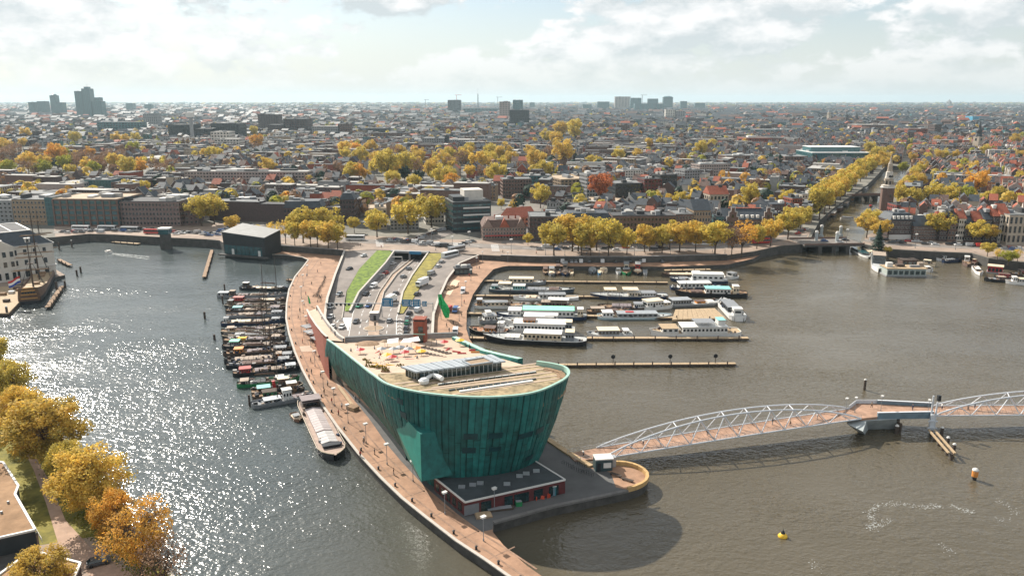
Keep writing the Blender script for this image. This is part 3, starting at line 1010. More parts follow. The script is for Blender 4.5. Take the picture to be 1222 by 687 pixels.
# brick ramp rising along the road onto the roof
RP_L = [(366.5, 372, 5), (371, 381, 8), (377.5, 391, 11.5), (385.5, 401, 15.0), (390.5, 405.5, 15.6)]
RP_R = [(378.5, 367.5, 5), (384.5, 378, 8), (392, 389, 11.5), (404, 403, 15.0), (411, 407.5, 15.6)]
ramp_t = thing('pedestrian_ramp', 'pale pedestrian ramp on a red brick wall climbing to the roof terrace', 'ramp', (*G(378, 385, ZQ), ZQ))
l3, r3 = [G3(*p) for p in RP_L], [G3(*p) for p in RP_R]
mb = MB()
mb.strip(l3, r3)
mb.build('deck', TERR, ramp_t, world=True)
for nm, e, mt, fl in (('brick_wall', l3, BRICKRED, False), ('side_wall', r3, GREYW, True)):
 mb = MB()
 lo = [(p[0], p[1], ZR) for p in e]
 up = [(p[0], p[1], p[2] + 1.0) for p in e]
 (mb.strip(lo, up) if not fl else mb.strip(up, lo))
 inn = [(p[0] + (.4 if not fl else -.4), p[1], p[2] + 1.0) for p in e]
 inl = [(p[0] + (.4 if not fl else -.4), p[1], p[2]) for p in e]
 (mb.strip(up, inn) if not fl else mb.strip(inn, up))
 (mb.strip(inn, inl) if not fl else mb.strip(inl, inn))
 if not fl:
  mb.face([(l3[0][0], l3[0][1], ZR), (r3[0][0], r3[0][1], ZR), r3[0], l3[0]][::-1])
 mb.build(nm, mt, ramp_t, world=True)
for nm, e in (('coping', l3), ('coping', r3)):
 mb = MB()
 for p, q in zip(e, e[1:]):
  mb.bar((p[0], p[1], p[2] + 1.1), (q[0], q[1], q[2] + 1.1), .7, .18)
 mb.build(nm, KERB, ramp_t, world=True)
# brick vent tower standing through the terrace
tw = G(502, 407.5, 15.2)
VT = thing('brick_tower', 'square red brick ventilation tower standing beside the roof terrace', 'tower', (*tw, ZR), R(-6))
htw = ztop(tw[0], tw[1], 379) - ZR
mb = MB()
mb.box((0, 0, 0), (3.7, 3.7, htw - .8))
mb.build('shaft', BRICKRED, VT)
mb = MB()
mb.box((0, 0, htw - .8), (3.3, 3.3, .5), 1)
mb.box((0, 0, htw - .3), (3.9, 3.9, .35), 0)
mb.build('cap', [BRICKRED, BLACKP], VT)
for z_, h_ in ((15.0, 2.4), (18.2, 2.0)):
 mb = MB()
 mb.box((.5, -1.88, z_), (1.5, .15, h_))
 mb.build('opening', HULLG, VT)
mb = MB()
mb.box((0, -1.9, 17.6), (3.8, .2, .35))
mb.build('band', RIMC, VT)
# low red annex in front of the bow
an = [G(*p, 5.6) for p in [(518, 569), (555, 598.7), (674.5, 572), (639, 550)]]
AN = thing('annex', 'low dark roofed annex with red walls and white roof edge under the bow', 'annex', (*an[1], ZQ))
mb = MB()
mb.prism(an, ZQ, 5.3, 0)
mb.build('wall', M('annex red cladding', (0.10, 0.022, 0.022), .7, .3, .6), AN, world=True)
mb = MB()
mb.prism(an, 5.3, 5.55, 0)
mb.build('roof', M('annex roof', (0.042, 0.05, 0.054), .8, .3, .3, detail=8), AN, world=True)
mb = MB()
for i in range(4):
 a, b = an[i], an[(i + 1) % 4]
 mb.bar((*a, 5.56), (*b, 5.56), .3, .34)
mb.build('roof_edge', FRAMEW, AN, world=True)
for x, y in ((551, 581), (564, 578.5), (573, 576.5), (605, 577.5), (620, 568), (628, 565), (640, 562)):
 p = G(x, y, 5.6)
 mb = MB()
 mb.box((*p, 5.55), (1.5, 1.2, .35))
 mb.build('roof_light', STEEL if x > 600 else GREYP, AN, world=True)
for f, w in ((.06, 3.4), (.2, 2.4), (.42, 2.0), (.55, 3.6), (.72, 2.2), (.88, 2.4)):
 p = L_(an[1], an[2], f)
 ang = math.atan2(an[2][1] - an[1][1], an[2][0] - an[1][0])
 mb = MB(p[0], p[1], ZQ, ang)
 mb.box((0, -.06, .2), (w, .12, 2.3))
 mb.build('door' if f in (.06, .55) else 'window', HULLG if f not in (.06,) else M('door grey', (.16, .17, .18), .6, .1, 1), AN, world=True)
for f in (.12, .3, .48, .66, .84):
 p = L_(an[0], an[1], f)
 ang = math.atan2(an[1][1] - an[0][1], an[1][0] - an[0][0])
 mb = MB(p[0], p[1], ZQ, ang)
 mb.box((0, -.06, .6), (1.4, .12, 1.8))
 mb.build('window', HULLG, AN, world=True)

# ------------------------------------------------------------------ white truss footbridge
ST = M('white bridge steel', (0.56, 0.585, 0.61), 0.45, 0.06, 0.8)
BDECK = M('bridge planking', (0.33, 0.20, 0.135), 0.85, 0.3, 0.5, detail=8)
def truss(label, n0, n1, f0, f1, z0, z1, arch, np_, t_end=1.0):
 N0, N1, F0, F1 = (Vector(G3(*n0, z0)), Vector(G3(*n1, z1)), Vector(G3(*f0, z0)), Vector(G3(*f1, z1)))
 t = thing('footbridge', label, 'bridge', (*((N0 + F0) / 2).xy, 0))
 camber = .5
 def low(A, B, s):
  p = A.lerp(B, s)
  return p + Vector((0, 0, camber * 4 * s * (1 - s) * .5))
 def top(A, B, s):
  p = low(A, B, s)
  k = (4 * s * (1 - s)) ** .85
  return p + lean(A) * k + Vector((0, 0, arch * k))
 acr = (F0 - N0) * .34
 def lean(A):
  return acr if (A - N0).length < 2 else -acr
 S = [i / np_ for i in range(np_ + 1)]
 # deck boards laid as panels
 for a, b in zip(S, S[1:]):
  for h in range(4):
   s0, s1 = a + (b - a) * h / 4, a + (b - a) * (h + .94) / 4
   mb = MB()
   q = [low(N0, N1, s0), low(N0, N1, s1), low(F0, F1, s1), low(F0, F1, s0)]
   q = [tuple(p) for p in q]
   lo = [(p[0], p[1], p[2] - .3) for p in q]
   mb.mesh(lo + q, [(4, 5, 6, 7), (0, 1, 5, 4), (2, 3, 7, 6), (1, 2, 6, 5), (3, 0, 4, 7), (3, 2, 1, 0)])
   mb.build('deck_panel', BDECK, t, world=True)
 off = (F0 - N0).normalized() * .25
 for A, B, sg in ((N0, N1, -1), (F0, F1, 1)):
  A2, B2 = A + off * sg, B + off * sg
  mb = MB()
  for a, b in zip(S, S[1:]):
   mb.tube(low(A2, B2, a), low(A2, B2, b), .2, n=8)
  mb.build('lower_chord', ST, t, world=True)
  mb = MB()
  SS = [i / 36 for i in range(37)]
  for a, b in zip(SS, SS[1:]):
   mb.tube(top(A2, B2, a), top(A2, B2, b), .22, n=8)
  mb.build('arch', ST, t, world=True)
  for k in range(1, np_):
   s = S[k]
   for s2 in ((S[k] - .5 / np_), (S[k] + .5 / np_)):
    mb = MB()
    mb.tube(low(A2, B2, s2), top(A2, B2, s), .13, n=6)
    mb.build('diagonal', ST, t, world=True)
  mb = MB()
  for k in range(np_ * 4 + 1):
   p = low(A2, B2, k / np_ / 4)
   mb.bar(p, p + Vector((0, 0, 1.15)), .05, .05)
  for h in (.4, .75, 1.15):
   for a, b in zip(S, S[1:]):
    mb.bar(low(A2, B2, a) + Vector((0, 0, h)), low(A2, B2, b) + Vector((0, 0, h)), .05, .05)
  mb.build('railing', STEEL, t, world=True, kind='stuff')
 for k in range(3, np_ - 2):
  mb = MB()
  mb.tube(top(N0, N1, S[k]), top(F0, F1, S[k]), .12, n=6)
  mb.build('brace', ST, t, world=True)
 return t
Z1 = 4.9
truss('white arched footbridge running from the museum pier to the mid-channel pier', (719, 546.5), (1027, 499), (712, 534.5), (1013, 488), 2.9, Z1, 5.6, 11)
p_ = Vector(G3(1115, 495.5, Z1)); q_ = Vector(G3(1222, 495, 4.4))
d_ = (q_ - p_).normalized() * 78
e_ = p_ + d_
n1 = proj(e_.x, e_.y, 3.0)
pf_ = Vector(G3(1113, 484.5, Z1))
w_ = pf_ - p_
ef = e_ + w_
f1 = proj(ef.x, ef.y, 3.0)
truss('white arched footbridge span cut by the right picture edge', (1115, 495.5), n1, (1113, 484.5), f1, Z1, 3.0, 5.6, 11)
# landing deck from the pier to the first span
t = thing('bridge_landing', 'short brick coloured landing between museum pier and white footbridge', 'landing', (*G(690, 545, 3), 0))
mb = MB()
q = [G3(686, 549.5, 2.5), G3(719, 546.5, 2.9), G3(712, 534.5, 2.9), G3(677, 541, 2.5)]
mb.mesh([(a, b, c - .5) for a, b, c in q] + q, [(4, 5, 6, 7), (0, 1, 5, 4), (2, 3, 7, 6), (1, 2, 6, 5), (3, 0, 4, 7)])
mb.build('deck', BDECK, t, world=True)
for i, j in ((0, 1), (3, 2)):
 mb = MB()
 for h in (.5, 1.1):
  mb.bar((q[i][0], q[i][1], q[i][2] + h), (q[j][0], q[j][1], q[j][2] + h), .06, .06)
 for k in range(6):
  p = Vector(q[i]).lerp(Vector(q[j]), k / 5)
  mb.bar(p, p + Vector((0, 0, 1.1)), .07, .07)
 mb.build('railing', STEEL, t, world=True)
# mid-channel pier with its ship-bow concrete foot
PR = thing('bridge_pier', 'pale concrete bridge pier with pointed bow and brick deck in mid channel', 'pier', (*G(1035, 505, 0), 0))
mb = MB()
top_ = [G(*p, Z1 - .7) for p in [(1011, 503), (1030, 512), (1034, 502), (1070, 500), (1071, 492), (1040, 488), (1014, 489)]]
bot = [G(*p, 0) for p in [(1026, 513.5), (1033, 516), (1037, 511), (1070, 510.5), (1074, 504), (1046, 499), (1028, 501)]]
lo = [(x, y, -.8) for x, y in bot]
hi = [(x, y, Z1 - .7 if i > 1 else Z1 - 1.3) for i, (x, y) in enumerate(top_)]
n_ = len(lo)
mb.mesh(lo + hi, [(i, (i + 1) % n_, n_ + (i + 1) % n_, n_ + i) for i in range(n_)] + [tuple(range(n_, 2 * n_))])
mb.build('foot', M('pier concrete', (0.33, 0.36, 0.36), .85, .25, .3), PR, world=True)
dk = [G(*p, Z1) for p in [(1027, 499), (1047, 497), (1047, 481), (1022, 481), (1013, 488)]]
mb = MB()
mb.prism(dk, Z1 - .65, Z1, 0)
mb.build('deck', BDECK, PR, world=True)
mb = MB()
for a, b in zip(dk[2:4], dk[3:5]):
 mb.bar((*a, Z1 + .55), (*b, Z1 + .55), .14, 1.1)
mb.build('parapet', ST, PR, world=True)
# lifting span
BS_ = thing('lifting_bridge', 'short blue grey lifting bridge span between the two white arches', 'bridge', (*G(1080, 495, 0), 0))
a, b, c, d = (Vector(G3(*p, Z1)) for p in [(1047, 496.5), (1113.5, 495.2), (1112, 484.8), (1047, 481.5)])
mb = MB()
q = [tuple(v) for v in (a, b, c, d)]
mb.mesh([(x, y, z - .9) for x, y, z in q] + q, [(4, 5, 6, 7), (0, 1, 5, 4), (2, 3, 7, 6), (1, 2, 6, 5), (3, 0, 4, 7), (3, 2, 1, 0)])
mb.build('deck', BDECK, BS_, world=True)
BLG = M('blue grey steel', (0.13, 0.19, 0.23), .5, .15, .6)
for i, j in ((a, b), (d, c)):
 mb = MB()
 mb.bar(i + Vector((0, 0, .1)), j + Vector((0, 0, .1)), .5, 1.9)
 mb.build('girder', BLG, BS_, world=True)
 mb = MB()
 mb.bar(i + Vector((0, 0, 1.13)), j + Vector((0, 0, 1.13)), .6, .14)
 mb.build('top_rail', ST, BS_, world=True)
# mast and white gate frame where the lifting span ends
GT = thing('bridge_gate', 'white steel gate mast beside the lifting span of the footbridge', 'gate', (*G(1114, 508, 0), 0))
for px, py, yt in ((1111, 501, 472), (1116.5, 503, 480)):
 x, y = G(px, 496, Z1)
 mb = MB()
 mb.tube((x, y, 0), (x, y, ztop(x, y, yt)), .32, .22, 8)
 mb.build('post', ST, GT, world=True)
x, y = G(1113, 497, Z1)
mb = MB()
mb.box((x, y, 1), (1.2, .6, 4.6)); mb.box((x, y - .45, 1.6), (2.6, .3, .3)); mb.box((x, y - .45, 3.6), (2.6, .3, .3))
mb.build('frame', ST, GT, world=True)
mb = MB()
x2, y2 = G(1118, 494, Z1)
mb.box((x2, y2, ztop(x2, y2, 478)), (.8, .8, 1.6))
mb.build('signal_light', BLACKP, GT, world=True)
def pile(px, py, yt, label, r=.42, cap=True, mat=None, group=None):
 x, y = G(px, py, 0)
 t = thing('mooring_post', label, 'mooring post', (x, y, 0), 0, group)
 h = ztop(x, y, yt)
 mb = MB()
 mb.tube((0, 0, -1), (0, 0, h), r, r * .95, 8)
 mb.build('pole', mat or WOODDK, t)
 if cap:
  mb = MB()
  mb.tube((0, 0, h), (0, 0, h + r * .8), r * 1.1, r * .5, 8)
  mb.build('cap', FRAMEW, t)
 return t
pile(1031.5, 465, 453, 'lone dark mooring post in open water behind the lifting bridge')
for i, (x, y, yt) in enumerate(((1070, 514, 500), (1073, 516, 505), (1069.5, 517, 508))):
 pile(x, y, yt, 'dark timber fender post beside the bow shaped bridge pier', .55, i == 2, group='fender posts at the bridge pier')
# guide fender stretching from the gate
GF = thing('guide_fender', 'narrow timber guide fender running from the white gate towards the viewer', 'fender', (*G(1124, 527, 0), 0))
A, B = Vector(G3(1112, 513, 1.9)), Vector(G3(1136, 540.5, 1.9))
sd = (B - A).normalized().cross(Vector((0, 0, 1)))
for s in (-.75, .75):
 mb = MB()
 mb.bar(A + sd * s, B + sd * s, .55, .35)
 mb.build('beam', TIMBER, GF, world=True)
for k in range(6):
 p = A.lerp(B, k / 5)
 mb = MB()
 mb.tube((p.x, p.y, -1), (p.x, p.y, 1.75), .4, n=8)
 mb.build('pole', WOODDK, GF, world=True)
for i, (x, y, yt) in enumerate(((1123.5, 519, 510), (1130.5, 531, 522), (1137.5, 541.5, 530))):
 pile(x, y, yt, 'white capped post on the timber guide fender', .45, group='posts along the guide fender')
# control booth on the pier
CB = thing('control_booth', 'dark green control booth with white roof where the footbridge meets the pier', 'booth', (*G(719, 559, ZQ), ZQ), R(8))
mb = MB(); mb.box((0, 0, 0), (4.2, 2.8, 3.0)); mb.build('wall', M('booth green', (.03, .055, .06), .6, .2, 1), CB)
mb = MB(); mb.box((.1, 0, 3.0), (4.5, 3.1, .28)); mb.build('roof', FRAMEW, CB)
mb = MB(); mb.box((.8, -1.45, .9), (1.9, .12, 1.3)); mb.build('window', FRAMEW, CB)
mb = MB(); mb.box((-1.3, -1.45, .1), (.9, .1, 2.1)); mb.build('door', BLACKP, CB)
mb = MB(); mb.box((2.8, 1.2, 0), (1.4, 1.6, 2.6)); mb.build('annex', STEEL, CB)
# round head: raised parapet ring and benches
RH = thing('ring_wall', 'curved ochre parapet ring round the paved end of the pier', 'wall', (*G(751, 568, ZQ), ZQ))
ring = [G(*p, ZQ) for p in [(749, 586), (758, 583.5), (765, 580.5), (770, 577), (772.6, 572.5), (772, 567.5), (768, 563), (762, 559.5), (755, 556.8), (747, 555), (738, 554.3), (729, 555), (724, 556.5)]]
mb = MB()
for a, b in zip(ring, ring[1:]):
 mb.bar((*a, ZQ + .5), (*b, ZQ + .5), .7, 1.1)
mb.build('parapet', M('ochre stone', (.46, .30, .13), .9, .2, .7), RH, world=True)
hd = [G(*p, ZQ) for p in [(735, 581), (749, 584), (762, 580.5), (770, 573), (768, 565), (755, 558), (738, 556), (727, 559)]]
mb = MB()
mb.prism(hd, ZQ - .2, ZQ + .05)
struct('round_paving', mb, PROM)
def bench(px, py, rz, z=ZQ, label='dark bench on the round end of the museum pier', group='benches on the pier head'):
 t = thing('bench', label, 'bench', (*G(px, py, z), z), rz, group)
 for j in range(3):
  mb = MB(); mb.box((0, -.3 + j * .3, .42), (3.0, .24, .07)); mb.build('slat', WOODDK, t)
 for s in (-1.2, 1.2):
  mb = MB(); mb.box((s, 0, 0), (.12, .8, .42)); mb.build('leg', BLACKP, t)
for px, py, rz in ((735, 567.5, R(-40)), (749, 573.5, R(-35))):
 bench(px, py, rz)

# ------------------------------------------------------------------ docks of the marina
def dock(label, a, b, w=2.2, z=1.1, mat=None, posts=8):
 A, B = Vector(G3(*a, z)), Vector(G3(*b, z))
 L = (B - A).length
 rz = math.atan2(B.y - A.y, B.x - A.x)
 t = thing('jetty', label, 'jetty', (A.x, A.y, 0), rz)
 n = max(4, int(L / 6))
 for k in range(n):
  mb = MB(); mb.box(((k + .5) * L / n, 0, z - .3), (L / n - .15, w, .3)); mb.build('deck_panel', mat or TIMBER, t)
 for s in (-1, 1):
  mb = MB(); mb.box((L / 2, s * (w / 2 + .06), z - .75), (L, .12, .5)); mb.build('fascia', WOODDK, t)
 for k in range(posts):
  mb = MB(); mb.tube(((k + .5) * L / posts, -w / 2 - .3, -1), ((k + .5) * L / posts, -w / 2 - .3, z + 1.1), .22, n=6); mb.build('pole', WOODDK, t)
 return t
dock('long timber jetty nearest the marina wall', (577, 334.5), (797, 336.5), 1.9)
dock('long timber jetty between the grey barge and the green roofed boats', (564.5, 352), (800, 354), 1.9)
dock('pale timber jetty in the middle of the marina', (557.5, 373), (866, 379.5), 2.2)
dock('timber jetty in front of the long white passenger ship', (694, 402.5), (893, 402.5), 2.2)
dock('short timber jetty under the big black hulled ship', (557, 402), (600, 403), 2.2, posts=3)
dock('lone breakwater jetty out in front of the marina', (655, 434.5), (878, 433), 1.6, 1.0, posts=10)
for i, (x, y) in enumerate(((731.5, 434), (799.5, 433.6), (853.5, 433))):
 t = thing('navigation_post', 'black round navigation mark on a post standing on the breakwater jetty', 'sign', (*G(x, y, 1), 1.0), 0, 'marks on the breakwater jetty')
 mb = MB(); mb.tube((0, 0, 0), (0, 0, 2.0), .12, n=6); mb.build('post', WOODDK, t)
 mb = MB(); mb.tube((0, -.08, 2.6), (0, .08, 2.6), .75, n=14); mb.build('disc', BLACKP, t)
pl = thing('pontoon', 'broad pale wooden pontoon deck between the marina boats', 'pontoon', (*G(834, 374, 0), 0))
pq = [G(*p, 1.2) for p in [(802, 381), (866, 379), (853, 367.5), (806, 369)]]
for k in range(10):
 a0, a1 = k / 10, (k + .95) / 10
 mb = MB(); mb.prism([L_(pq[0], pq[1], a0), L_(pq[0], pq[1], a1), L_(pq[3], pq[2], a1), L_(pq[3], pq[2], a0)], .3, 1.2); mb.build('deck_panel', TIMBER, pl, world=True)
mb = MB(); mb.prism([L_(pq[0], pq[2], .01), L_(pq[1], pq[3], .01), L_(pq[2], pq[0], .01), L_(pq[3], pq[1], .01)], -.5, .35); mb.build('float', BLACKP, pl, world=True)
dock('low timber landing stage at the right end of the marina wall', (793, 322), (848, 321), 2.4, 1.3, posts=4)
dock('short dark jetty at the top of the raft of barges', (343, 333), (357, 334.5), 2.5, 1.2, WOOD, 2)

# ------------------------------------------------------------------ boats
SAND = M('tan hatch canvas', (.34, .27, .21), .8, .2, .6)
def half(t, W, bow=.22, stern=.09, sfull=.55):
 w = 1.0
 if t > 1 - bow:
  w *= max(.03, ((1 - t) / bow)) ** .6
 if t < stern:
  w *= sfull + (1 - sfull) * (t / stern) ** .5
 return W / 2 * w
def boat(label, stern, bow, W, hull, items, deck=None, Hs=1.7, sheer=.45, cat='barge', name='barge', group=None, bowf=.22, strake=None, gear=0, sfull=.55, z_px=0):
 A, B = G(*stern, z_px), G(*bow, z_px)
 L = math.hypot(B[0] - A[0], B[1] - A[1])
 rz = math.atan2(B[1] - A[1], B[0] - A[0])
 t = thing(name, label, cat, ((A[0] + B[0]) / 2, (A[1] + B[1]) / 2, 0), rz, group)
 T = [0, .03, .09, .2, .35, .5, .65, .78, .86, .93, .97, 1.0]
 dh = lambda s: Hs * (1 + sheer * max(0, (s - .55) / .45) ** 2 + .35 * sheer * max(0, (.2 - s) / .2) ** 2)
 X = lambda s: (s - .5) * L
 mb = MB()
 for sg in (-1, 1):
  rows = []
  for s in T:
   w = half(s, W, bowf, .09, sfull)
   rake = .05 * L * max(0, (s - .9) / .1)
   rows.append([(X(s) - rake * .6, sg * w * .72, -.7), (X(s) - rake * .3, sg * w * .95, .25), (X(s), sg * w, dh(s)), (X(s), sg * max(w - .12, .01), dh(s)), (X(s), sg * max(w - .14, .01), dh(s) - .4)])
  for a, b in zip(rows, rows[1:]):
   for i in range(4):
    q = [a[i], b[i], b[i + 1], a[i + 1]]
    mb.face(q if sg < 0 else q[::-1])
 w0 = half(0, W, bowf, .09, sfull)
 mb.face([(X(0), w0 * .72, -.7), (X(0), -w0 * .72, -.7), (X(0), -w0, dh(0)), (X(0), w0, dh(0))])
 mb.build('hull', hull, t, smooth=False)
 mb = MB()
 mb.strip([(X(s), -half(s, W, bowf, .09, sfull) + .1, dh(s) - .38) for s in T], [(X(s), half(s, W, bowf, .09, sfull) - .1, dh(s) - .38) for s in T])
 mb.f = [f[::-1] for f in mb.f] if False else mb.f
 mb.f = [tuple(f) for f in mb.f]
 mb.build('deck', deck or WOOD, t)
 if strake:
  for sg in (-1, 1):
   mb = MB()
   for a, b in zip(T, T[1:]):
    mb.bar((X(a), sg * (half(a, W, bowf, .09, sfull) + .04), dh(a) - .1), (X(b), sg * (half(b, W, bowf, .09, sfull) + .04), dh(b) - .1), .1, .22)
   mb.build('rub_rail', strake, t)
 for it in items:
  k = it[0]
  if k in ('cabin', 'wheelhouse', 'upper'):
   _, s0, s1, wf, h, wm, rm, nw = it[:8]
   zb = dh((s0 + s1) / 2) - .4 + (it[8] if len(it) > 8 else 0)
   w = W * wf
   xm, ln = X((s0 + s1) / 2), (s1 - s0) * L
   mb = MB(); mb.box((xm, 0, zb), (ln, w, h), taper=.97)
   nm = {'cabin': 'cabin', 'wheelhouse': 'wheelhouse', 'upper': 'upper_cabin'}[k]
   c = mb.build(nm, wm, t)
   mb = MB(); mb.box((xm, 0, zb + h), (ln + .35, w + .35, .14))
   mb.build('cabin_roof', rm, c)
   if nw:
    wg = MB()
    hh = .42 * min(h, 2.2)
    for sg in (-1, 1):
     for i in range(nw):
      xx = xm - ln / 2 + (i + .5) * ln / nw
      wg.box((xx, sg * (w / 2 - .02), zb + h * .38), (ln / nw * .55, .14, hh))
    for sg in (-1, 1):
     wg.box((xm + sg * (ln / 2 - .02), 0, zb + h * .42), (.14, w * .7, hh))
    wg.build('windows', GLASS, c, kind='stuff')
  elif k == 'hatch':
   _, s0, s1, wf, h, hm = it[:6]
   zb = dh((s0 + s1) / 2) - .4
   w, x0, x1 = W * wf / 2, X(s0), X(s1)
   n = max(3, int((x1 - x0) / 1.6))
   mb = MB()
   for i in range(n):
    a, b = x0 + (x1 - x0) * i / n, x0 + (x1 - x0) * (i + .93) / n
    P1 = [(-w, zb), (-w, zb + h * .6), (0, zb + h), (w, zb + h * .6), (w, zb)]
    pts = [(a, y, z) for y, z in P1] + [(b, y, z) for y, z in P1]
    mb.mesh(pts, [(5, 6, 1, 0), (6, 7, 2, 1), (7, 8, 3, 2), (8, 9, 4, 3), (0, 1, 2, 3, 4), (9, 8, 7, 6, 5)])
   mb.build('hatch_cover', hm, t)
  elif k == 'canopy':
   _, s0, s1, wf, h, cm = it[:6]
   zb = dh((s0 + s1) / 2) - .4
   w, x0, x1 = W * wf, X(s0), X(s1)
   mb = MB(); mb.box(((x0 + x1) / 2, 0, zb + h), (x1 - x0, w, .14)); mb.build('canopy', cm, t)
   mb = MB()
   for i in range(4):
    for sg in (-1, 1):
     mb.box((x0 + .2 + (x1 - x0 - .4) * i / 3, sg * (w / 2 - .12), zb), (.1, .1, h))
   mb.build('canopy_posts', STEEL, t, kind='stuff')
  elif k == 'mast':
   _, s, h = it[:3]
   r = it[3] if len(it) > 3 else .13
   zb = dh(s) - .4
   mb = MB(); mb.tube((X(s), 0, zb), (X(s), 0, zb + h), r, r * .6, 6); mb.build('mast', WOODDK, t)
   mb = MB()
   for sg in (-1, 1):
    mb.tube((X(s) - .6, sg * W * .45, zb + .4), (X(s), 0, zb + h * .92), .03, n=4)
   mb.tube((X(1) - .4, 0, dh(1)), (X(s), 0, zb + h * .95), .03, n=4)
   mb.build('rigging', BLACKP, t, kind='stuff')
   if len(it) > 4:
    mb = MB(); mb.tube((X(s) - .3, 0, zb + 2.3), (X(s) - it[4], 0, zb + 2.6), .12, n=6); mb.build('boom', WOOD, t)
    mb = MB(); mb.tube((X(s) - .8, 0, zb + 2.65), (X(s) - it[4] + .5, 0, zb + 2.9), .26, .16, n=6); mb.build('furled_sail', it[5] if len(it) > 5 else RBROWN, t)
  elif k == 'funnel':
   _, s, h, fm = it
   zb = dh(s) - .4
   mb = MB(); mb.tube((X(s), 0, zb), (X(s) - .3, 0, zb + h), .55, .5, 10); mb.build('funnel', fm, t)
 if gear:
  rr = random.Random(hash(label) % 9999 if False else len(label) * 7 + gear)
  mb = MB()
  for _ in range(gear):
   s = rr.uniform(.03, .95)
   w = half(s, W, bowf) - .5
   if w < .2:
    continue
   mb.box((X(s), rr.choice((-1, 1)) * rr.uniform(w * .55, w), dh(s) - .4), (rr.uniform(.3, 1.3), rr.uniform(.25, .7), rr.uniform(.3, 1.1)), rr.randrange(8), rr.uniform(-.4, .4))
  mb.build('deck_gear', [FRAMEW, WOOD, BLACKP, SAND, GREYP, RBROWN, WOODDK, NAVY], t, kind='stuff')
 return t
HB = 'traditional barges rafted along the promenade'
cab = lambda s0, s1, h=1.3, wm=WHITE, rm=GREYP, nw=4, wf=.62, up=0: ('cabin', s0, s1, wf, h, wm, rm, nw, up)
whl = lambda s0, s1, h=2.3, wm=WOOD, rm=FRAMEW, nw=2, wf=.5, up=0: ('wheelhouse', s0, s1, wf, h, wm, rm, nw, up)
hat = lambda s0, s1, m=GREYP, h=.9, wf=.7: ('hatch', s0, s1, wf, h, m)
MAUVE = M('mauve grey hatch', (.24, .20, .20), .8, .15, .6)
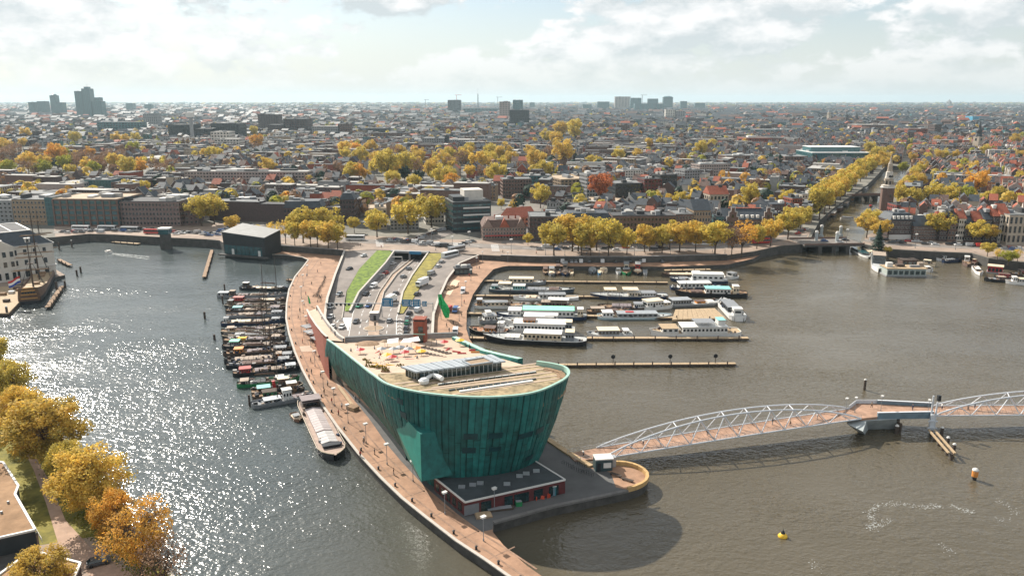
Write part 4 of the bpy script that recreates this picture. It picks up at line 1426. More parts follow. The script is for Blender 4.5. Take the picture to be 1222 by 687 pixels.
raft = [
 ('black barge with a long cream hatch, topmost in the raft', (287, 345), (347, 347), BLACKP, [hat(.25, .68, CREAM), whl(.07, .17, 2.6, WOODDK, FRAMEW), ('mast', .72, 17, .16, 8), cab(.76, .84, .9, CREAM, GREYP, 2)], WOODDK),
 ('pale grey barge jutting furthest left with a rust red deckhouse', (260, 354.5), (344, 354), GREYP, [cab(.02, .16, 1.5, GREYP, STEEL, 3), whl(.18, .25, 2.3, RBROWN, SAND), hat(.3, .44, FRAMEW), hat(.47, .72, CREAM), ('mast', .63, 6, .12)], WOODDK),
 ('dark barge with a red striped deckhouse near its stern', (272, 360.5), (345, 360), WOODDK, [cab(.1, .26, 1.6, REDP, M('faded red roof', (.36, .16, .14), .8, .2, 1), 4), hat(.3, .5, MAUVE), hat(.53, .78, CREAM)], WOOD),
 ('brown barge with long low mauve hatches', (269, 366), (344, 366), BLACKP, [hat(.2, .44, MAUVE), hat(.47, .7, SAND), whl(.06, .13, 2.2, WOOD, GREYP), ('mast', .62, 19, .2, 9)], WOODDK),
 ('dark barge with a turquoise deckhouse roof', (270, 372.5), (344, 370.5), WOODDK, [cab(.12, .26, 1.5, GREYP, CYANP, 4), hat(.32, .55, SAND), cab(.72, .86, 1.0, WHITE, MAUVE, 3)], WOOD),
 ('grey barge with two pale hatches and white bow rails', (270, 378.5), (344, 376), GREYP, [hat(.2, .45, SAND), hat(.5, .64, MAUVE), cab(.74, .9, .9, FRAMEW, GREYP, 3), ('mast', .66, 12, .15, 7)], WOODDK),
 ('navy barge with a pale canvas tent over its hold', (264, 388), (342, 384), NAVY, [hat(.16, .46, CREAM, 1.2), hat(.5, .74, SAND), cab(.78, .9, .9, FRAMEW, GREYP, 2), whl(.05, .12, 2.3, WHITE, GREYP)], WOODDK),
 ('black barge with brown and white deck clutter', (264, 397.5), (341, 392.5), BLACKP, [hat(.24, .42, RBROWN), hat(.46, .7, MAUVE), cab(.1, .2, 1.4, WOOD, SAND, 3)], WOOD),
 ('black barge carrying a long grey hatch and a tan awning', (266, 402.5), (341, 399.5), BLACKP, [hat(.2, .62, GREYP), ('canopy', .68, .84, .7, 2.2, SAND), ('mast', .55, 12, .14, 8)], WOODDK),
 ('low barge with a yellow dinghy stowed on deck', (267, 408), (342, 406), WOODDK, [cab(.24, .36, .7, YELLOWP, YELLOWP, 0, .3), hat(.4, .7, MAUVE), cab(.78, .9, 1.0, WHITE, CREAM, 2)], WOOD),
 ('dark barge with a mint green wheelhouse roof', (266, 415), (346, 413), BLACKP, [cab(.12, .25, 1.9, GREYP, MINT, 4), hat(.3, .58, RBROWN), hat(.6, .7, SAND), ('mast', .72, 8, .12)], WOODDK),
 ('dark barge with an orange canvas cabin', (267, 424), (350, 419), WOODDK, [cab(.16, .28, 1.6, ORANGEP, ORANGEP, 3), hat(.34, .56, MAUVE), cab(.72, .9, 1.0, FRAMEW, GREYP, 4), ('mast', .62, 17, .17, 9)], WOOD),
 ('black barge with a huge flat tan hatch', (268, 433), (355, 426.5), BLACKP, [hat(.14, .66, SAND, .8, .8), cab(.7, .78, 1.4, ORANGEP, SAND, 2), cab(.8, .92, .9, WHITE, GREYP, 3)], WOODDK),
 ('black barge with a narrow brown hatch and short mauve hatchboard', (270, 438.5), (357, 431.5), BLACKP, [hat(.2, .5, RBROWN), hat(.52, .62, FRAMEW), cab(.72, .86, .9, GREYP, GREYP, 3), ('mast', .66, 9, .13)], WOODDK),
 ('dark barge with a red deckhouse above the green hulled one', (278, 448), (359, 440), BLACKP, [cab(.1, .26, 1.5, REDP, M('red canvas', (.42, .12, .11), .8, .15, 1), 5), hat(.32, .52, MAUVE), hat(.56, .72, SAND), cab(.78, .92, 1.0, WHITE, STEEL, 3)], WOOD),
 ('green hulled barge with black hatch covers', (283, 461), (358, 454), GREENP, [hat(.22, .46, BLACKP), cab(.06, .18, 1.2, FRAMEW, CREAM, 3), cab(.62, .74, 1.2, CREAM, FRAMEW, 2)], WOODDK),
 ('crowded small tug with a cream wheelhouse', (300, 470.5), (362, 463), BLACKP, [whl(.52, .72, 3.4, RBROWN, CREAM, 3), cab(.12, .36, 1.3, WOOD, CYANP, 3), ('funnel', .45, 2.8, REDP)], WOOD),
 ('small tug with a white wheelhouse beside the grey tug', (301, 476), (364, 468), WOODDK, [whl(.66, .84, 3.0, WOOD, FRAMEW, 3), cab(.2, .46, 1.2, GREENP, WOODDK, 3), ('funnel', .55, 2.6, BLACKP)], WOOD),
 ('long grey tug with white wheelhouse, lowest in the raft', (300, 486), (374, 473.5), GREYP, [whl(.5, .64, 3.2, WHITE, FRAMEW, 3), cab(.2, .46, 1.0, GREYP, STEEL, 4), hat(.66, .86, FRAMEW, .7), ('mast', .42, 6, .12)], M('grey deck', (.2, .21, .22), .8, .2, 1)),
]
for i, (lb, s, b, hm, its, dk_) in enumerate(raft):
 its = [tuple(SAND if v is CREAM and i % 2 else MAUVE if v is FRAMEW and it_[0] == 'hatch' else v for v in it_) for it_ in its]
 if not any(it_[0] == 'mast' for it_ in its) and i not in (16, 17):
  its.append(('mast', .64, 8 + (i * 5) % 9, .14, 7))
 boat(lb, s, b, 4.8, hm, its, dk_, Hs=1.25, sheer=.5, group=HB, gear=44, strake=CREAM if hm is BLACKP and len(lb) % 2 else None, name='sailing_barge')
pile(268.5, 350, 339, 'dark mooring post left of the topmost rafted barges', .4, False)
pile(266, 362, 353, 'dark stub post at the stern of the furthest jutting barge', .4, False)
pile(298, 484, 471, 'dark slim post by the stern of the long grey tug', .35, False)
pile(256, 405, 399, 'dark dolphin post left of the raft near a cross beam', .5, False)
# cargo barge and dinghy
boat('long cargo barge with pale mauve hatch covers moored by the promenade', (368, 483), (401, 551), 7.2, M('barge hull', (.045, .045, .05), .5, .3, 1), [('canopy', .06, .17, .8, 2.6, MAUVE), whl(.07, .16, 1.9, WOODDK, MAUVE, 3, .66), hat(.2, .62, M('pale mauve hatch', (.38, .33, .32), .7, .15, .4), 1.0, .6), hat(.64, .82, M('pale grey hatch', (.42, .40, .39), .7, .15, .4), 1.0, .6), cab(.84, .88, .7, BLACKP, BLACKP, 0, .6)],
     M('barge side deck', (.34, .25, .2), .8, .2, .6), Hs=1.9, sheer=.25, sfull=.8, bowf=.1, strake=CREAM, cat='barge', name='cargo_barge', gear=10)
boat('small open motorboat beside the cargo barge', (350, 495), (358, 504), 2.6, M('varnished hull', (.2, .11, .07), .5, .2, 1), [cab(.3, .6, .7, FRAMEW, GREYP, 2, .6)], CREAM, Hs=.8, cat='boat', name='motorboat')
# marina boats
MG = 'houseboats and ships moored in the marina'
def mb_(lb, s, b, W, hm, its, dk_=None, **k):
 k.setdefault('group', MG)
 k.setdefault('gear', 14)
 k.setdefault('name', 'houseboat')
 k.setdefault('cat', 'houseboat')
 W *= 1.22
 its = [i[:4] + (i[4] * 1.2,) + i[5:] if i[0] in ('cabin', 'wheelhouse', 'hatch', 'canopy') else i for i in its]
 boat(lb, s, b, W, hm, its, dk_, **k)
GDK = M('pale grey deck', (.38, .39, .38), .8, .15, .6)
mb_('long black hulled ship with a white windowed deckhouse, nearest in the marina', (700, 410.5), (577, 405.5), 7.0, BLACKP, [cab(.24, .60, 2.2, CREAM, FRAMEW, 9, .66), whl(.12, .2, 2.8, GREYP, CREAM, 3), hat(.64, .78, FRAMEW, .9, .6), ('mast', .84, 7)], GDK, Hs=2.0, name='ship', cat='ship', strake=WHITE, gear=24)
mb_('white passenger boat with one long row of square windows', (686, 396.5), (596, 394), 7.0, WHITE, [cab(.12, .8, 2.6, WHITE, FRAMEW, 15, .85), ('upper', .52, .68, .5, 1.3, ORANGEP, RBROWN, 3, 2.7), whl(.04, .12, 3.0, GREYP, CREAM, 2)], GDK, Hs=1.4, name='passenger_boat', cat='passenger boat')
mb_('rusty orange decked tug at the left end of the nearest ships', (606, 399), (560, 396), 5.6, BLACKP, [whl(.1, .24, 3.0, WHITE, FRAMEW, 3), cab(.32, .6, 1.1, ORANGEP, RBROWN, 4), ('funnel', .28, 3.2, WOODDK)], M('rust deck', (.36, .17, .09), .8, .25, 1), Hs=1.7, name='tugboat', cat='tugboat', strake=CREAM, gear=18)
mb_('white boat with pale roof behind the long row of windows', (676, 387), (600, 385), 6.2, WHITE, [cab(.2, .66, 2.3, FRAMEW, WHITE, 9, .8), ('upper', .14, .34, .55, 1.8, WHITE, FRAMEW, 3, 1.2)], GDK, Hs=1.5)
mb_('boat with a long bright mint green roof', (700, 380), (592, 378), 6.6, NAVY, [cab(.14, .7, 2.6, FRAMEW, MINT, 13, .85), whl(.04, .1, 2.7, CREAM, FRAMEW, 2), cab(.72, .86, 2.0, WHITE, FRAMEW, 3, .7)], GDK, Hs=1.5)
mb_('grey motor yacht with rounded white cabin at the left quay', (571, 385), (600, 383), 5.6, GREYP, [cab(.2, .7, 1.8, FRAMEW, GREYP, 5, .75), whl(.3, .5, 3.0, WHITE, FRAMEW, 2)], GDK, Hs=1.5)
mb_('old boat with mauve awnings behind the mint green roof', (684, 368), (634, 366.5), 5.4, WOODDK, [('canopy', .1, .6, .8, 2.6, FRAMEW), cab(.15, .75, 1.6, RBROWN, SAND, 7, .7), ('mast', .7, 7)], WOOD, Hs=1.5)
mb_('white sloop with sharp bow by the quay steps', (566, 367), (632, 366.5), 5.2, WHITE, [cab(.15, .6, 1.4, CREAM, GREYP, 6, .65), whl(.05, .14, 2.4, WOOD, FRAMEW, 2), ('mast', .66, 9, .12, 7)], WOOD, Hs=1.5)
mb_('long grey barge lying alone between two jetties', (584, 347), (686, 349), 6.0, M('slate hull', (.06, .08, .1), .45, .2, 1), [cab(.03, .1, 1.4, CYANP, GREYP, 2, .6), ('canopy', .11, .26, .7, 2.5, CREAM), cab(.28, .42, 1.7, CYANP, FRAMEW, 5, .6), hat(.45, .66, GREYP, .8), hat(.7, .82, RBROWN, .8)], GDK, Hs=1.6, strake=FRAMEW, gear=22)
mb_('navy barge with two cream sun canopies on deck', (796, 355.5), (704, 355), 6.4, NAVY, [('canopy', .38, .58, .7, 2.6, CREAM), cab(.36, .5, 1.5, CREAM, FRAMEW, 4, .7), cab(.16, .34, 1.3, FRAMEW, GREYP, 5, .7), ('canopy', .66, .82, .7, 2.4, CREAM), ('mast', .86, 5)], GDK, Hs=1.7, strake=FRAMEW, gear=20)
mb_('black ship with a turquoise roofed white cabin', (891, 353.5), (805, 351.5), 6.6, BLACKP, [cab(.24, .58, 2.0, FRAMEW, CYANP, 7, .75), whl(.12, .2, 3.0, CREAM, FRAMEW, 2), hat(.62, .78, RBROWN, .9, .6), ('mast', .84, 5)], WOOD, Hs=1.9, name='ship', cat='ship', gear=26)
mb_('dark barge with a long white house and one row of windows', (868, 337), (799, 335), 6.4, NAVY, [cab(.08, .62, 2.9, WHITE, FRAMEW, 6, .8), hat(.68, .84, GREYP, .8)], GDK, Hs=1.5, strake=FRAMEW)
mb_('low brown barge with a pointed bow behind the white house barge', (840, 330), (789, 329.5), 5.2, WOODDK, [hat(.3, .8, CREAM, .9, .6), cab(.1, .26, 1.4, CREAM, FRAMEW, 3)], WOOD, Hs=1.4)
mb_('small white cabin cruiser at the end of the first jetty', (878, 331), (866, 333), 4.4, WHITE, [cab(.2, .65, 1.8, FRAMEW, GREYP, 3, .75)], GDK, Hs=1.3, cat='boat', name='motorboat')
mb_('low brown barge with pink grey covers in the middle jetty row', (770, 369), (713, 368), 5.4, WOODDK, [hat(.3, .7, MAUVE, 1.4, .7), cab(.06, .24, 1.6, FRAMEW, GREYP, 4), ('mast', .8, 6)], WOOD, Hs=1.3)
mb_('white hulled boat with rounded cream cabin beside the pontoon', (766, 369.5), (803, 366), 5.6, WHITE, [cab(.08, .6, 2.4, FRAMEW, CREAM, 6, .75), cab(.64, .84, 1.2, CREAM, WHITE, 2, .6)], GDK, Hs=1.6)
mb_('grey barge with a line of small windows and an orange boat on deck', (796, 365.5), (861, 362.5), 5.6, GREYP, [cab(.06, .4, 1.9, GREYP, STEEL, 7, .8), cab(.52, .68, .8, ORANGEP, RBROWN, 0, .4), hat(.72, .84, FRAMEW, .8)], GDK, Hs=1.4, strake=FRAMEW)
mb_('pale blue boat with a red kayak lying on its cabin roof', (713, 379.5), (801, 379), 5.6, M('pale blue hull', (.42, .55, .60), .45, .1, 1), [cab(.06, .2, 1.8, WHITE, FRAMEW, 3, .7), cab(.26, .8, 1.4, GREYP, STEEL, 8, .75), ('upper', .38, .48, .2, .35, REDP, REDP, 0, 1.6)], GDK, Hs=1.2, strake=WHITE)
mb_('grey and white ship lying diagonally at the outer pontoon', (882, 383.5), (862, 362), 6.0, WHITE, [cab(.3, .72, 1.7, BLACKP, GREYP, 5, .7), whl(.08, .2, 2.6, FRAMEW, WHITE, 2), cab(.74, .86, 1.0, WHITE, GREYP, 2, .6)], GDK, Hs=2.0, strake=WHITE, name='ship', cat='ship')
mb_('long white passenger ship with black cabin windows on the outer jetty', (882, 399.5), (775, 400.5), 7.2, WHITE, [cab(.16, .66, 2.3, FRAMEW, WHITE, 12, .8), whl(.18, .26, 4.2, FRAMEW, CYANP, 3), ('canopy', .3, .52, .7, 3.6, GREYP), cab(.7, .88, 1.6, FRAMEW, TIMBER, 3, .75)], TIMBER, Hs=2.0, strake=FRAMEW, name='passenger_ship', cat='ship')
mb_('small white boat with cream roof on the outer jetty', (754, 400.5), (700, 401), 5.2, WHITE, [cab(.3, .76, 1.7, GREYP, CREAM, 6, .8), cab(.08, .2, 1.4, WHITE, FRAMEW, 2, .6)], GDK, Hs=1.3)
SG = 'small boats moored stern-on below the marina wall'
for lb, x, y, W, hm, its, dk_ in (
 ('old dark workboat, leftmost below the marina wall', 651, 327.5, 3.4, WOODDK, [cab(.2, .6, 1.2, WOOD, RBROWN, 2)], WOOD),
 ('pale grey workboat with crates on deck below the marina wall', 658.5, 329, 4.2, GREYP, [cab(.3, .6, 1.8, CREAM, GREYP, 3), hat(.64, .84, CREAM, .8)], WOOD),
 ('rusty workboat with a brown wheelhouse below the marina wall', 666, 328, 3.6, RBROWN, [whl(.2, .5, 2.6, WOODDK, RBROWN, 2)], WOOD),
 ('dark blue workboat with a tall cabin below the marina wall', 674.5, 329, 5.0, NAVY, [whl(.1, .4, 3.2, SAND, GREYP, 2), hat(.5, .8, WOODDK, .8)], WOOD),
 ('tiny cream dinghy beside the dark blue workboat', 682, 328, 2.2, CREAM, [cab(.3, .5, .5, WOOD, WOOD, 0)], CREAM),
 ('grey covered boat with a rounded canvas top', 707, 326, 4.4, GREYP, [hat(.08, .8, STEEL, 1.4, .8)], GDK),
 ('tiny blue dinghy between two covered boats', 715, 327.5, 2.0, M('dinghy blue', (.1, .25, .4), .5, .1, 1), [], CREAM),
 ('cream covered boat with long pointed canvas', 720.5, 326, 4.2, CREAM, [hat(.08, .8, CREAM, 1.4, .85)], WOOD),
 ('small white boat beside the green hulled tug', 738, 327, 3.0, WHITE, [cab(.2, .6, 1.0, CREAM, FRAMEW, 2)], GDK),
 ('green hulled tug with a cream wheelhouse', 747.5, 328, 5.2, GREENP, [whl(.2, .5, 3.0, CREAM, GREYP, 3), cab(.52, .7, 1.2, WOOD, GREYP, 2)], WOOD),
 ('black tug with a red band and white tyre', 761, 328, 5.2, BLACKP, [whl(.2, .5, 2.8, REDP, FRAMEW, 3), hat(.55, .75, CREAM, .8)], WOOD),
 ('tiny white inflatable beside the black tug', 770, 328, 2.2, WHITE, [], GREYP)):
 f = W / 5.0
 boat(lb, (x - .3, y - 7 * f - 3), (x, y + 1.2), W, hm, its, dk_, Hs=1.2 * (.6 + .4 * f), group=SG, gear=6 if W > 3 else 0, cat='boat', name='workboat', sfull=.75)
mb_('slim white barge squeezed between the grey barge and the next jetty', (690, 357), (612, 357.5), 5.0, WHITE, [cab(.2, .6, 1.6, FRAMEW, GREYP, 7, .75), hat(.64, .8, CREAM)], GDK, Hs=1.3)
mb_('brown sailing barge with folded mast left of the pale blue boat', (700, 373.5), (752, 373), 4.6, WOODDK, [cab(.1, .4, 1.3, WOOD, SAND, 4), hat(.45, .7, RBROWN), ('mast', .74, 8)], WOOD, Hs=1.3)
mb_('white topped houseboat between the navy and the black ship', (800, 345), (862, 344), 5.2, NAVY, [cab(.15, .75, 2.1, FRAMEW, WHITE, 8, .85)], GDK, Hs=1.3)
mb_('grey houseboat with cream roof along the first jetty', (600, 338.5), (652, 339), 4.8, GREYP, [cab(.15, .7, 1.9, CREAM, CREAM, 6, .85)], GDK, Hs=1.3)
# right bank
RG = 'boats and houseboats along the right bank'
boat('long white canal cruise boat with glass roof beside the canal bridge', (1018, 298), (1037, 309), 5.0, WHITE, [cab(.12, .78, 1.5, GREYP, GLASSB, 9, .8)], GDK, Hs=1.2, group=RG, name='tour_boat', cat='tour boat')
boat('cream topped tour boat next to the glass roofed one', (1027, 297), (1045, 308), 4.6, CREAM, [cab(.12, .78, 1.7, CREAM, CREAM, 9, .8)], WOOD, Hs=1.2, group=RG, name='tour_boat', cat='tour boat')
boat('tall houseboat with dark windows and white stern by the fir tree', (1047, 306), (1049, 326), 7.5, WHITE, [cab(.1, .62, 4.6, M('houseboat grey', (.1, .11, .11), .6, .2, 1), SAND, 4, .85)], GDK, Hs=2.0, group=RG, name='houseboat', cat='houseboat', gear=6, sfull=.9)
def floathouse(label, p0, p1, depth, h, wall, roof, nw, base=None, terrace=None, z=0, group=RG):
 A, B = G(*p0), G(*p1)
 L = math.hypot(B[0] - A[0], B[1] - A[1])
 t = thing('floating_home', label, 'houseboat', (*A, 0), math.atan2(B[1] - A[1], B[0] - A[0]), group)
 mb = MB(); mb.box((L / 2, depth / 2, -.5), (L, depth, 1.2)); mb.build('float', base or GREYW, t)
 mb = MB(); mb.box((L / 2, depth / 2 - .2, .7), (L - .8, depth - 1.2, h)); mb.build('wall', wall, t)
 mb = MB(); mb.box((L / 2, depth / 2 - .2, .7 + h), (L - .2, depth - .6, .25)); mb.build('roof', roof, t)
 for i in range(nw):
  mb = MB(); mb.box(((i + .5) * (L - 1) / nw + .5, .34, 1.1), ((L - 1) / nw * .7, .16, h * .6)); mb.build('window', HULLG, t)
 return t
fh = floathouse('flat floating home with a long window wall and roof terrace', (1057.5, 330), (1106, 330.5), 11, 3.4, M('pale teal cladding', (.34, .38, .35), .6, .1, .6), TIMBER, 7)
L0 = 26
for i, (x, y, w, d, h, m_) in enumerate(((3, 5, 3, 2.4, 2.3, FRAMEW), (9, 6, 4, 3, 1.2, WOODDK), (16, 4.5, 5, 1.4, 1.0, GREYP), (20, 7, 2.5, 2.5, 2.0, SAND))):
 mb = MB(); mb.box((x, y, 4.35), (w, d, h)); mb.build('roof_hut', m_, fh)
floathouse('brown floating home with a red brown hipped roof', (1076, 319), (1096, 319), 7, 3.2, RBROWN, WOODDK, 3)
floathouse('dark glazed floating pavilion by the quay road', (1103, 308), (1119, 308), 6, 2.6, BLG, GREYP, 5)
floathouse('red walled floating home with a big cream flat roof', (1177, 325.5), (1197, 327.5), 7, 3.0, REDP, CREAM, 4)
for lb, s, b, W, hm, its in (
 ('white cabin boat moored below the flat floating home', (1104, 322), (1111, 325), 3.6, WHITE, [cab(.1, .6, 1.4, CREAM, FRAMEW, 2)]),
 ('cream canopy boat behind the flat floating home', (1098, 316), (1116, 318), 3.8, CREAM, [('canopy', .2, .7, .8, 2.2, CREAM)]),
 ('white motor yacht alongside the quay road', (1119, 311), (1150, 309), 4.4, WHITE, [cab(.15, .6, 1.8, WHITE, GREYP, 4), whl(.28, .44, 3.4, WHITE, FRAMEW, 2)]),
 ('dark blue launch in front of the white motor yacht', (1125, 313.5), (1146, 312), 3.2, NAVY, [cab(.2, .6, .9, FRAMEW, GREYP, 3)]),
 ('dark red tug with white wheelhouse facing the open water', (1152, 308), (1155, 319), 4.8, RBROWN, [whl(.3, .55, 2.6, WHITE, FRAMEW, 2)]),
 ('rust coloured launch beside the dark red tug', (1160, 308), (1164, 317), 3.6, RBROWN, [cab(.2, .7, 1.2, REDP, CREAM, 2)]),
 ('small white speedboat near the red floating home', (1163, 320), (1170, 329), 3.6, WHITE, [cab(.3, .6, .9, GREYP, FRAMEW, 2)]),
 ('black barge with brown hatches in front of the red floating home', (1201, 336), (1174, 335), 5.0, BLACKP, [cab(.1, .4, 1.6, RBROWN, SAND, 3), hat(.5, .8, GREYP, .8)]),
 ('brown houseboat with pale roof behind the red tug', (1168, 311), (1182, 313.5), 4.6, WOODDK, [cab(.1, .8, 2.2, RBROWN, SAND, 5)]),
 ('grey houseboat moored under the quay garden', (1184, 317), (1202, 320.5), 4.8, GREYP, [cab(.1, .8, 2.3, GREYP, FRAMEW, 6)]),
 ('dark houseboat with red cabin left of the maroon awnings', (1186, 332), (1212, 334), 4.8, BLACKP, [cab(.2, .7, 1.9, REDP, RBROWN, 5)]),
 ('small white launch between the tour boats and the fir', (1040, 303), (1046, 312), 3.2, WHITE, [cab(.2, .6, 1.1, GREYP, FRAMEW, 2)]),
 ('white ship with turquoise awning at the right picture edge', (1250, 341), (1199, 338), 6.0, WHITE, [cab(.2, .7, 2.0, FRAMEW, CREAM, 8), ('canopy', .25, .55, .7, 3.2, CYANP), whl(.74, .84, 2.6, WHITE, FRAMEW, 2)]),
 ('dark barge with maroon awnings behind the white ship', (1245, 331), (1203, 329), 5.4, WOODDK, [('canopy', .1, .7, .8, 2.4, RBROWN), cab(.2, .6, 1.4, WOOD, REDP, 5)])):
 boat(lb, s, b, W, hm, its, None, Hs=1.4, group=RG, gear=8, cat='boat', name='moored_boat')
# canal boats
for i in range(13):
 f = i / 12
 x = 984 + 46 * f + (4 if i % 2 else 0)
 y = 262 - 36 * f
 boat(random.choice(['dark', 'brown', 'grey']) + ' houseboat moored along the left bank of the canal', (x, y), (x + 4.2, y - 3.6), 4.6, random.choice([BLACKP, WOODDK, GREYP]), [cab(.1, .75, 2.3, random.choice([WOOD, GREYP, WHITE, RBROWN]), random.choice([GREYP, FRAMEW, SAND]), 0, .85)], Hs=1.1, group='houseboats along the canal', cat='houseboat', name='houseboat')
boat('white tour boat under way at the mouth of the canal', (1003, 261), (1020, 262.5), 4.6, WHITE, [cab(.12, .8, 1.3, FRAMEW, GREYP, 8, .8)], Hs=1.0, cat='tour boat', name='tour_boat')
boat('little dark red boat further up the canal', (1037, 247), (1041, 247), 3.0, RBROWN, [cab(.2, .7, 1.2, REDP, REDP, 0)], Hs=.9, cat='boat', name='motorboat')
# speedboat and its wake on the left basin
boat('small white motorboat speeding across the left basin', (132, 302.5), (127, 301), 3.0, WHITE, [cab(.3, .6, .9, GREYP, FRAMEW, 2)], CREAM, Hs=1.0, cat='motorboat', name='motorboat')
FOAM = M('white water foam', (.62, .64, .62), .8, .2, .6)
FOAM.node_tree.nodes['Principled BSDF'].inputs['Alpha'].default_value = .55
def foam(name, runs, wid, seed, n=60, lo=.15, hi=.6):
 rr = random.Random(seed)
 mb = MB()
 for pts in runs:
  e = [G(*p) for p in pts]
  for a, b in zip(e, e[1:]):
   for _ in range(n):
    f = rr.random()
    x = a[0] + (b[0] - a[0]) * f + rr.gauss(0, wid)
    y = a[1] + (b[1] - a[1]) * f + rr.gauss(0, wid * 1.2)
    s = rr.uniform(lo, hi)
    k = rr.randint(5, 7)
    ph = rr.random() * 6
    mb.face([(x + s * rr.uniform(.5, 1.5) * math.cos(ph + 6.283 * i / k), y + s * rr.uniform(.4, .9) * math.sin(ph + 6.283 * i / k), .05) for i in range(k)])
 mb.build(name, FOAM, kind='stuff')
foam('wake', [[(131, 302.5), (150, 305.5), (176, 309)], [(131, 302), (152, 304), (178, 306.5)]], .5, 3, 200, .12, .5)
foam('foam_streak', [[(1036, 630), (1044, 622), (1036, 612), (1048, 603), (1070, 601), (1095, 604), (1112, 605)], [(1035, 631), (1050, 626), (1063, 620)], [(1112, 603), (1122, 604)], [(1135, 603), (1148, 608), (1160, 611)]], .5, 5, 46, .06, .17)
foam('foam_streak', [[(1190, 596), (1205, 606), (1214, 613)], [(968, 670), (974, 678)], [(1122, 648), (1136, 660)], [(1192, 622), (1210, 620)]], .7, 6, 24, .05, .16)
# buoys
t = thing('buoy', 'yellow floating buoy with a black cone top', 'buoy', (*G(934, 640), 0))
mb = MB(); mb.lathe([(.2, -.4), (.95, -.2), (1.0, .25), (.6, .75), (.3, .9)], 16); mb.build('float', YELLOWP, t, smooth=True)
mb = MB(); mb.lathe([(.5, .78), (.34, 1.2), (.12, 1.5)], 12); mb.build('cone', BLACKP, t)
mb = MB(); mb.lathe([(.05, 1.5), (.05, 1.9)], 6); mb.build('antenna', BLACKP, t)
t = thing('channel_mark', 'orange channel mark with white top standing in the water', 'buoy', (*G(1162.5, 572), 0))
mb = MB(); mb.tube((0, 0, -1), (0, 0, .9), .5, n=10); mb.build('foot', BLACKP, t)
mb = MB(); mb.tube((0, 0, .9), (0, 0, 2.4), .72, n=12); mb.build('drum', ORANGEP, t)
mb = MB(); mb.lathe([(.72, 2.4), (.72, 2.7), (.4, 3.0), (.05, 3.1)], 12); mb.build('top', FRAMEW, t)

# ------------------------------------------------------------------ maritime museum, its pier and the old sailing ship
def facade_windows(t, x0, L, z0, z1, nx, nz, y, w, h, mat=GLASS, frame=None, name='window', depth=.14, arch=False):
 """each window an object of its own on a wall facing -y in the thing's own axes"""
 me = None
 for i in range(nx):
  for j in range(nz):
   xx = x0 + (i + .5) * L / nx
   zz_ = z0 + (j + .5) * (z1 - z0) / nz - h / 2
   if me is None:
    mb = MB()
    mb.box((0, 0, 0), (w, depth, h), 0)
    if frame:
     mb.box((0, .03, -.12), (w + .3, depth * .6, h + .24), 1)
     if arch:
      mb.box((0, 0, h / 2), (w, depth + .02, .1), 1)
    me = mb.data(name, [mat] + ([frame] if frame else []))
   link(name, me, t, None, (xx, y, zz_))
A, B = G(-60, 345, 1.5), G(68, 328, 1.5)
mr = math.atan2(B[1] - A[1], B[0] - A[0])
ML = math.hypot(B[0] - A[0], B[1] - A[1])
mb = MB(A[0], A[1], 0, mr)
mb.prism([(-60, -12), (ML - 14, -12), (ML + 3, -3), (ML + 3, 62), (-60, 62)], -1, 1.6, 1, 0)
struct('museum_quay', mb, [PAVE, QWALL])
MM = thing('maritime_museum', 'stately white naval storehouse with dark hipped roof behind the sailing ship', 'museum', (*A, 1.6), mr)
hw = 17.0
mb = MB(); mb.prism([(-40, 0), (ML, 0), (ML, 46), (-40, 46)], 0, hw, 0, 1); mb.build('wall', [PLASTER, RFLAT], MM)
mb = MB()
o_, i_ = [(-40.6, -.6), (ML + .6, -.6), (ML + .6, 46.6), (-40.6, 46.6)], [(-34, 7), (ML - 8, 7), (ML - 8, 39), (-34, 39)]
lo = [(x, y, hw) for x, y in o_]; hi = [(x, y, hw + 6.5) for x, y in i_]
mb.mesh(lo + hi, [(0, 1, 5, 4), (1, 2, 6, 5), (2, 3, 7, 6), (3, 0, 4, 7)], 0)
mb.mesh(hi, [(0, 1, 2, 3)], 1)
mb.build('roof', [RSLATE, RDARK], MM)
for nm, z_, h_ in (('cornice', hw - .5, .7), ('string_course', 5.4, .4)):
 mb = MB()
 mb.box((ML / 2 - 20, -.25, z_), (ML + 41, .5, h_)); mb.box((ML + .25, 23, z_), (.5, 46, h_))
 mb.build(nm, FRAMEW, MM)
facade_windows(MM, -38, ML + 36, 5.8, 16.4, 19, 2, -.05, 1.5, 2.6, GLASS, FRAMEW)
facade_windows(MM, -38, ML + 36, .6, 5.2, 19, 1, -.05, 2.0, 3.6, GLASS, FRAMEW, 'arched_opening')
me = None
for j, (z_, h_) in enumerate(((1.0, 3.4), (7.2, 2.6), (12.3, 2.6))):
 for k in range(9):
  mb = MB(); mb.box((0, 0, 0), (.14, 1.5, h_)); 
  mb.build('window', GLASS, MM).location = (ML + .06, 3 + k * 5, z_)
for k in range(6):
 mb = MB(); mb.box((0, 0, 0), (2.2, 2.6, 2.2)); mb.prism([(-1.4, -1.6), (1.4, -1.6), (1.4, 1.2), (-1.4, 1.2)], 2.2, 2.5); o = mb.build('dormer', FRAMEW, MM); o.location = (-26 + k * (ML + 20) / 5.4, 2.2, hw + 1.0)
 mb = MB(); mb.box((0, -1.36, .5), (1.2, .1, 1.3)); mb.build('dormer_window', GLASS, o)
mb = MB()
ped = [(ML * .28, -1.2), (ML * .62, -1.2), (ML * .62, 2), (ML * .28, 2)]
mb.prism(ped, 0, hw, 0)
c = ML * .45
mb.mesh([(ML * .27, -1.3, hw), (ML * .63, -1.3, hw), (c, -1.3, hw + 5), (ML * .27, 8, hw), (ML * .63, 8, hw), (c, 8, hw + 5)], [(0, 1, 2), (1, 4, 5, 2), (0, 2, 5, 3)])
mb.build('pediment_bay', PLASTER, MM)
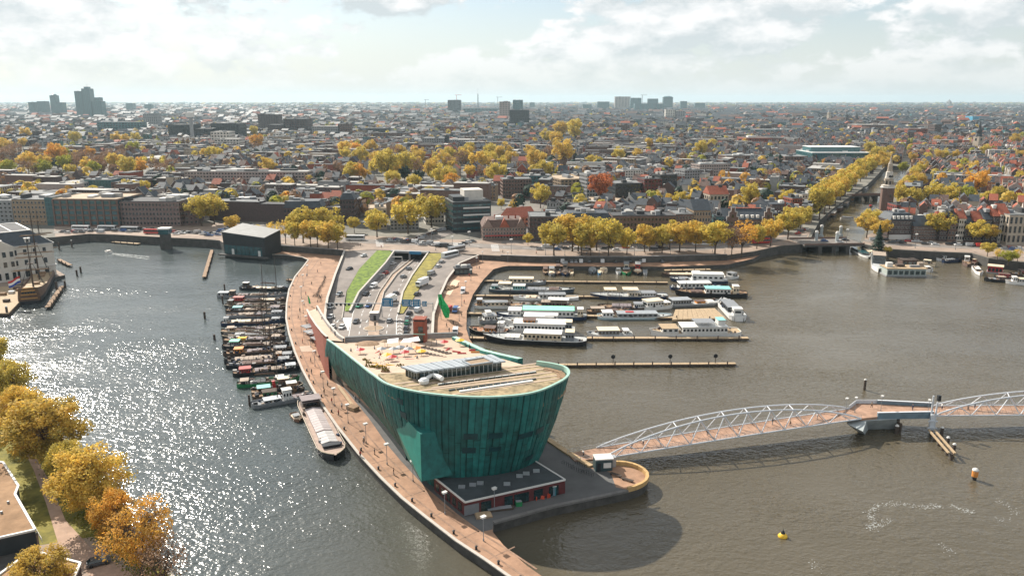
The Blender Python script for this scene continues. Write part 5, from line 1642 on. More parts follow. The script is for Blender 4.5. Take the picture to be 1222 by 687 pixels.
for j, (z_, h_) in enumerate(((1.0, 3.4), (7.2, 2.6), (12.3, 2.6))):
 for k in range(5):
  mb = MB(); mb.box((0, 0, 0), (1.5, .14, h_)); mb.build('window', GLASS, MM).location = (ML * .31 + k * ML * .07, -1.24, z_)
mb = MB()
for k in range(7):
 mb.bar((-30 + k * (ML + 14) / 6, 7.2, hw + 6.6), (-30 + k * (ML + 14) / 6, 38.8, hw + 6.6), .5, .3)
mb.bar((-34, 7, hw + 6.6), (ML - 8, 7, hw + 6.6), .9, .4); mb.bar((-34, 39, hw + 6.6), (ML - 8, 39, hw + 6.6), .9, .4); mb.bar((ML - 8, 7, hw + 6.6), (ML - 8, 39, hw + 6.6), .9, .4)
mb.build('glass_roof_frame', FRAMEW, MM)
# pier with pale deck
MP = thing('ship_pier', 'pale timber pier beside the old sailing ship', 'pier', (*G(0, 360, 0), 0))
q = [G(*p, 1.7) for p in [(-60, 373), (10, 373.5), (25, 358), (30, 340), (-40, 345)]]
mb = MB(); mb.prism(q, 1.2, 1.7); mb.build('deck', TIMBER, MP, world=True)
mb = MB(); mb.prism([(x, y + .6) for x, y in q], -.8, 1.15); mb.build('piles', WOODDK, MP, world=True)
for k, (x, y) in enumerate(((4, 352), (14, 350), (20, 345), (8, 360), (24, 347))):
 p = G(x, y, 1.7); mb = MB(); mb.box((*p, 1.7), (2.4, 1.8, 1.2)); mb.build('crate', [WOOD, FRAMEW, RBROWN, WOODDK, WOOD][k], MP, world=True)
# three-masted ship: bow away, carved stern to the viewer
A, B = G(36, 363), G(58, 324)
SL = math.hypot(B[0] - A[0], B[1] - A[1]); sr = math.atan2(B[1] - A[1], B[0] - A[0])
SH = thing('sailing_ship', 'old three masted wooden sailing ship with carved golden stern moored by the museum', 'sailing ship', ((A[0] + B[0]) / 2, (A[1] + B[1]) / 2, 0), sr)
T = [0, .06, .15, .3, .5, .7, .85, .94, 1]
mb = MB(); md = MB()
rows = {}
SW = 11.0
for sg in (-1, 1):
 rw = []
 for s in T:
  w = half(s, SW, .25, .12, .8); x = (s - .5) * SL
  z = 4.2 + 3.4 * max(0, (.38 - s) / .38) ** 1.3 + 2.2 * max(0, (s - .65) / .35) ** 1.5
  rw.append([(x, sg * w * .55, -.8), (x, sg * w, 1.6), (x, sg * w * .98, 3.1), (x, sg * w * .86, z), (x, sg * w * .8, z - .9)])
 for a, b in zip(rw, rw[1:]):
  for i in range(4):
   f = [a[i], b[i], b[i + 1], a[i + 1]]
   mb.face(f if sg < 0 else f[::-1], 0 if i < 2 else 1)
 rows[sg] = rw
md.strip([r[4] for r in rows[-1]], [r[4] for r in rows[1]])
a, b = rows[-1][0], rows[1][0]
mb.face([b[0], a[0], a[1], b[1]], 0); mb.face([b[1], a[1], a[3], b[3]], 1)
mb.build('hull', [M('tarred hull', (.02, .022, .026), .6, .3, 1), M('oiled planking', (.11, .06, .035), .6, .3, 1)], SH)
md.build('deck', TIMBER, SH)
GOLD = M('gilded carving', (.45, .23, .06), .5, .25, 2)
z0 = rows[1][0][3][2]
for z_, w_, h_ in ((2.6, 6.6, .4), (4.4, 6.2, .4), (6.1, 5.4, .5), (7.3, 4.2, .6)):
 mb = MB(); mb.box((-SL / 2 - .12, 0, z_), (.5, w_, h_)); mb.build('stern_carving', GOLD, SH)
for j in range(5):
 mb = MB(); mb.box((-SL / 2 - .1, -2.2 + j * 1.1, 4.95), (.2, .7, .95)); mb.build('stern_window', GLASS, SH)
for sx, hh in ((-.28, 25), (.02, 36), (.3, 32)):
 x = sx * SL
 mb = MB(); mb.tube((x, 0, 3), (x, 0, 3 + hh * .55), .4, .3, 8); mb.tube((x, 0, 3 + hh * .5), (x, 0, 3 + hh), .26, .1, 8); mb.build('mast', WOODDK, SH)
 for f, w in ((.38, 16), (.62, 12), (.82, 8)):
  mb = MB(); mb.tube((x + .4, -w / 2, 3 + hh * f), (x + .4, w / 2, 3 + hh * f), .16, n=6); mb.build('yard', WOOD, SH)
  mb = MB(); mb.tube((x + .5, -w / 2.3, 3.35 + hh * f), (x + .5, w / 2.3, 3.35 + hh * f), .22, n=6); mb.build('furled_sail', SAND, SH)
 mb = MB(); mb.box((x, 0, 3 + hh * .5), (2.0, 2.4, .35)); mb.build('top', WOODDK, SH)
 mb = MB()
 for sg in (-1, 1):
  for k in range(5):
   mb.tube((x - 2 + k, sg * SW * .44, 4.6), (x, sg * .8, 3 + hh * .52), .05, n=4)
  mb.tube((x, sg * .6, 3 + hh * .5), (x, 0, 3 + hh * .97), .04, n=4)
 mb.tube((SL * .62, 0, 9), (x, 0, 3 + hh * .95), .05, n=4)
 mb.build('rigging', BLACKP, SH, kind='stuff')
mb = MB(); mb.tube((SL * .47, 0, 5.6), (SL * .68, 0, 10.5), .3, .16, 8); mb.build('bowsprit', WOODDK, SH)
for s, w, d, h in ((-.14, 3, 2.6, 1.2), (.12, 4, 3, .7), (.2, 2, 3, 1.0)):
 mb = MB(); mb.box((s * SL, 0, 3.4), (w, d, h)); mb.build('hatch', WOOD, SH)
fl = G3(52, 306, 0)
FP = Vector((-SL * .49, 2.2, 8))
mb = MB(); mb.tube(FP, FP + Vector((-2.2, 0, 6)), .1, n=6); mb.build('flagpole', WOODDK, SH)
fo = bpy.data.objects
for k, mt in enumerate((REDP, WHITE, M('flag blue', (.02, .06, .3), .7, .1, 1))):
 mb = MB()
 for j in range(5):
  y0, y1 = j * .95, (j + 1) * .95
  d0, d1 = -.45 * j + .25 * math.sin(j * 1.4), -.45 * (j + 1) + .25 * math.sin((j + 1) * 1.4)
  zt = 13.6 - k * 1.0
  for e in (.02, -.02):
   mb.face([(FP.x - 2 + e, FP.y + y0, zt + d0 - 1), (FP.x - 2 + e, FP.y + y1, zt + d1 - 1), (FP.x - 2 + e, FP.y + y1, zt + d1), (FP.x - 2 + e, FP.y + y0, zt + d0)])
 mb.build('flag', mt, SH)
dock('narrow dark jetty with posts on the right side of the sailing ship', (56.5, 366), (74, 341), 2.0, 1.4, WOOD, 7)
dock('jetty stub behind the sailing ship at the museum corner', (70, 309), (84, 316), 2.0, 1.3, WOOD, 3)
for x, y, yt, lb in ((68, 347, 336, 'tall dark post right of the sailing ship'), (78, 343, 335, 'thick dark post at the far end of the ship jetty'), (92, 329, 322, 'left one of two posts in open water by the museum'), (96.5, 325, 318, 'right one of two posts in open water by the museum'), (71, 298, 289, 'dark post under the quay wall near the museum corner'), (86, 295, 287, 'pale topped post under the quay wall by the road'), (9, 377, 366, 'dark post at the front corner of the pale pier'), (244.5, 380, 372, 'thin dark post alone in the left basin')):
 pile(x, y, yt, lb, .5, 'pale' in lb)
for i, (x, y) in enumerate(((243, 326), (246, 318), (248, 311), (251, 304), (253, 299))):
 pass
dock('slim dark jetty with posts reaching into the basin left of the dark pavilion', (243.5, 330), (253, 298), 1.8, 1.3, WOOD, 6)
# landing stages along the left quay
dock('low pale landing stage under the quay wall across the left basin', (135, 288), (166, 290.5), 3, 1.0, TIMBER, 4)
# stone bridge-keeper tower with white top
KT = thing('bridge_tower', 'dark bridge keeper tower with white roof at the left quay', 'tower', (*G(199, 297, 0), 0))
mb = MB(); mb.box((0, 0, -1), (5.5, 5, 10.5), taper=.9); mb.build('shaft', QWALL, KT)
mb = MB(); mb.box((0, 0, 9.5), (6, 5.4, 3)); mb.build('cabin', GLASSB, KT)
mb = MB(); mb.box((0, 0, 12.5), (7, 6.2, .8)); mb.build('roof', FRAMEW, KT)
# white ship on the quay wall: stone steps, left basin
# ------------------------------------------------------------------ dark slanted pavilion on the water
a0, a1 = G(268.5, 302.5, 2), G(316.5, 306.5, 2)
AL = math.hypot(a1[0] - a0[0], a1[1] - a0[1]); ar_ = math.atan2(a1[1] - a0[1], a1[0] - a0[0])
AP = thing('slanted_pavilion', 'dark slanted pavilion with sloping zinc roof and glass front on the water edge', 'pavilion', (*a0, 0), ar_)
dpt = 15
zl, zr2 = ztop(*a0, 277), ztop(*a1, 284)
zbk = ztop(a0[0] + 4, a0[1] + dpt, 270.5)
mb = MB()
lo = [(0, 0, -1), (AL, 0, -1), (AL, dpt, -1), (0, dpt, -1)]
hi = [(-.3, -.8, zl), (AL + .8, -.8, zr2), (AL + .3, dpt, zr2 + 2.2), (2.0, dpt, zl + 3.0)]
mb.mesh(lo + hi, [(0, 1, 5, 4), (1, 2, 6, 5), (2, 3, 7, 6), (3, 0, 4, 7)])
mb.build('wall', DARKW, AP)
mb = MB()
hj = [(x, y, z + .35) for x, y, z in hi]
mb.mesh(hi + hj, [(0, 1, 5, 4), (1, 2, 6, 5), (2, 3, 7, 6), (3, 0, 4, 7), (4, 5, 6, 7)])
mb.build('roof', M('worn zinc', (.20, .20, .19), .6, .15, .3), AP)
for i in range(9):
 mb = MB(); mb.box((1.8 + i * (AL - 3) / 8.6, -.35, 2.2), ((AL - 3) / 9.8, .3, 5.2)); mb.build('glass_pane', GLASSB, AP)
for x in (6.5, AL - 3.5):
 mb = MB(); mb.box((x, -.5, 2.1), (1.6, .3, 3.2)); mb.build('door', FRAMEW, AP)
mb = MB(); mb.box((AL / 2, -1.2, 1.2), (AL + 6, 2.6, .8)); mb.build('plinth', QWALL, AP)
# ------------------------------------------------------------------ vehicles
def car_mesh(kind):
 body, glass, wheel = MB(), MB(), MB()
 if kind == 'car':
  L, Wd = 4.3, 1.75
  for y0, y1, pts in ((-Wd / 2, Wd / 2, [(-2.15, .3), (2.15, .3), (2.12, .72), (1.2, .9), (-2.1, .92)]),):
   n = len(pts)
   P = [(x, y0, z) for x, z in pts] + [(x, y1, z) for x, z in pts]
   body.mesh(P, [tuple(range(n)), tuple(range(2 * n - 1, n - 1, -1))] + [(i, n + i, n + (i + 1) % n, (i + 1) % n) for i in range(n)])
  pr = [(-1.95, .9), (1.25, .88), (.45, 1.42), (-1.35, 1.45)]
  P = [(x, -.84 + (.16 if z > 1 else 0), z) for x, z in pr] + [(x, .84 - (.16 if z > 1 else 0), z) for x, z in pr]
  glass.mesh(P, [(0, 1, 2, 3), (7, 6, 5, 4), (0, 4, 5, 1), (1, 5, 6, 2), (3, 7, 4, 0)])
  body.box((-.45, 0, 1.42), (1.85, 1.4, .07))
  for sx in (-.5, .48):
   for sg in (-1, 1):
    pass
  wx, wr = (-1.3, 1.35), .33
 elif kind == 'van':
  pts = [(-2.6, .35), (2.6, .35), (2.6, .95), (1.9, 1.15), (1.3, 2.1), (-2.6, 2.15)]
  n = len(pts); Wd = 2.0
  P = [(x, -Wd / 2, z) for x, z in pts] + [(x, Wd / 2, z) for x, z in pts]
  body.mesh(P, [tuple(range(n)), tuple(range(2 * n - 1, n - 1, -1))] + [(i, n + i, n + (i + 1) % n, (i + 1) % n) for i in range(n)])
  glass.mesh([(1.93, -.85, 1.2), (1.93, .85, 1.2), (1.42, .8, 2.0), (1.42, -.8, 2.0)], [(0, 1, 2, 3)])
  for sg in (-1, 1):
   glass.box((1.1, sg * 1.0, 1.25), (.8, .05, .6))
  wx, wr = (-1.6, 1.7), .36
 elif kind == 'bus':
  body.box((0, 0, .4), (12, 2.55, 2.75), taper=.985)
  for sg in (-1, 1):
   glass.box((0, sg * 1.26, 1.5), (11.2, .08, 1.05))
  glass.box((6.0, 0, 1.3), (.08, 2.2, 1.5))
  wx, wr = (-3.6, 4.0), .5
 else:
  body.box((-1, 0, .9), (6.6, 2.5, 2.8), 0)
  body.box((3.4, 0, .6), (1.9, 2.4, 2.1), 1)
  glass.box((4.37, 0, 1.7), (.08, 2.1, .8))
  wx, wr = (-3, 3.2), .5
 w2 = {'car': .8, 'van': .92, 'bus': 1.15, 'truck': 1.1}[kind]
 wheel.tube((0, -.12, 0), (0, .12, 0), wr, n=10)
 return body, glass, wheel, wx, wr, w2
PAINT = {'white': M('car white', (.72, .72, .71), .3, .04, 1, spec=.6), 'black': M('car black', (.012, .013, .016), .25, .2, 1, spec=.6), 'silver': M('car silver', (.42, .44, .46), .3, .05, 1, metal=.5),
         'dark grey': M('car grey', (.07, .075, .085), .3, .1, 1, spec=.6), 'red': M('car red', (.45, .03, .025), .3, .05, 1, spec=.6), 'blue': M('car blue', (.03, .09, .25), .3, .05, 1, spec=.6), 'green': M('car green', (.02, .22, .13), .3, .05, 1, spec=.6)}
CARS = {}
for k in ('car', 'van', 'bus', 'truck'):
 b, g, w, wx, wr, w2 = car_mesh(k)
 CARS[k] = (b.data('body', [PAINT['white'], PAINT['white']]), g.data('windows', GLASS), w.data('wheel', TYRE), wx, wr, w2)
def vehicle(kind, colour, px, py, head, z, label, group, parts=True, paint2=None):
 """head: heading in degrees, 0 = away from viewer, 90 = to the right"""
 x, y = G(px, py, z)
 rz = R(90 - head)
 nm = {'car': 'car', 'van': 'van', 'bus': 'coach', 'truck': 'lorry'}[kind]
 t = thing(nm, label, 'lorry' if kind == 'truck' else 'coach' if kind == 'bus' else kind, (x, y, z + .06), rz, group)
 bd, gl, wh, wx, wr, w2 = CARS[kind]
 o = link('body', bd, t); setmat(o, PAINT[colour]); setmat(o, PAINT[paint2 or colour], 1)
 link('windows', gl, t)
 if parts:
  for sx in wx:
   for sg in (-1, 1):
    link('wheel', wh, t, None, (sx, sg * w2, wr))
 return t
LG = 'cars on the tunnel road'
for k, c, x, y, h, z, lb in (
 ('car', 'white', 395, 367.5, 195, .9, 'white car higher up on the left slip road'), ('car', 'white', 394.5, 379.5, 190, .52, 'white car on the left slip road just above the painted triangle'),
 ('car', 'white', 397, 391.5, 185, .5, 'white car at the bottom left of the road before the museum'), ('car', 'white', 408, 391.5, 185, .5, 'white car level with the painted white triangle'),
 ('car', 'green', 429, 366.5, 200, .5, 'pale green and white car alone in the inner left lane'), ('car', 'white', 468.5, 315.5, 215, .5, 'white car leaving the tunnel entrance'),
 ('car', 'silver', 488, 321.5, 30, .5, 'silver car in the right lane near the tunnel entrance'), ('car', 'silver', 481.5, 331, 28, .5, 'silver car below another one in the right tunnel lane'),
 ('car', 'dark grey', 472.5, 351, 20, .5, 'dark grey car just above the blue sign boards'), ('car', 'silver', 492, 368, 12, .55, 'silver car right under the blue sign boards'),
 ('car', 'black', 488.5, 375, 10, .5, 'black car in the queue below the blue signs'), ('car', 'silver', 486.5, 381, 8, .5, 'silver car behind the black one in the queue'),
 ('car', 'green', 486, 386.5, 8, .5, 'bright green car in the queue beside the brick tower'), ('car', 'dark grey', 485, 393, 6, .5, 'dark grey car behind the green one'),
 ('car', 'black', 485, 399, 5, .5, 'black car last in the queue at the terrace parapet'), ('van', 'white', 499, 371.5, 15, .55, 'white van next to the queue under the sign boards'),
 ('car', 'dark grey', 498, 352, 22, 1.5, 'dark grey car on the right slip road above the signs'), ('truck', 'white', 504, 341, 205, 2.2, 'white box lorry on the right slip road'),
 ('car', 'black', 510.5, 333, 25, 2.7, 'black car right behind the white box lorry'), ('van', 'silver', 515, 327.5, 28, 3.0, 'silver van on the right slip road above the lorry'),
 ('car', 'white', 523, 319, 32, 3.5, 'white car midway up the right slip road'), ('car', 'silver', 527.5, 314, 34, 3.8, 'silver car close behind the long white coach'),
 ('car', 'silver', 405, 352, 195, 1.6, 'silver car climbing the left slip road beside the grass'), ('car', 'black', 417, 322, 205, 3.2, 'black car high on the left slip road'), ('car', 'white', 434, 306, 212, 4.5, 'white car at the top of the left slip road'), ('van', 'white', 446, 343, 200, .5, 'white van in the left tunnel lanes'), ('car', 'black', 437, 352, 198, .5, 'black car behind the white van in the left tunnel lanes'), ('car', 'dark grey', 425, 385, 188, .5, 'dark grey car nearest the terrace in the left tunnel lanes'), ('car', 'blue', 440, 366, 195, .5, 'blue car in the middle of the left tunnel lanes'), ('car', 'silver', 465, 384, 8, .5, 'silver car right of the white control cabinet'), ('truck', 'white', 467, 361, 14, .5, 'white lorry right of the median below the sign gantry'), ('car', 'red', 460, 327, 208, .5, 'red car coming out of the tunnel'), ('car', 'dark grey', 509, 384, 10, .5, 'dark grey car beside the curved brown wall'), ('car', 'white', 506, 391, 8, .5, 'white car close to the brick tower on its right'),
       ('bus', 'white', 537, 306.5, 38, 4.3, 'long white coach climbing the right slip road'), ('bus', 'silver', 545, 300, 42, 5.1, 'silver coach at the top of the right slip road')):
 vehicle(k, c, x, y, h, z, lb, LG)
QG = 'vehicles on the marina quay'
for k, c, x, y, h, z, lb in (('van', 'white', 552.5, 349, 180, ZQ, 'white pickup van alone on the wide part of the marina quay'), ('van', 'blue', 543.5, 372, 185, ZQ, 'blue and white delivery van beside the red one'), ('van', 'red', 534.5, 371.5, 200, ZQ, 'red van beside the green canvas sculpture'), ('van', 'white', 543.5, 398, 180, ZQ, 'white van by the far corner of the roof terrace')):
 vehicle(k, c, x, y, h, z, lb, QG, paint2='white' if c == 'blue' else None)
for i, x in enumerate((665, 671, 682, 687, 693, 703, 718.5, 734, 752, 764, 790)):
 c = ['black', 'white', 'silver', 'silver', 'white', 'dark grey', 'white', 'dark grey', 'black', 'silver', 'dark grey'][i]
 vehicle('van' if i in (1, 4, 6) else 'car', c, x, 313.2, 0, ZQ, c + (' van' if i in (1, 4, 6) else ' car') + ' parked below the long marina wall', 'cars parked below the marina wall')
vehicle('van', 'white', 767.5, 312.6, 0, ZQ, 'tall white camper van parked at the end of the marina wall', 'cars parked below the marina wall')
SG2 = 'traffic on the waterfront street'
rs = random.Random(11)
cols = ['white', 'black', 'silver', 'dark grey', 'silver', 'white', 'black', 'white', 'dark grey', 'silver', 'silver', 'black', 'red', 'white', 'blue']
for (x0, y0, x1, y1, n, lbw, hd) in ((72, 277.5, 185, 275.5, 20, 'on the street across the left basin', 95), (206, 278.5, 262, 281, 18, 'on the street left of the dark pavilion', 95), (262, 277, 302, 269, 26, 'on the street behind the dark pavilion', 70),
                             (462, 287, 506, 290.5, 16, 'waiting at the junction above the tunnel', 95), (498, 291, 545, 296, 16, 'crossing the street above the tunnel entrance', 95), (548, 292, 566, 290, 4, 'turning by the red roofed hotel', 80),
                             (575, 279, 600, 281, 4, 'parked before the red roofed hotel', 95), (640, 297, 705, 297.5, 10, 'driving behind the marina trees', 92), (716, 297.5, 800, 297.5, 10, 'driving behind the right half of the marina trees', 92), (500, 284, 560, 266, 12, 'on the road into the city', 65),
                             (976, 288, 1020, 288.5, 3, 'on the canal bridge', 92), (1040, 287, 1120, 291.5, 12, 'on the right bank street below the yellow tree', 96), (1128, 292, 1220, 297.5, 14, 'on the right bank street by the picture edge', 96), (950, 279, 964, 272, 4, 'parked by the yellow trees at the canal mouth', 60)):
 for i in range(n):
  f = (i + .5 + rs.uniform(-.3, .3)) / n
  c = rs.choice(cols)
  k = 'van' if rs.random() < .18 else 'car'
  vehicle(k, c, x0 + (x1 - x0) * f, y0 + (y1 - y0) * f + rs.choice((-1.2, 0, 1.2)), hd + rs.choice((0, 180)), ZC + .12, f'{c} {k} {lbw}', SG2, parts=False)
for k, c, x, y, h, lb in (('bus', 'white', 97, 274.5, 95, 'long white coach on the street across the left basin'), ('bus', 'white', 128, 274.5, 94, 'white coach parked right of the other one across the basin'), ('bus', 'silver', 155, 276, 94, 'silver and white coach right of the two white ones'), ('bus', 'red', 183, 279, 95, 'red bus beside the bridge keeper tower'),
                       ('bus', 'white', 424, 286.5, 92, 'white coach parked under the trees above the promenade'), ('bus', 'red', 596, 282.5, 92, 'red bus standing in front of the red roofed hotel'), ('bus', 'white', 838, 292.5, 88, 'white bus half hidden by the marina trees'), ('bus', 'red', 909, 290.5, 78, 'red and white tram like bus under the last marina trees')):
 vehicle(k, c, x, y, h, ZC + .12, lb, 'coaches along the waterfront', paint2=None)
vehicle('car', 'dark grey', 118, 673, 60, 2.05, 'dark green parked car under the near trees at lower left', None)
# ------------------------------------------------------------------ street furniture
def lamp_mesh():
 m1, m2 = MB(), MB()
 m1.tube((0, 0, 0), (0, 0, .5), .16, n=8); m1.tube((0, 0, .5), (0, 0, 5.0), .075, .06, 8)
 m2.box((0, 0, 5.0), (1.0, .7, .3), taper=.7); m2.box((0, 0, 5.3), (1.1, .8, .08))
 return m1.data('pole', GREYP), m2.data('lamp_head', FRAMEW)
LMP = lamp_mesh()
def lamp(px, py, z, lb, group, s=1.0):
 t = thing('street_lamp', lb, 'street lamp', (*G(px, py, z), z), R(40), group)
 t.scale = (s, s, s)
 link('pole', LMP[0], t); link('lamp_head', LMP[1], t)
for x, y in ((577, 645), (462, 554), (437, 528.5), (415.5, 504.5), (399, 484), (386, 463), (376, 437), (371, 414), (366, 393), (362, 374), (360, 356), (362, 341), (367, 329)):
 lamp(x, y, ZQ, 'grey street lamp with white head along the curved promenade', 'lamps along the promenade', 1.05)
lamp(493, 574, ZQ, 'street lamp in the shade beside the copper wedge', 'lamps along the promenade')
lamp(531, 613, ZQ, 'street lamp in the shade at the corner of the red annex', 'lamps along the promenade')
lamp(590, 608, ZQ, 'street lamp standing before the long red annex wall', 'lamps along the promenade')
for x, y in ((569, 320), (562, 335), (556, 350), (551, 365), (548, 383), (576, 312.5), (606, 313)):
 lamp(x, y, ZQ, 'grey street lamp on the brick paved marina quay', 'lamps on the marina quay', 1.1)
for x, y in ((610, 303), (651, 304.5), (674, 305), (715, 305), (757, 305), (800, 304), (865, 302.5), (920, 294), (515, 290), (540, 299.5), (560, 293), (300, 288), (330, 290), (1010, 290), (1092, 296), (1140, 298)):
 lamp(x, y, ZC, 'tall street lamp along the waterfront street', 'lamps along the waterfront street', 1.6)
for x, y in ((1009, 493), (1020, 492), (1107, 495), (1051, 490)):
 lamp(x, y, Z1, 'white lamp standing on the footbridge deck', 'lamps on the footbridge', .85)
# sign gantry with blue boards
ga, gb = Vector(G3(390, 378, .5)), Vector(G3(517, 378, .5))
SGT = thing('sign_gantry', 'overhead gantry carrying blue direction boards across the tunnel road', 'sign gantry', (ga.x, ga.y, ZR))
zt_ = ztop(ga.x, ga.y, 362)
for p in (ga, ga.lerp(gb, .52), gb):
 mb = MB(); mb.tube(p, (p.x, p.y, zt_ + .3), .2, n=8); mb.build('post', STEEL, SGT, world=True)
mb = MB(); mb.bar((ga.x, ga.y, zt_), (gb.x, gb.y, zt_), .3, .35); mb.build('beam', STEEL, SGT, world=True)
for x0, x1, y0, y1 in ((457, 469.5, 355.5, 365), (480.5, 492, 357, 365), (493, 502.5, 357, 365.5), (504.5, 510, 359, 365)):
 fx0, fx1 = (x0 - 390) / 127, (x1 - 390) / 127
 a, b = ga.lerp(gb, fx0), ga.lerp(gb, fx1)
 z0_, z1_ = ztop(a.x, a.y, y1), ztop(a.x, a.y, y0)
 mb = MB(); mb.box(((a.x + b.x) / 2, a.y - .45, z0_), (b.x - a.x, .15, z1_ - z0_)); o = mb.build('sign_board', BLUEP, SGT, world=True)
 mb = MB()
 w_ = b.x - a.x
 for r_ in range(3):
  mb.box(((a.x + b.x) / 2 - w_ * .08, a.y - .54, z0_ + (z1_ - z0_) * (.2 + .25 * r_)), (w_ * (.6, .45, .55)[r_], .03, .22))
 mb.box((b.x - w_ * .12, a.y - .54, z0_ + .5), (.2, .03, z1_ - z0_ - 1.0))
 me = mb.data('sign_lettering', LINE, False, SGT.location); oo = link('sign_lettering', me, o)
for k in range(7):
 p = ga.lerp(gb, (.02, .055, .1, .14, .18, .215, .3)[k])
 mb = MB(); mb.box((p.x, p.y - .4, zt_ - .9), (.9, .25, .9)); mb.build('lane_signal', BLACKP, SGT, world=True)
for (x0, y0, x1, y1, yt, lb) in ((436, 331, 459, 331, 327, 'slim white gantry with lane lights by the green grass slope'), (458, 314, 480, 314, 306.5, 'slim white gantry near the tunnel entrance')):
 a, b = Vector(G3(x0, y0, .5)), Vector(G3(x1, y1, .5))
 t = thing('lane_gantry', lb, 'gantry', (a.x, a.y, .5))
 zz_ = ztop(a.x, a.y, yt)
 for p in (a, b):
  mb = MB(); mb.tube(p, (p.x, p.y, zz_), .15, n=6); mb.build('post', FRAMEW, t, world=True)
 mb = MB(); mb.bar((a.x, a.y, zz_), (b.x, b.y, zz_), .3, .45); mb.build('beam', FRAMEW, t, world=True)
# control cabinet on the road island
isl = thing('traffic_island', 'rounded paved island between the tunnel lanes before the museum', 'island', (*G(446, 392, .5), .5))
mb = MB(); mb.lathe([(4.2, 0), (4.2, .25), (3.9, .3)], 20); mb.build('kerb', KERB, isl)
mb = MB(); mb.lathe([(3.8, .3), (3.7, .34)], 20); mb.build('paving', TANW, isl)
cb = thing('control_cabinet', 'white control cabinet on the median between the tunnel lanes', 'cabinet', (*G(447, 381, .7), .66))
mb = MB(); mb.box((0, 0, 0), (3.4, 3.0, 3.0)); mb.build('wall', GREYW, cb)
mb = MB(); mb.box((0, 0, 3.0), (3.8, 3.4, .25)); mb.build('roof', FRAMEW, cb)
mb = MB(); mb.box((.4, -1.52, .1), (1.0, .1, 2.1)); mb.build('door', DARKW, cb)
sb = thing('signal_post', 'dark traffic signal post on the rounded road island', 'traffic signal', (*G(448, 395, .8), .8))
mb = MB(); mb.tube((0, 0, 0), (0, 0, 3.4), .1, n=6); mb.build('post', GREYP, sb)
mb = MB(); mb.box((0, -.1, 2.4), (.6, .4, 1.3)); mb.build('signal_head', BLACKP, sb)
# kiosk and sand patch on the marina quay
kq = thing('black_kiosk', 'black kiosk with glass roof deck on the marina quay near the curved wall', 'kiosk', (*G(552.5, 326.5, ZQ), ZQ), R(12))
mb = MB(); mb.box((0, 0, 0), (9, 5, 3.2)); mb.build('wall', DARKW, kq)
mb = MB(); mb.box((0, 0, 3.2), (9.6, 5.6, .3)); mb.build('roof', RDARK, kq)
for i in range(4):
 mb = MB(); mb.box((-3.3 + i * 2.2, -2.52, .8), (1.5, .1, 1.6)); mb.build('window', GLASSB, kq)
for x, w in ((-2.6, 2.2), (.6, 3), (3.2, 1.6)):
 mb = MB(); mb.box((x, .5, 3.5), (w, 2, 1.2)); mb.build('roof_box', GREYP if w < 3 else FRAMEW, kq)
px_sheet('sand_patch', [(529, 350), (533, 338), (541, 333), (549, 335), (543, 343), (537, 352)], ZQ, M('sand', (.62, .46, .32), .95, .15, .5), .03, .2)
wp = thing('wood_pile', 'pile of tan timber lying on the pale sand of the quay', 'timber pile', (*G(536, 344, ZQ), ZQ + .04), R(60))
for i in range(6):
 mb = MB(); mb.box((rs.uniform(-1, 1), (i - 2.5) * .8, 0), (8 + rs.uniform(-2, 2), .6, .5 + .3 * (i % 2)), 0, rs.uniform(-.1, .1)); mb.build('plank', WOOD, wp)
gs = thing('green_sculpture', 'bright green twisted canvas sculpture standing on the marina quay', 'sculpture', (*G(530, 381, ZQ), ZQ))
hgs = ztop(*G(530, 381, ZQ), 351.5) - ZQ
for j in range(2):
 mb = MB()
 n = 9
 P0, P1 = [], []
 for i in range(n):
  f = i / (n - 1)
  z = hgs * (1 - f) + .6 * f
  c_ = -1.8 + 3.0 * f + (.6 if j else 0)
  w = .5 + 1.1 * math.sin(f * 3.0)
  a_ = .6 * math.sin(f * 7) + j * .9
  P0.append((c_ - w * math.cos(a_), -w * math.sin(a_), z)); P1.append((c_ + w * math.cos(a_), w * math.sin(a_), z + .2))
 mb.strip(P0, P1); mb.strip([(x, y + .12, z) for x, y, z in P1], [(x, y + .12, z) for x, y, z in P0])
 mb.build('canvas', M('bright green canvas', (.02, .42, .12), .7, .2, .8), gs)
mb = MB(); mb.tube((-1.2, 0, 0), (-1.8, 0, hgs + .5), .12, n=6); mb.tube((1.2, .3, 0), (-1.5, 0, hgs * .8), .1, n=6); mb.build('frame', STEEL, gs)
gf = thing('green_flag', 'small green banner leaning on the promenade near the ramp', 'banner', (*G(369, 365, ZQ), ZQ))
mb = MB(); mb.tube((0, 0, 0), (-.4, 0, 4.6), .06, n=5); mb.build('pole', STEEL, gf)
mb = MB(); mb.strip([(-.1, 0, 1.0), (-.28, 0, 3), (-.42, 0, 4.5)], [(.7, .1, 1.0), (.45, .1, 3), (-.1, .05, 4.5)]); mb.strip([(.7, .13, 1.0), (.45, .13, 3), (-.1, .08, 4.5)], [(-.1, .03, 1.0), (-.28, .03, 3), (-.42, .03, 4.5)]); mb.build('cloth', MATS['bright green canvas'], gf)
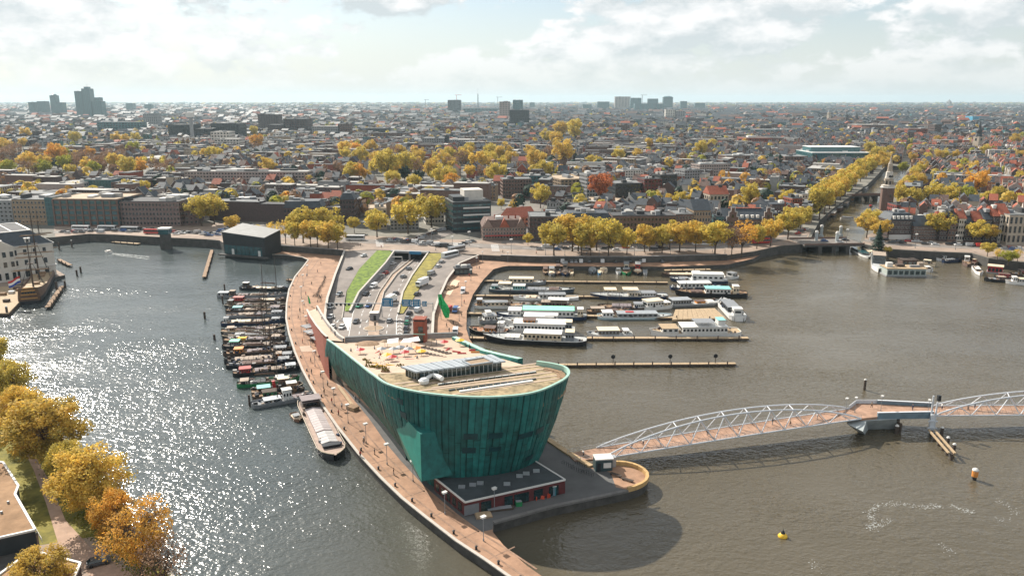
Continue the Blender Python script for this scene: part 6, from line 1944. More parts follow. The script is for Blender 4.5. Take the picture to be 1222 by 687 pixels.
# white pads, low walls and bench on the promenade
px_sheet('pale_paving', [(354 + 3, 413), (371, 412), (374, 419), (360, 419.5)], ZQ, TERR, .03, .2)
px_sheet('pale_paving', [(394, 448), (399, 447), (409, 459), (404, 461)], ZQ, TERR, .03, .2)
lw = thing('long_bench', 'long pale bench on the promenade along the copper wall', 'bench', (*G(414, 474, ZQ), ZQ), 0)
a, b = Vector(G3(404, 462, ZQ)), Vector(G3(420, 484, ZQ))
mb = MB(); mb.bar(a + Vector((0, 0, .45)), b + Vector((0, 0, .45)), .9, .14); mb.build('seat', TIMBER, lw, world=True)
for f in (.02, .25, .5, .75, .98):
 p = a.lerp(b, f); mb = MB(); mb.box((p.x, p.y, ZQ), (.5, .5, .4)); mb.build('leg', GREYP, lw, world=True)
ck = thing('ticket_hut', 'small pale timber hut at the end of the long promenade bench', 'hut', (*G(421, 488, ZQ), ZQ), R(-35))
mb = MB(); mb.box((0, 0, 0), (3.2, 2.2, .9)); mb.build('counter', TIMBER, ck)
mb = MB(); mb.box((0, 0, .9), (3.4, 2.4, .1)); mb.build('top', WOOD, ck)
# bollards by the water
for i in range(22):
 f = i / 21
 j = f * (len(PROM_OUT) - 8) + 6
 k = int(j); g_ = j - k
 if k + 1 >= len(PROM_OUT):
  break
 x, y = PROM_OUT[k][0] + (PROM_OUT[k + 1][0] - PROM_OUT[k][0]) * g_, PROM_OUT[k][1] + (PROM_OUT[k + 1][1] - PROM_OUT[k][1]) * g_
 p = G(x, y, ZQ)
 t = thing('bollard', 'dark mooring bollard on the kerb of the curved promenade', 'bollard', (p[0] + 1.1, p[1] + .3, ZQ), 0, 'bollards along the promenade kerb')
 mb = MB(); mb.lathe([(.26, 0), (.2, .5), (.32, .62), (.3, .75), (.1, .8)], 8); mb.build('bollard', BLACKP, t)
# bicycles
def bike_meshes():
 w = MB()
 for i in range(12):
  a, b = 2 * math.pi * i / 12, 2 * math.pi * (i + 1) / 12
  w.bar((.34 * math.cos(a), 0, .34 * math.sin(a)), (.34 * math.cos(b), 0, .34 * math.sin(b)), .05, .05)
 f = MB()
 for p, q in (((-.52, 0, .34), (-.1, 0, .3)), ((-.1, 0, .3), (-.25, 0, .9)), ((-.52, 0, .34), (-.22, 0, .8)), ((-.1, 0, .3), (.38, 0, .85)), ((-.22, 0, .8), (.38, 0, .88)), ((.36, 0, .98), (.54, 0, .34)), ((.34, -.28, 1.02), (.34, .28, 1.02))):
  f.tube(p, q, .03, n=5)
 s = MB(); s.box((-.27, 0, .9), (.26, .16, .07))
 return w.data('wheel', TYRE), f.data('frame', BLACKP), s.data('saddle', TYRE)
BK = bike_meshes()
def bike(px, py, z, lb, group):
 t = thing('bicycle', lb, 'bicycle', (*G(px, py, z), z), R(rs.uniform(0, 180)), group)
 link('wheel', BK[0], t, None, (-.52, 0, .34)); link('wheel', BK[0], t, None, (.54, 0, .34)); link('frame', BK[1], t); link('saddle', BK[2], t)
for i in range(26):
 f = i / 25
 bike(388 - 9 * f + rs.uniform(-1.2, 1.2), 331 + 22 * f, ZQ, 'parked dark bicycle in the long row on the promenade', 'bicycles parked on the promenade')
for i in range(14):
 bike(373 + rs.uniform(0, 11), 351 + rs.uniform(0, 10), ZQ, 'parked dark bicycle in the cluster before the ramp', 'bicycles clustered before the ramp')
for i in range(10):
 bike(366 + i * .9, 384 + i * 3, ZQ, 'parked dark bicycle along the red brick ramp wall', 'bicycles along the brick ramp')
# dark covered terrace structures against the ramp wall
for i, (x, y, w, d, h) in enumerate(((368, 397, 5, 4, 2.6), (372, 404, 6, 4, 2.6), (378, 411, 5, 3, 2.4))):
 t = thing('awning', 'dark grey awning frame standing against the red brick ramp wall', 'awning', (*G(x, y, ZQ), ZQ), R(-50), 'awnings at the ramp wall')
 mb = MB(); mb.box((0, 0, h), (w, d, .2)); mb.build('canopy', GREYP, t)
 for sx in (-1, 1):
  for sy in (-1, 1):
   mb = MB(); mb.box((sx * (w / 2 - .2), sy * (d / 2 - .2), 0), (.12, .12, h)); mb.build('post', STEEL, t)
# ------------------------------------------------------------------ roof terrace furniture
TG = 'furniture on the roof terrace'
def terr(px, py):
 return T3(px, py)
def parasol(px, py, mt, lb):
 p = terr(px, py)
 t = thing('parasol', lb, 'parasol', p, 0, 'parasols on the roof terrace')
 mb = MB(); mb.tube((0, 0, 0), (0, 0, 2.5), .05, n=5); mb.build('pole', WOOD, t)
 mb = MB()
 n = 8
 mb.mesh([(1.5 * math.cos(6.283 * i / n), 1.5 * math.sin(6.283 * i / n), 2.1) for i in range(n)] + [(0, 0, 2.7)], [(i, (i + 1) % n, n) for i in range(n)] + [tuple(range(n - 1, -1, -1))]); mb.build('canopy', mt, t)
for px, py, c in ((430, 425, 'red'), (456, 424, 'grey'), (470, 424, 'grey'), (462, 431.5, 'yellow'), (468, 434, 'red'), (483, 428, 'red'), (488, 424, 'grey'), (497, 423, 'orange'), (503, 427, 'yellow'), (478, 422, 'grey'), (530, 415.5, 'red'), (549, 413.5, 'yellow'), (459.5, 415, 'ochre'), (515, 413, 'ochre')):
 parasol(px, py, {'red': REDP, 'grey': GREYP, 'yellow': YELLOWP, 'orange': ORANGEP, 'ochre': TANW}[c], c + ' parasol among the lounge seats on the roof terrace')
def sofa(px, py, mt, lb, rz):
 p = terr(px, py)
 t = thing('lounge_seat', lb, 'lounge seat', p, rz, 'lounge seats on the roof terrace')
 mb = MB(); mb.box((0, 0, 0), (2.6, 1.2, .42)); mb.build('base', mt, t)
 mb = MB(); mb.box((0, .5, .42), (2.6, .25, .4)); mb.build('backrest', mt, t)
for px, py, c in ((452, 423, 'red'), (489, 432, 'red'), (536, 419.5, 'red'), (544, 422.5, 'red'), (551, 424.5, 'red'), (565, 420.5, 'red'), (567, 423, 'orange'), (444, 436.5, 'yellow'), (450, 439, 'yellow'), (456, 440, 'yellow'), (476, 430, 'red'), (496, 429, 'orange'), (465, 439, 'yellow')):
 sofa(px, py, {'red': REDP, 'orange': ORANGEP, 'yellow': YELLOWP}[c], c + ' lounge seat on the pale roof terrace', R(rs.choice((-20, 70, 0))))
for i in range(16):
 px, py = (505 + (i % 8) * 4.3, 416.5 + (i % 8) * 1.1 + (4.5 if i > 7 else 0) + (i > 7) * .5)
 p = terr(px - (6 if i > 7 else 0), py)
 t = thing('picnic_table', 'dark wooden picnic table in the rows on the roof terrace', 'picnic table', p, R(35), 'picnic tables on the roof terrace')
 mb = MB(); mb.box((0, 0, .7), (2, .8, .08)); mb.build('tabletop', WOODDK, t)
 for s in (-.75, .75):
  mb = MB(); mb.box((0, s, .4), (2, .3, .06)); mb.build('bench', WOODDK, t)
  mb = MB(); mb.box((s, 0, 0), (.1, 1.3, .7)); mb.build('leg', WOODDK, t)
for i in range(12):
 p = terr(435 + (i % 6) * 5, 428 + (i % 6) * 1.8 + (3.5 if i > 5 else 0))
 t = thing('cafe_table', 'small cafe table with two chairs on the left of the roof terrace', 'cafe table', p, R(rs.uniform(0, 90)), 'cafe tables on the roof terrace')
 mb = MB(); mb.tube((0, 0, .7), (0, 0, .74), .45, n=10); mb.tube((0, 0, 0), (0, 0, .7), .05, n=5); mb.build('table', WOOD, t)
 for s in (-.8, .8):
  mb = MB(); mb.box((s, 0, .42), (.42, .42, .05)); mb.box((s * 1.25, 0, .42), (.05, .42, .45)); mb.box((s, 0, 0), (.3, .3, .42)); mb.build('chair', GREYP, t)
ws = thing('white_canopy', 'wide white sun sail over the middle of the roof terrace', 'sun sail', terr(490, 416), R(2), TG)
for k in range(3):
 mb = MB(); mb.mesh([(-7 + k * 3.6, -1.8, 2.4), (-3.8 + k * 3.6, -1.8, 2.6), (-3.6 + k * 3.6, 1.8, 2.9), (-7 + k * 3.6, 1.8, 2.6), (-7 + k * 3.6, -1.8, 2.35), (-3.8 + k * 3.6, -1.8, 2.55), (-3.6 + k * 3.6, 1.8, 2.85), (-7 + k * 3.6, 1.8, 2.55)], [(0, 1, 2, 3), (7, 6, 5, 4)]); sl_ = mb.build('sail', WHITE, ws); sl_.location = ((0, .9, -.8)[k], (.6, -.9, 1.2)[k], (0, .25, -.2)[k]); sl_.rotation_euler = (0, 0, (.12, -.16, .3)[k])
 mb = MB(); mb.tube((-7 + k * 3.6, 0, 0), (-7 + k * 3.6, 0, 2.6), .06, n=5); mb.build('post', STEEL, ws)
mnd = thing('brown_mound', 'flat brown mound of bark on the back of the roof terrace', 'mound', terr(438, 412), 0, TG)
mb = MB(); mb.lathe([(4.2, 0), (3.4, .5), (1.6, .9), (.2, 1.05)], 18); mb.build('mound', WOOD, mnd)
for lb, pts in (('dark recessed pool panel on the left of the roof terrace', [(417, 422), (436, 420), (441, 423), (424, 425.5)]), ('dark recessed pool panel at the back right of the roof terrace', [(530, 412.5), (551, 411), (556, 413.5), (536, 415.5)])):
 e = [terr(*p) for p in pts]
 t = thing('pool', lb, 'pool', e[0], 0, TG)
 mb = MB(); mb.mesh([(x, y, z + .03) for x, y, z in e], [(0, 1, 2, 3)]); mb.mesh([(x, y, z - .2) for x, y, z in e] + [(x, y, z + .03) for x, y, z in e], [(0, 1, 5, 4), (1, 2, 6, 5), (2, 3, 7, 6), (3, 0, 4, 7)]); mb.build('basin', GREYP, t, world=True)
HEDGE = M('planter shrubs', (.17, .13, .02), .9, .4, 1.5)
for i, (px, py, w) in enumerate(((441, 440, 3), (448, 441, 3), (455, 442, 3), (440, 436, 2), (577, 420, 4), (586, 423, 4), (460, 444, 2), (478, 440, 2), (437, 433, 2))):
 p = terr(px, py)
 t = thing('planter', 'planter of yellow green shrubs on the edge of the roof terrace', 'planter', p, R(-25), 'planters on the roof terrace')
 mb = MB(); mb.box((0, 0, 0), (w, 1.2, .5)); mb.build('box', WOOD, t)
 mb = MB()
 for _ in range(50):
  c = Vector((rs.uniform(-w / 2, w / 2), rs.uniform(-.5, .5), rs.uniform(.5, 1.3)))
  a = Vector((rs.gauss(0, 1), rs.gauss(0, 1), rs.gauss(0, 1))).normalized() * .22
  b = a.orthogonal().normalized() * .22
  mb.face([tuple(c + a), tuple(c + b), tuple(c - a), tuple(c - b)])
 mb.build('shrub', HEDGE, t, kind='stuff')
# materials stacked before the annex
t = thing('orange_fencing', 'heap of orange barrier netting before the red annex wall', 'barrier', (*G(642, 594, ZQ), ZQ), R(8))
mb = MB()
for i in range(9):
 mb.box((rs.uniform(-2.4, 2.4), rs.uniform(-.6, .6), 0), (1.2, .15, rs.uniform(.5, 1.0)), 0, rs.uniform(0, 3))
mb.build('netting', M('orange netting', (.55, .08, .04), .7, .2, 1), t, kind='stuff')
t = thing('portable_toilet', 'teal portable toilet cabin beside the orange barrier netting', 'toilet cabin', (*G(659.5, 590, ZQ), ZQ), R(10))
mb = MB(); mb.box((0, 0, 0), (1.3, 1.3, 2.3)); mb.build('cabin', M('teal plastic', (.03, .16, .18), .5, .1, 1), t)
mb = MB(); mb.box((0, 0, 2.3), (1.45, 1.45, .15)); mb.build('roof', FRAMEW, t)
mb = MB(); mb.box((0, -.67, .1), (.8, .06, 2.0)); mb.build('door', BLG, t)
for lb, x, y, w, d, h, mt in (('stack of scaffold boards on the paving before the annex', 596, 608, 6, 1.4, .5, WOODDK), ('green wheeled bin by the scaffold boards', 619, 603, 1.4, 1.0, 1.1, GREENP), ('pale sandbox frame on the paving at the annex corner', 577, 615, 3.6, 2.6, .3, TANW)):
 t = thing(lb.split()[0] + '_' + lb.split()[1] if False else {'s': 'board_stack', 'g': 'wheeled_bin', 'p': 'sandbox'}[lb[0]], lb, {'s': 'boards', 'g': 'bin', 'p': 'sandbox'}[lb[0]], (*G(x, y, ZQ), ZQ), R(14))
 n = 3 if lb[0] == 's' else 1
 for i in range(n):
  mb = MB(); mb.box((.3 * i, 0, i * h / n), (w - .4 * i, d, h / n)); mb.build('board' if n == 3 else 'body', mt, t)
 mb = MB(); mb.box((0, 0, h), (w * .9, d * .9, .08)); mb.build('top', GREYP if mt is not TANW else TIMBER, t)
for x, y in ((676, 556), (688, 562), (700, 566), (692, 556)):
 t = thing('bike_rack', 'dark steel bicycle rack on the shaded platform near the booth', 'bicycle rack', (*G(x, y, ZQ), ZQ), R(-50), 'bicycle racks on the platform')
 for k in range(5):
  mb = MB(); mb.tube((k * .8 - 1.6, 0, 0), (k * .8 - 1.6, 0, .8), .04, n=5); mb.tube((k * .8 - 1.6, 0, .8), (k * .8 - 1.6, .7, .8), .04, n=5); mb.tube((k * .8 - 1.6, .7, .8), (k * .8 - 1.6, .7, 0), .04, n=5); mb.build('hoop', BLACKP, t)
# ------------------------------------------------------------------ people
def person_mesh(pose):
 s = .5 if pose == 'walk' else .12
 pts = {'pelvis': (0, 0, .95, .15), 'waist': (0, 0, 1.12, .14), 'chest': (.01, 0, 1.36, .17), 'neck': (.02, 0, 1.50, .06), 'head': (.04, 0, 1.64, .105), 'crown': (.03, 0, 1.74, .07)}
 ed = [('pelvis', 'waist'), ('waist', 'chest'), ('chest', 'neck'), ('neck', 'head'), ('head', 'crown')]
 for g, k in ((-1, 'l'), (1, 'r')):
  st = s * .45 * g
  pts[k + 'hip'] = (0, .09 * g, .9, .1); pts[k + 'knee'] = (st * .55 + .05, .1 * g, .5, .065); pts[k + 'ankle'] = (st * .9 - .04, .1 * g, .08, .042); pts[k + 'toe'] = (st * .9 + .15, .11 * g, .03, .035)
  pts[k + 'sh'] = (0, .19 * g, 1.42, .06); pts[k + 'elb'] = (-st * .4 - .02, .25 * g, 1.14, .042); pts[k + 'wri'] = (-st * .6 + .1, .25 * g, .92, .03); pts[k + 'palm'] = (-st * .6 + .13, .25 * g, .86, .03)
  ed += [('pelvis', k + 'hip'), (k + 'hip', k + 'knee'), (k + 'knee', k + 'ankle'), (k + 'ankle', k + 'toe'), ('chest', k + 'sh'), (k + 'sh', k + 'elb'), (k + 'elb', k + 'wri'), (k + 'wri', k + 'palm')]
  for f in range(5):
   pts[f'{k}f{f}'] = (-st * .6 + .13 + (f - 2) * .014, (.25 + (.03 if f == 4 else 0) * -1) * g, .86 - (.075, .085, .09, .08, .04)[f], .009)
   ed.append((k + 'palm', f'{k}f{f}'))
 keys = list(pts)
 me = bpy.data.meshes.new('body')
 me.from_pydata([pts[k][:3] for k in keys], [(keys.index(a), keys.index(b)) for a, b in ed], [])
 o = bpy.data.objects.new('body_skeleton', me); COL.objects.link(o)
 o.modifiers.new('skin', 'SKIN')
 for i, k in enumerate(keys):
  v = me.skin_vertices[0].data[i]
  v.radius = (pts[k][3],) * 2
  v.use_root = i == 0
 dg = bpy.context.evaluated_depsgraph_get()
 m2 = bpy.data.meshes.new_from_object(o.evaluated_get(dg))
 bpy.data.objects.remove(o, do_unlink=True)
 m2.name = 'body'
 for mt in (SKIN, BLACKP, NAVY):
  m2.materials.append(mt)
 for p in m2.polygons:
  z = p.center.z; y = abs(p.center.y)
  p.material_index = 0 if (z > 1.49 or (y > .2 and z < .97)) else (2 if z < .98 else 1)
  p.use_smooth = True
 h = MB(); h.lathe([(.1, 1.62), (.125, 1.70), (.09, 1.79), (.02, 1.81)], 8, (.015, 0, 0))
 return m2, h.data('hair', WOODDK)
PM = {k: person_mesh(k) for k in ('walk', 'stand')}
CLO = {'black': BLACKP, 'white': WHITE, 'red': REDP, 'navy': NAVY, 'grey': GREYP, 'tan': TANW}
def person(px, py, z, where, group):
 k = rs.choice(('walk', 'stand')); c = rs.choice(list(CLO)); l_ = rs.choice(('navy', 'black', 'grey'))
 pos = z if isinstance(z, tuple) else (*G(px, py, z), z + .02)
 t = thing('person', f'{"walking" if k == "walk" else "standing"} person in {c} top and {l_} trousers {where}', 'person', pos, rs.uniform(0, 6.28), group)
 b = link('body', PM[k][0], t); setmat(b, CLO[c], 1); setmat(b, CLO[l_], 2)
 link('hair', PM[k][1], t)
PG = 'people on the promenade'
for x, y in ((361, 409), (369, 452), (371, 432), (372, 446), (377, 424), (381, 429), (430, 545), (434, 530), (404, 495), (396, 481), (408, 487), (424, 478), (391, 460), (358, 372), (356, 380), (363, 365), (365, 352), (372, 340), (383, 316), (379, 325), (366, 330), (434.5, 527), (447, 542), (470, 566), (383, 450), (387, 470)):
 person(x, y, ZQ, 'on the curved brick promenade', PG)
for x, y in ((547, 341), (554, 362), (541, 387), (533, 390), (536, 396), (551, 378), (560, 330), (572, 321), (545, 392)):
 person(x, y, ZQ, 'on the marina quay', 'people on the marina quay')
for x, y in ((419, 422), (447, 419), (454, 427), (474, 431), (508, 417), (521, 412), (427, 418), (452.5, 431), (486, 418), (560, 417), (498, 431)):
 person(x, y, terr(x, y), 'on the roof terrace', 'people on the roof terrace')
for s, f, w in ((.34, .35, 'midway'), (.40, .5, 'midway'), (.52, .4, 'midway'), (.66, .6, 'near mid channel'), (.72, .3, 'near mid channel'), (.16, .6, 'near the museum'), (.84, .5, 'near mid channel')):
 a, b = Vector(G3(719, 546.5, 2.9)), Vector(G3(1027, 499, Z1)); c_, d_ = Vector(G3(712, 534.5, 2.9)), Vector(G3(1013, 488, Z1))
 p = a.lerp(b, s).lerp(c_.lerp(d_, s), f)
 person(0, 0, (p.x, p.y, p.z + 1 * s * (1 - s) + .02), 'on the footbridge ' + w, 'people on the footbridge')
for x, y, w in ((1089, 489, 'on the lifting bridge span'), (1040, 486, 'on the mid channel pier deck'), (1124, 488, 'entering the right bridge span'), (1163, 487, 'on the right bridge span'), (696, 544, 'on the museum landing')):
 person(x, y, 2.75 if x < 700 else Z1 + .12, w, 'people on the footbridge')
for x, y in ((378, 371), (384, 381), (395, 396), (400, 401)):
 e = {378: 5.6, 384: 8.9, 395: 13.6, 400: 15.0}[x]
 person(x, y, e, 'on the pedestrian ramp', 'people on the ramp')
for x, y in ((430, 294), (520, 299), (455, 296), (600, 301.5), (640, 303), (700, 303.5), (770, 303.5), (850, 301.5)):
 person(x, y, ZC + .1, 'on the waterfront pavement', 'people on the waterfront pavement')

OCC = []                                                     # footprints already built on (plan polygons)
def inpoly(x, y, q):
 c = False
 n = len(q)
 j = n - 1
 for i in range(n):
  if (q[i][1] > y) != (q[j][1] > y) and x < (q[j][0] - q[i][0]) * (y - q[i][1]) / (q[j][1] - q[i][1] + 1e-9) + q[i][0]:
   c = not c
  j = i
 return c
def free(x, y):
 for q, bb in OCC:
  if bb[0] <= x <= bb[1] and bb[2] <= y <= bb[3] and inpoly(x, y, q):
   return False
 return True
def occupy(q):
 xs, ys = [p[0] for p in q], [p[1] for p in q]
 OCC.append((q, (min(xs), max(xs), min(ys), max(ys))))

# ------------------------------------------------------------------ trees
def leafmat(name, rgb, var=.3, tr=.48):
 return M(name, (rgb[0] * .78, rgb[1] * .86, rgb[2]), .75, var, .45, trans=tr, hue=(rgb[0] * 1.12, rgb[1] * 1.02, rgb[2]), orand=.12, detail=3)
LEAF = {'yellow green': leafmat('yellow green leaves', (.57, .465, .085)), 'golden': leafmat('golden leaves', (.61, .445, .085)), 'green': leafmat('spring green leaves', (.34, .34, .04)), 'orange': leafmat('orange leaves', (.62, .36, .06)),
  'brown': leafmat('brown twigs', (.28, .165, .085), tr=.2), 'russet': leafmat('russet leaves', (.44, .16, .06)), 'dark green': leafmat('dark green leaves', (.022, .05, .032), tr=.15)}
BARK = M('bark', (.085, .06, .042), .95, .3, 2)
def crown_data(seed, n, leaf, rx=6.2, rz=5.6, zc=10.4, nclump=34, gap=.0):
 rr = random.Random(seed)
 mb = MB()
 cl = []
 for _ in range(nclump):
  while True:
   v = Vector((rr.uniform(-1, 1), rr.uniform(-1, 1), rr.uniform(-1, 1)))
   if .25 < v.length < .86:
    break
  if v.z < -.35:
   v.x *= .8; v.y *= .8
  cl.append((v, rr.uniform(.27, .44) * (22 / nclump) ** .36))
 for _ in range(n):
  c, r = rr.choice(cl)
  d = Vector((rr.gauss(0, 1), rr.gauss(0, 1), rr.gauss(0, 1))).normalized()
  p = c + d * r * (rr.random() ** .4)
  if p.length > 1.08:
   p *= 1.05 / p.length
  P_ = Vector((p.x * rx, p.y * rx, zc + p.z * rz))
  nrm = (d * .8 + Vector((rr.gauss(0, .6), rr.gauss(0, .6), rr.gauss(0, .6) + .35))).normalized()
  a = nrm.orthogonal().normalized()
  b = nrm.cross(a)
  t = rr.uniform(0, 6.28)
  s = leaf * rr.uniform(.6, 1.3)
  u = (a * math.cos(t) + b * math.sin(t)) * s
  w = (b * math.cos(t) - a * math.sin(t)) * s * .7
  k = nrm * s * .25
  mb.v += [tuple(P_ + u), tuple(P_ + w - k), tuple(P_ - u), tuple(P_ - w - k)]
  q = len(mb.v)
  mb.f += [(q - 4, q - 3, q - 2, q - 1)]
  mb.m.append(0)
 return mb.data('crown', LEAF['golden'], False)
def trunk_data(seed, rx=6.2, rz=5.6, zc=10.4, fork=4.0, r=.34, twigs=0):
 rr = random.Random(seed)
 mb = MB()
 mb.tube((0, 0, -.3), (.1, 0, fork), r, r * .75, 7)
 mb.tube((0, 0, -.3), (0, 0, .5), r * 1.5, r, 7)
 ends = []
 for i in range(7):
  a = i * .9 + rr.uniform(-.3, .3)
  e = Vector((math.cos(a) * rx * rr.uniform(.3, .6), math.sin(a) * rx * rr.uniform(.3, .6), zc + rr.uniform(-.2, .6) * rz))
  m_ = Vector((e.x * .4, e.y * .4, fork + (e.z - fork) * .5))
  mb.tube((.1, 0, fork - .3 * i * .3), m_, r * .5, r * .32, 5)
  mb.tube(m_, e, r * .32, r * .1, 5)
  ends.append((m_, e))
 for _ in range(twigs):
  m_, e = rr.choice(ends)
  s = m_.lerp(e, rr.uniform(.1, 1))
  d = Vector((rr.gauss(0, 1), rr.gauss(0, 1), rr.gauss(.5, .8))).normalized() * rr.uniform(1.2, 3.4)
  mb.tube(s, s + d, r * .12, .015, 4, cap=False)
  s2 = s + d * .5
  for _ in range(2):
   mb.tube(s2, s2 + Vector((rr.gauss(0, .7), rr.gauss(0, .7), rr.gauss(.5, .6))), .03, .01, 3, cap=False)
 return mb.data('trunk', BARK)
CROWN = [crown_data(s, 2300, .5, 6.6, 5.9, 10.2) for s in range(6)]
CROWN_S = [crown_data(20 + s, 520, .5, nclump=18) for s in range(3)]          # thin, half bare
CROWN_F = [crown_data(40 + s, 420, 1.0) for s in range(4)]                      # for trees a few pixels wide
CROWN_P = [crown_data(60 + s, 600, .7, 2.6, 8.0, 10.5, 16) for s in range(2)]   # columnar
TRUNK = [trunk_data(s, twigs=30) for s in range(3)]
def tree_at(x, y, h, colour, label, group, kind='round', w=1.0, rz=None, cat='tree', z=ZC):
 s = h / 16.0
 t = thing('tree', label, cat, (x, y, z), rs.uniform(0, 6.28) if rz is None else rz, group)
 t.scale = (s * w, s * w, s)
 c = {'round': CROWN, 'thin': CROWN_S, 'far': CROWN_F, 'column': CROWN_P}[kind]
 o = link('crown', rs.choice(c), t); setmat(o, LEAF[colour])
 link('trunk', rs.choice(TRUNK), t)
 return t
def tree_px(px, pb, pt, colour, label, group, kind='round', w=1.0, z=ZC):
 x, y = G(px, pb, z)
 return tree_at(x, y, max(4, ztop(x, y, pt) - z) * 1.06, colour, label, group, kind, w * 1.12, z=z)
Y, GO, OR, BR, RU, GR = 'yellow green', 'golden', 'orange', 'brown', 'russet', 'green'
g1 = 'trees along the marina street'
for x, b, t_, c, w, lb in ((630, 293, 279, Y, .9, 'small yellow tree right of the red roofed hotel'), (661, 305, 266, Y, 1.05, 'big round yellow tree at the left end of the marina street'), (683, 300, 255, GO, 1.05, 'tall golden tree behind the marina street row'),
                           (694, 305, 268, Y, .85, 'yellow street tree second in the front row'), (705, 305, 270, GO, .75, 'slim golden street tree in the front row'), (726, 306, 261, Y, .85, 'tall pointed yellow tree of the marina street'), (748, 304, 273, Y, .8, 'small yellow tree right of the tall pointed one'),
                           (769, 301, 269, GO, 1.0, 'broad golden tree above the parked camper van'), (775, 300, 276, Y, .8, 'low yellow tree between two broad ones'), (790, 302, 270, Y, .9, 'yellow tree in front of the dark apartment block'), (799, 298, 265, Y, .9, 'yellow tree behind the front row by the dark block'), (811, 301, 265, GO, 1.05, 'golden tree right of the dark apartment block'),
                           (830, 301, 265, GO, .9, 'golden tree left of the broadest marina street tree'), (853, 304, 264, Y, 1.1, 'broadest yellow tree before the gabled dark warehouse'), (903, 297, 268, Y, .85, 'yellow tree near the right end of the marina street'), (919, 294, 261, GO, .9, 'golden tree where the quay curves to the canal'), (940, 286, 250, Y, 1.05, 'big yellow tree at the canal corner'), (955, 276, 246, Y, .9, 'yellow tree behind the big one at the canal corner')):
 tree_px(x, b, t_, c, lb, g1, 'round', w)
tree_px(873, 307, 272, BR, 'half bare brown tree on the marina street', g1, 'thin', .8)
tree_px(885, 305, 264, OR, 'tall ochre tree with thin crown on the marina street', g1, 'thin', .95)
tree_px(690, 300, 262, GO, 'golden tree filling the gap behind the front row', g1, 'round', 1.0)
tree_px(712, 299, 259, Y, 'yellow tree behind the slim golden street tree', g1, 'round', .9)
g2 = 'trees around the dark pavilion and promenade'
for x, b, t_, c, w, k, lb in ((241, 270, 233, Y, 1.0, 'round', 'left one of the big yellow pair before the brown office block'), (256, 268, 232, Y, 1.0, 'round', 'right one of the big yellow pair before the brown office block'), (278, 280, 257, GO, .95, 'round', 'small golden tree behind the roof of the dark pavilion'),
                              (307, 284, 268, Y, .9, 'round', 'low yellow tree just right of the dark pavilion'), (324, 289, 264, GO, .8, 'thin', 'thin golden tree right of the dark pavilion'), (341, 291, 262, GO, .8, 'thin', 'thin golden tree on a tall trunk above the promenade wall'), (352, 294, 264, Y, .75, 'round', 'slim yellow tree above the promenade wall'),
                              (362, 290, 249, Y, .9, 'round', 'tall yellow tree behind the promenade wall row'), (371, 295, 263, GO, .75, 'round', 'slim golden tree in the promenade wall row'), (379, 295, 263, Y, .8, 'round', 'yellow tree in the middle of the promenade wall row'), (391, 288, 247, Y, 1.0, 'round', 'tallest yellow tree behind the promenade wall row'),
                              (392, 298, 265, GO, 1.0, 'round', 'broad golden tree at the corner of the promenade wall'), (403, 298, 267, Y, .85, 'round', 'yellow tree nearest the left slip road'), (423, 278, 259, Y, .9, 'round', 'small yellow tree left of the big pair behind the tunnel'),
                              (450, 283, 251, Y, 1.1, 'round', 'big yellow tree over the coach behind the tunnel'), (487, 279, 240, Y, 1.05, 'round', 'big yellow tree left of the sloping road'), (515, 271, 232, Y, 1.1, 'round', 'largest yellow tree beside the sloping road'), (412, 262, 246, BR, .9, 'thin', 'half bare brown tree behind the small yellow tree')):
 tree_px(x, b, t_, c, lb, g2, k, w)
g3 = 'trees along the canal'
for x, y, c in ((979, 262, Y), (985, 256, GO), (991, 250, Y), (998, 245, GO), (1004, 239, Y), (1010, 234, GO), (1017, 228, Y), (1022, 223, GO), (1028, 217, Y), (1035, 212, Y), (1040, 207, GO)):
 tree_px(x - 1.5, y, y - 40 * (1 - (262 - y) / 130), c, ('yellow' if c == Y else 'golden') + ' tree in the row on the left bank of the canal', g3, 'round', .88)
for x, y, c in ((1069, 250, Y), (1073, 240, GO), (1078, 232, Y), (1082, 225, GO), (1087, 219, Y), (1091, 213, Y), (1095, 208, GO)):
 tree_px(x + 5, y, y - 28 * (1 - (250 - y) / 110), c, ('yellow' if c == Y else 'golden') + ' tree on the right bank beyond the brick spire', g3, 'round', .8)
for x, b, t_, c, w, k, lb in ((1034, 284, 256, GO, 1.1, 'round', 'golden tree left of the cluster at the canal mouth'), (1043, 279, 252, Y, 1.0, 'round', 'big yellow tree hiding the foot of the brick spire'), (1050, 288, 262, GO, 1.0, 'round', 'golden tree behind the dark fir'), (1037, 272, 249, Y, 1.0, 'round', 'yellow tree at the back of the canal mouth cluster'),
                              (1119, 287, 253, Y, 1.15, 'round', 'big yellow tree on the right bank street'), (1165, 292, 264, Y, 1.0, 'round', 'left yellow tree of the pair by the white narrow house'), (1180, 291, 268, GO, 1.0, 'round', 'right golden tree of the pair by the white narrow house'), (1208, 290, 263, Y, .95, 'round', 'yellow tree in front of the beige building at the right edge'),
                              (1178, 306, 289, Y, 1.1, 'round', 'low yellow tree on the quay garden'), (1190, 310, 296, GO, 1.2, 'thin', 'thin golden shrub like tree on the quay garden'), (1203, 316, 299, GR, 1.3, 'round', 'green bushy tree on the quay garden'), (1214, 312, 297, GO, 1.1, 'thin', 'thin ochre tree at the right end of the quay garden'), (1059, 303, 294, Y, 1.2, 'round', 'small yellow bush tree beside the fir at the houseboats')):
 tree_px(x, b, t_, c, lb, 'trees on the right bank', k, w)
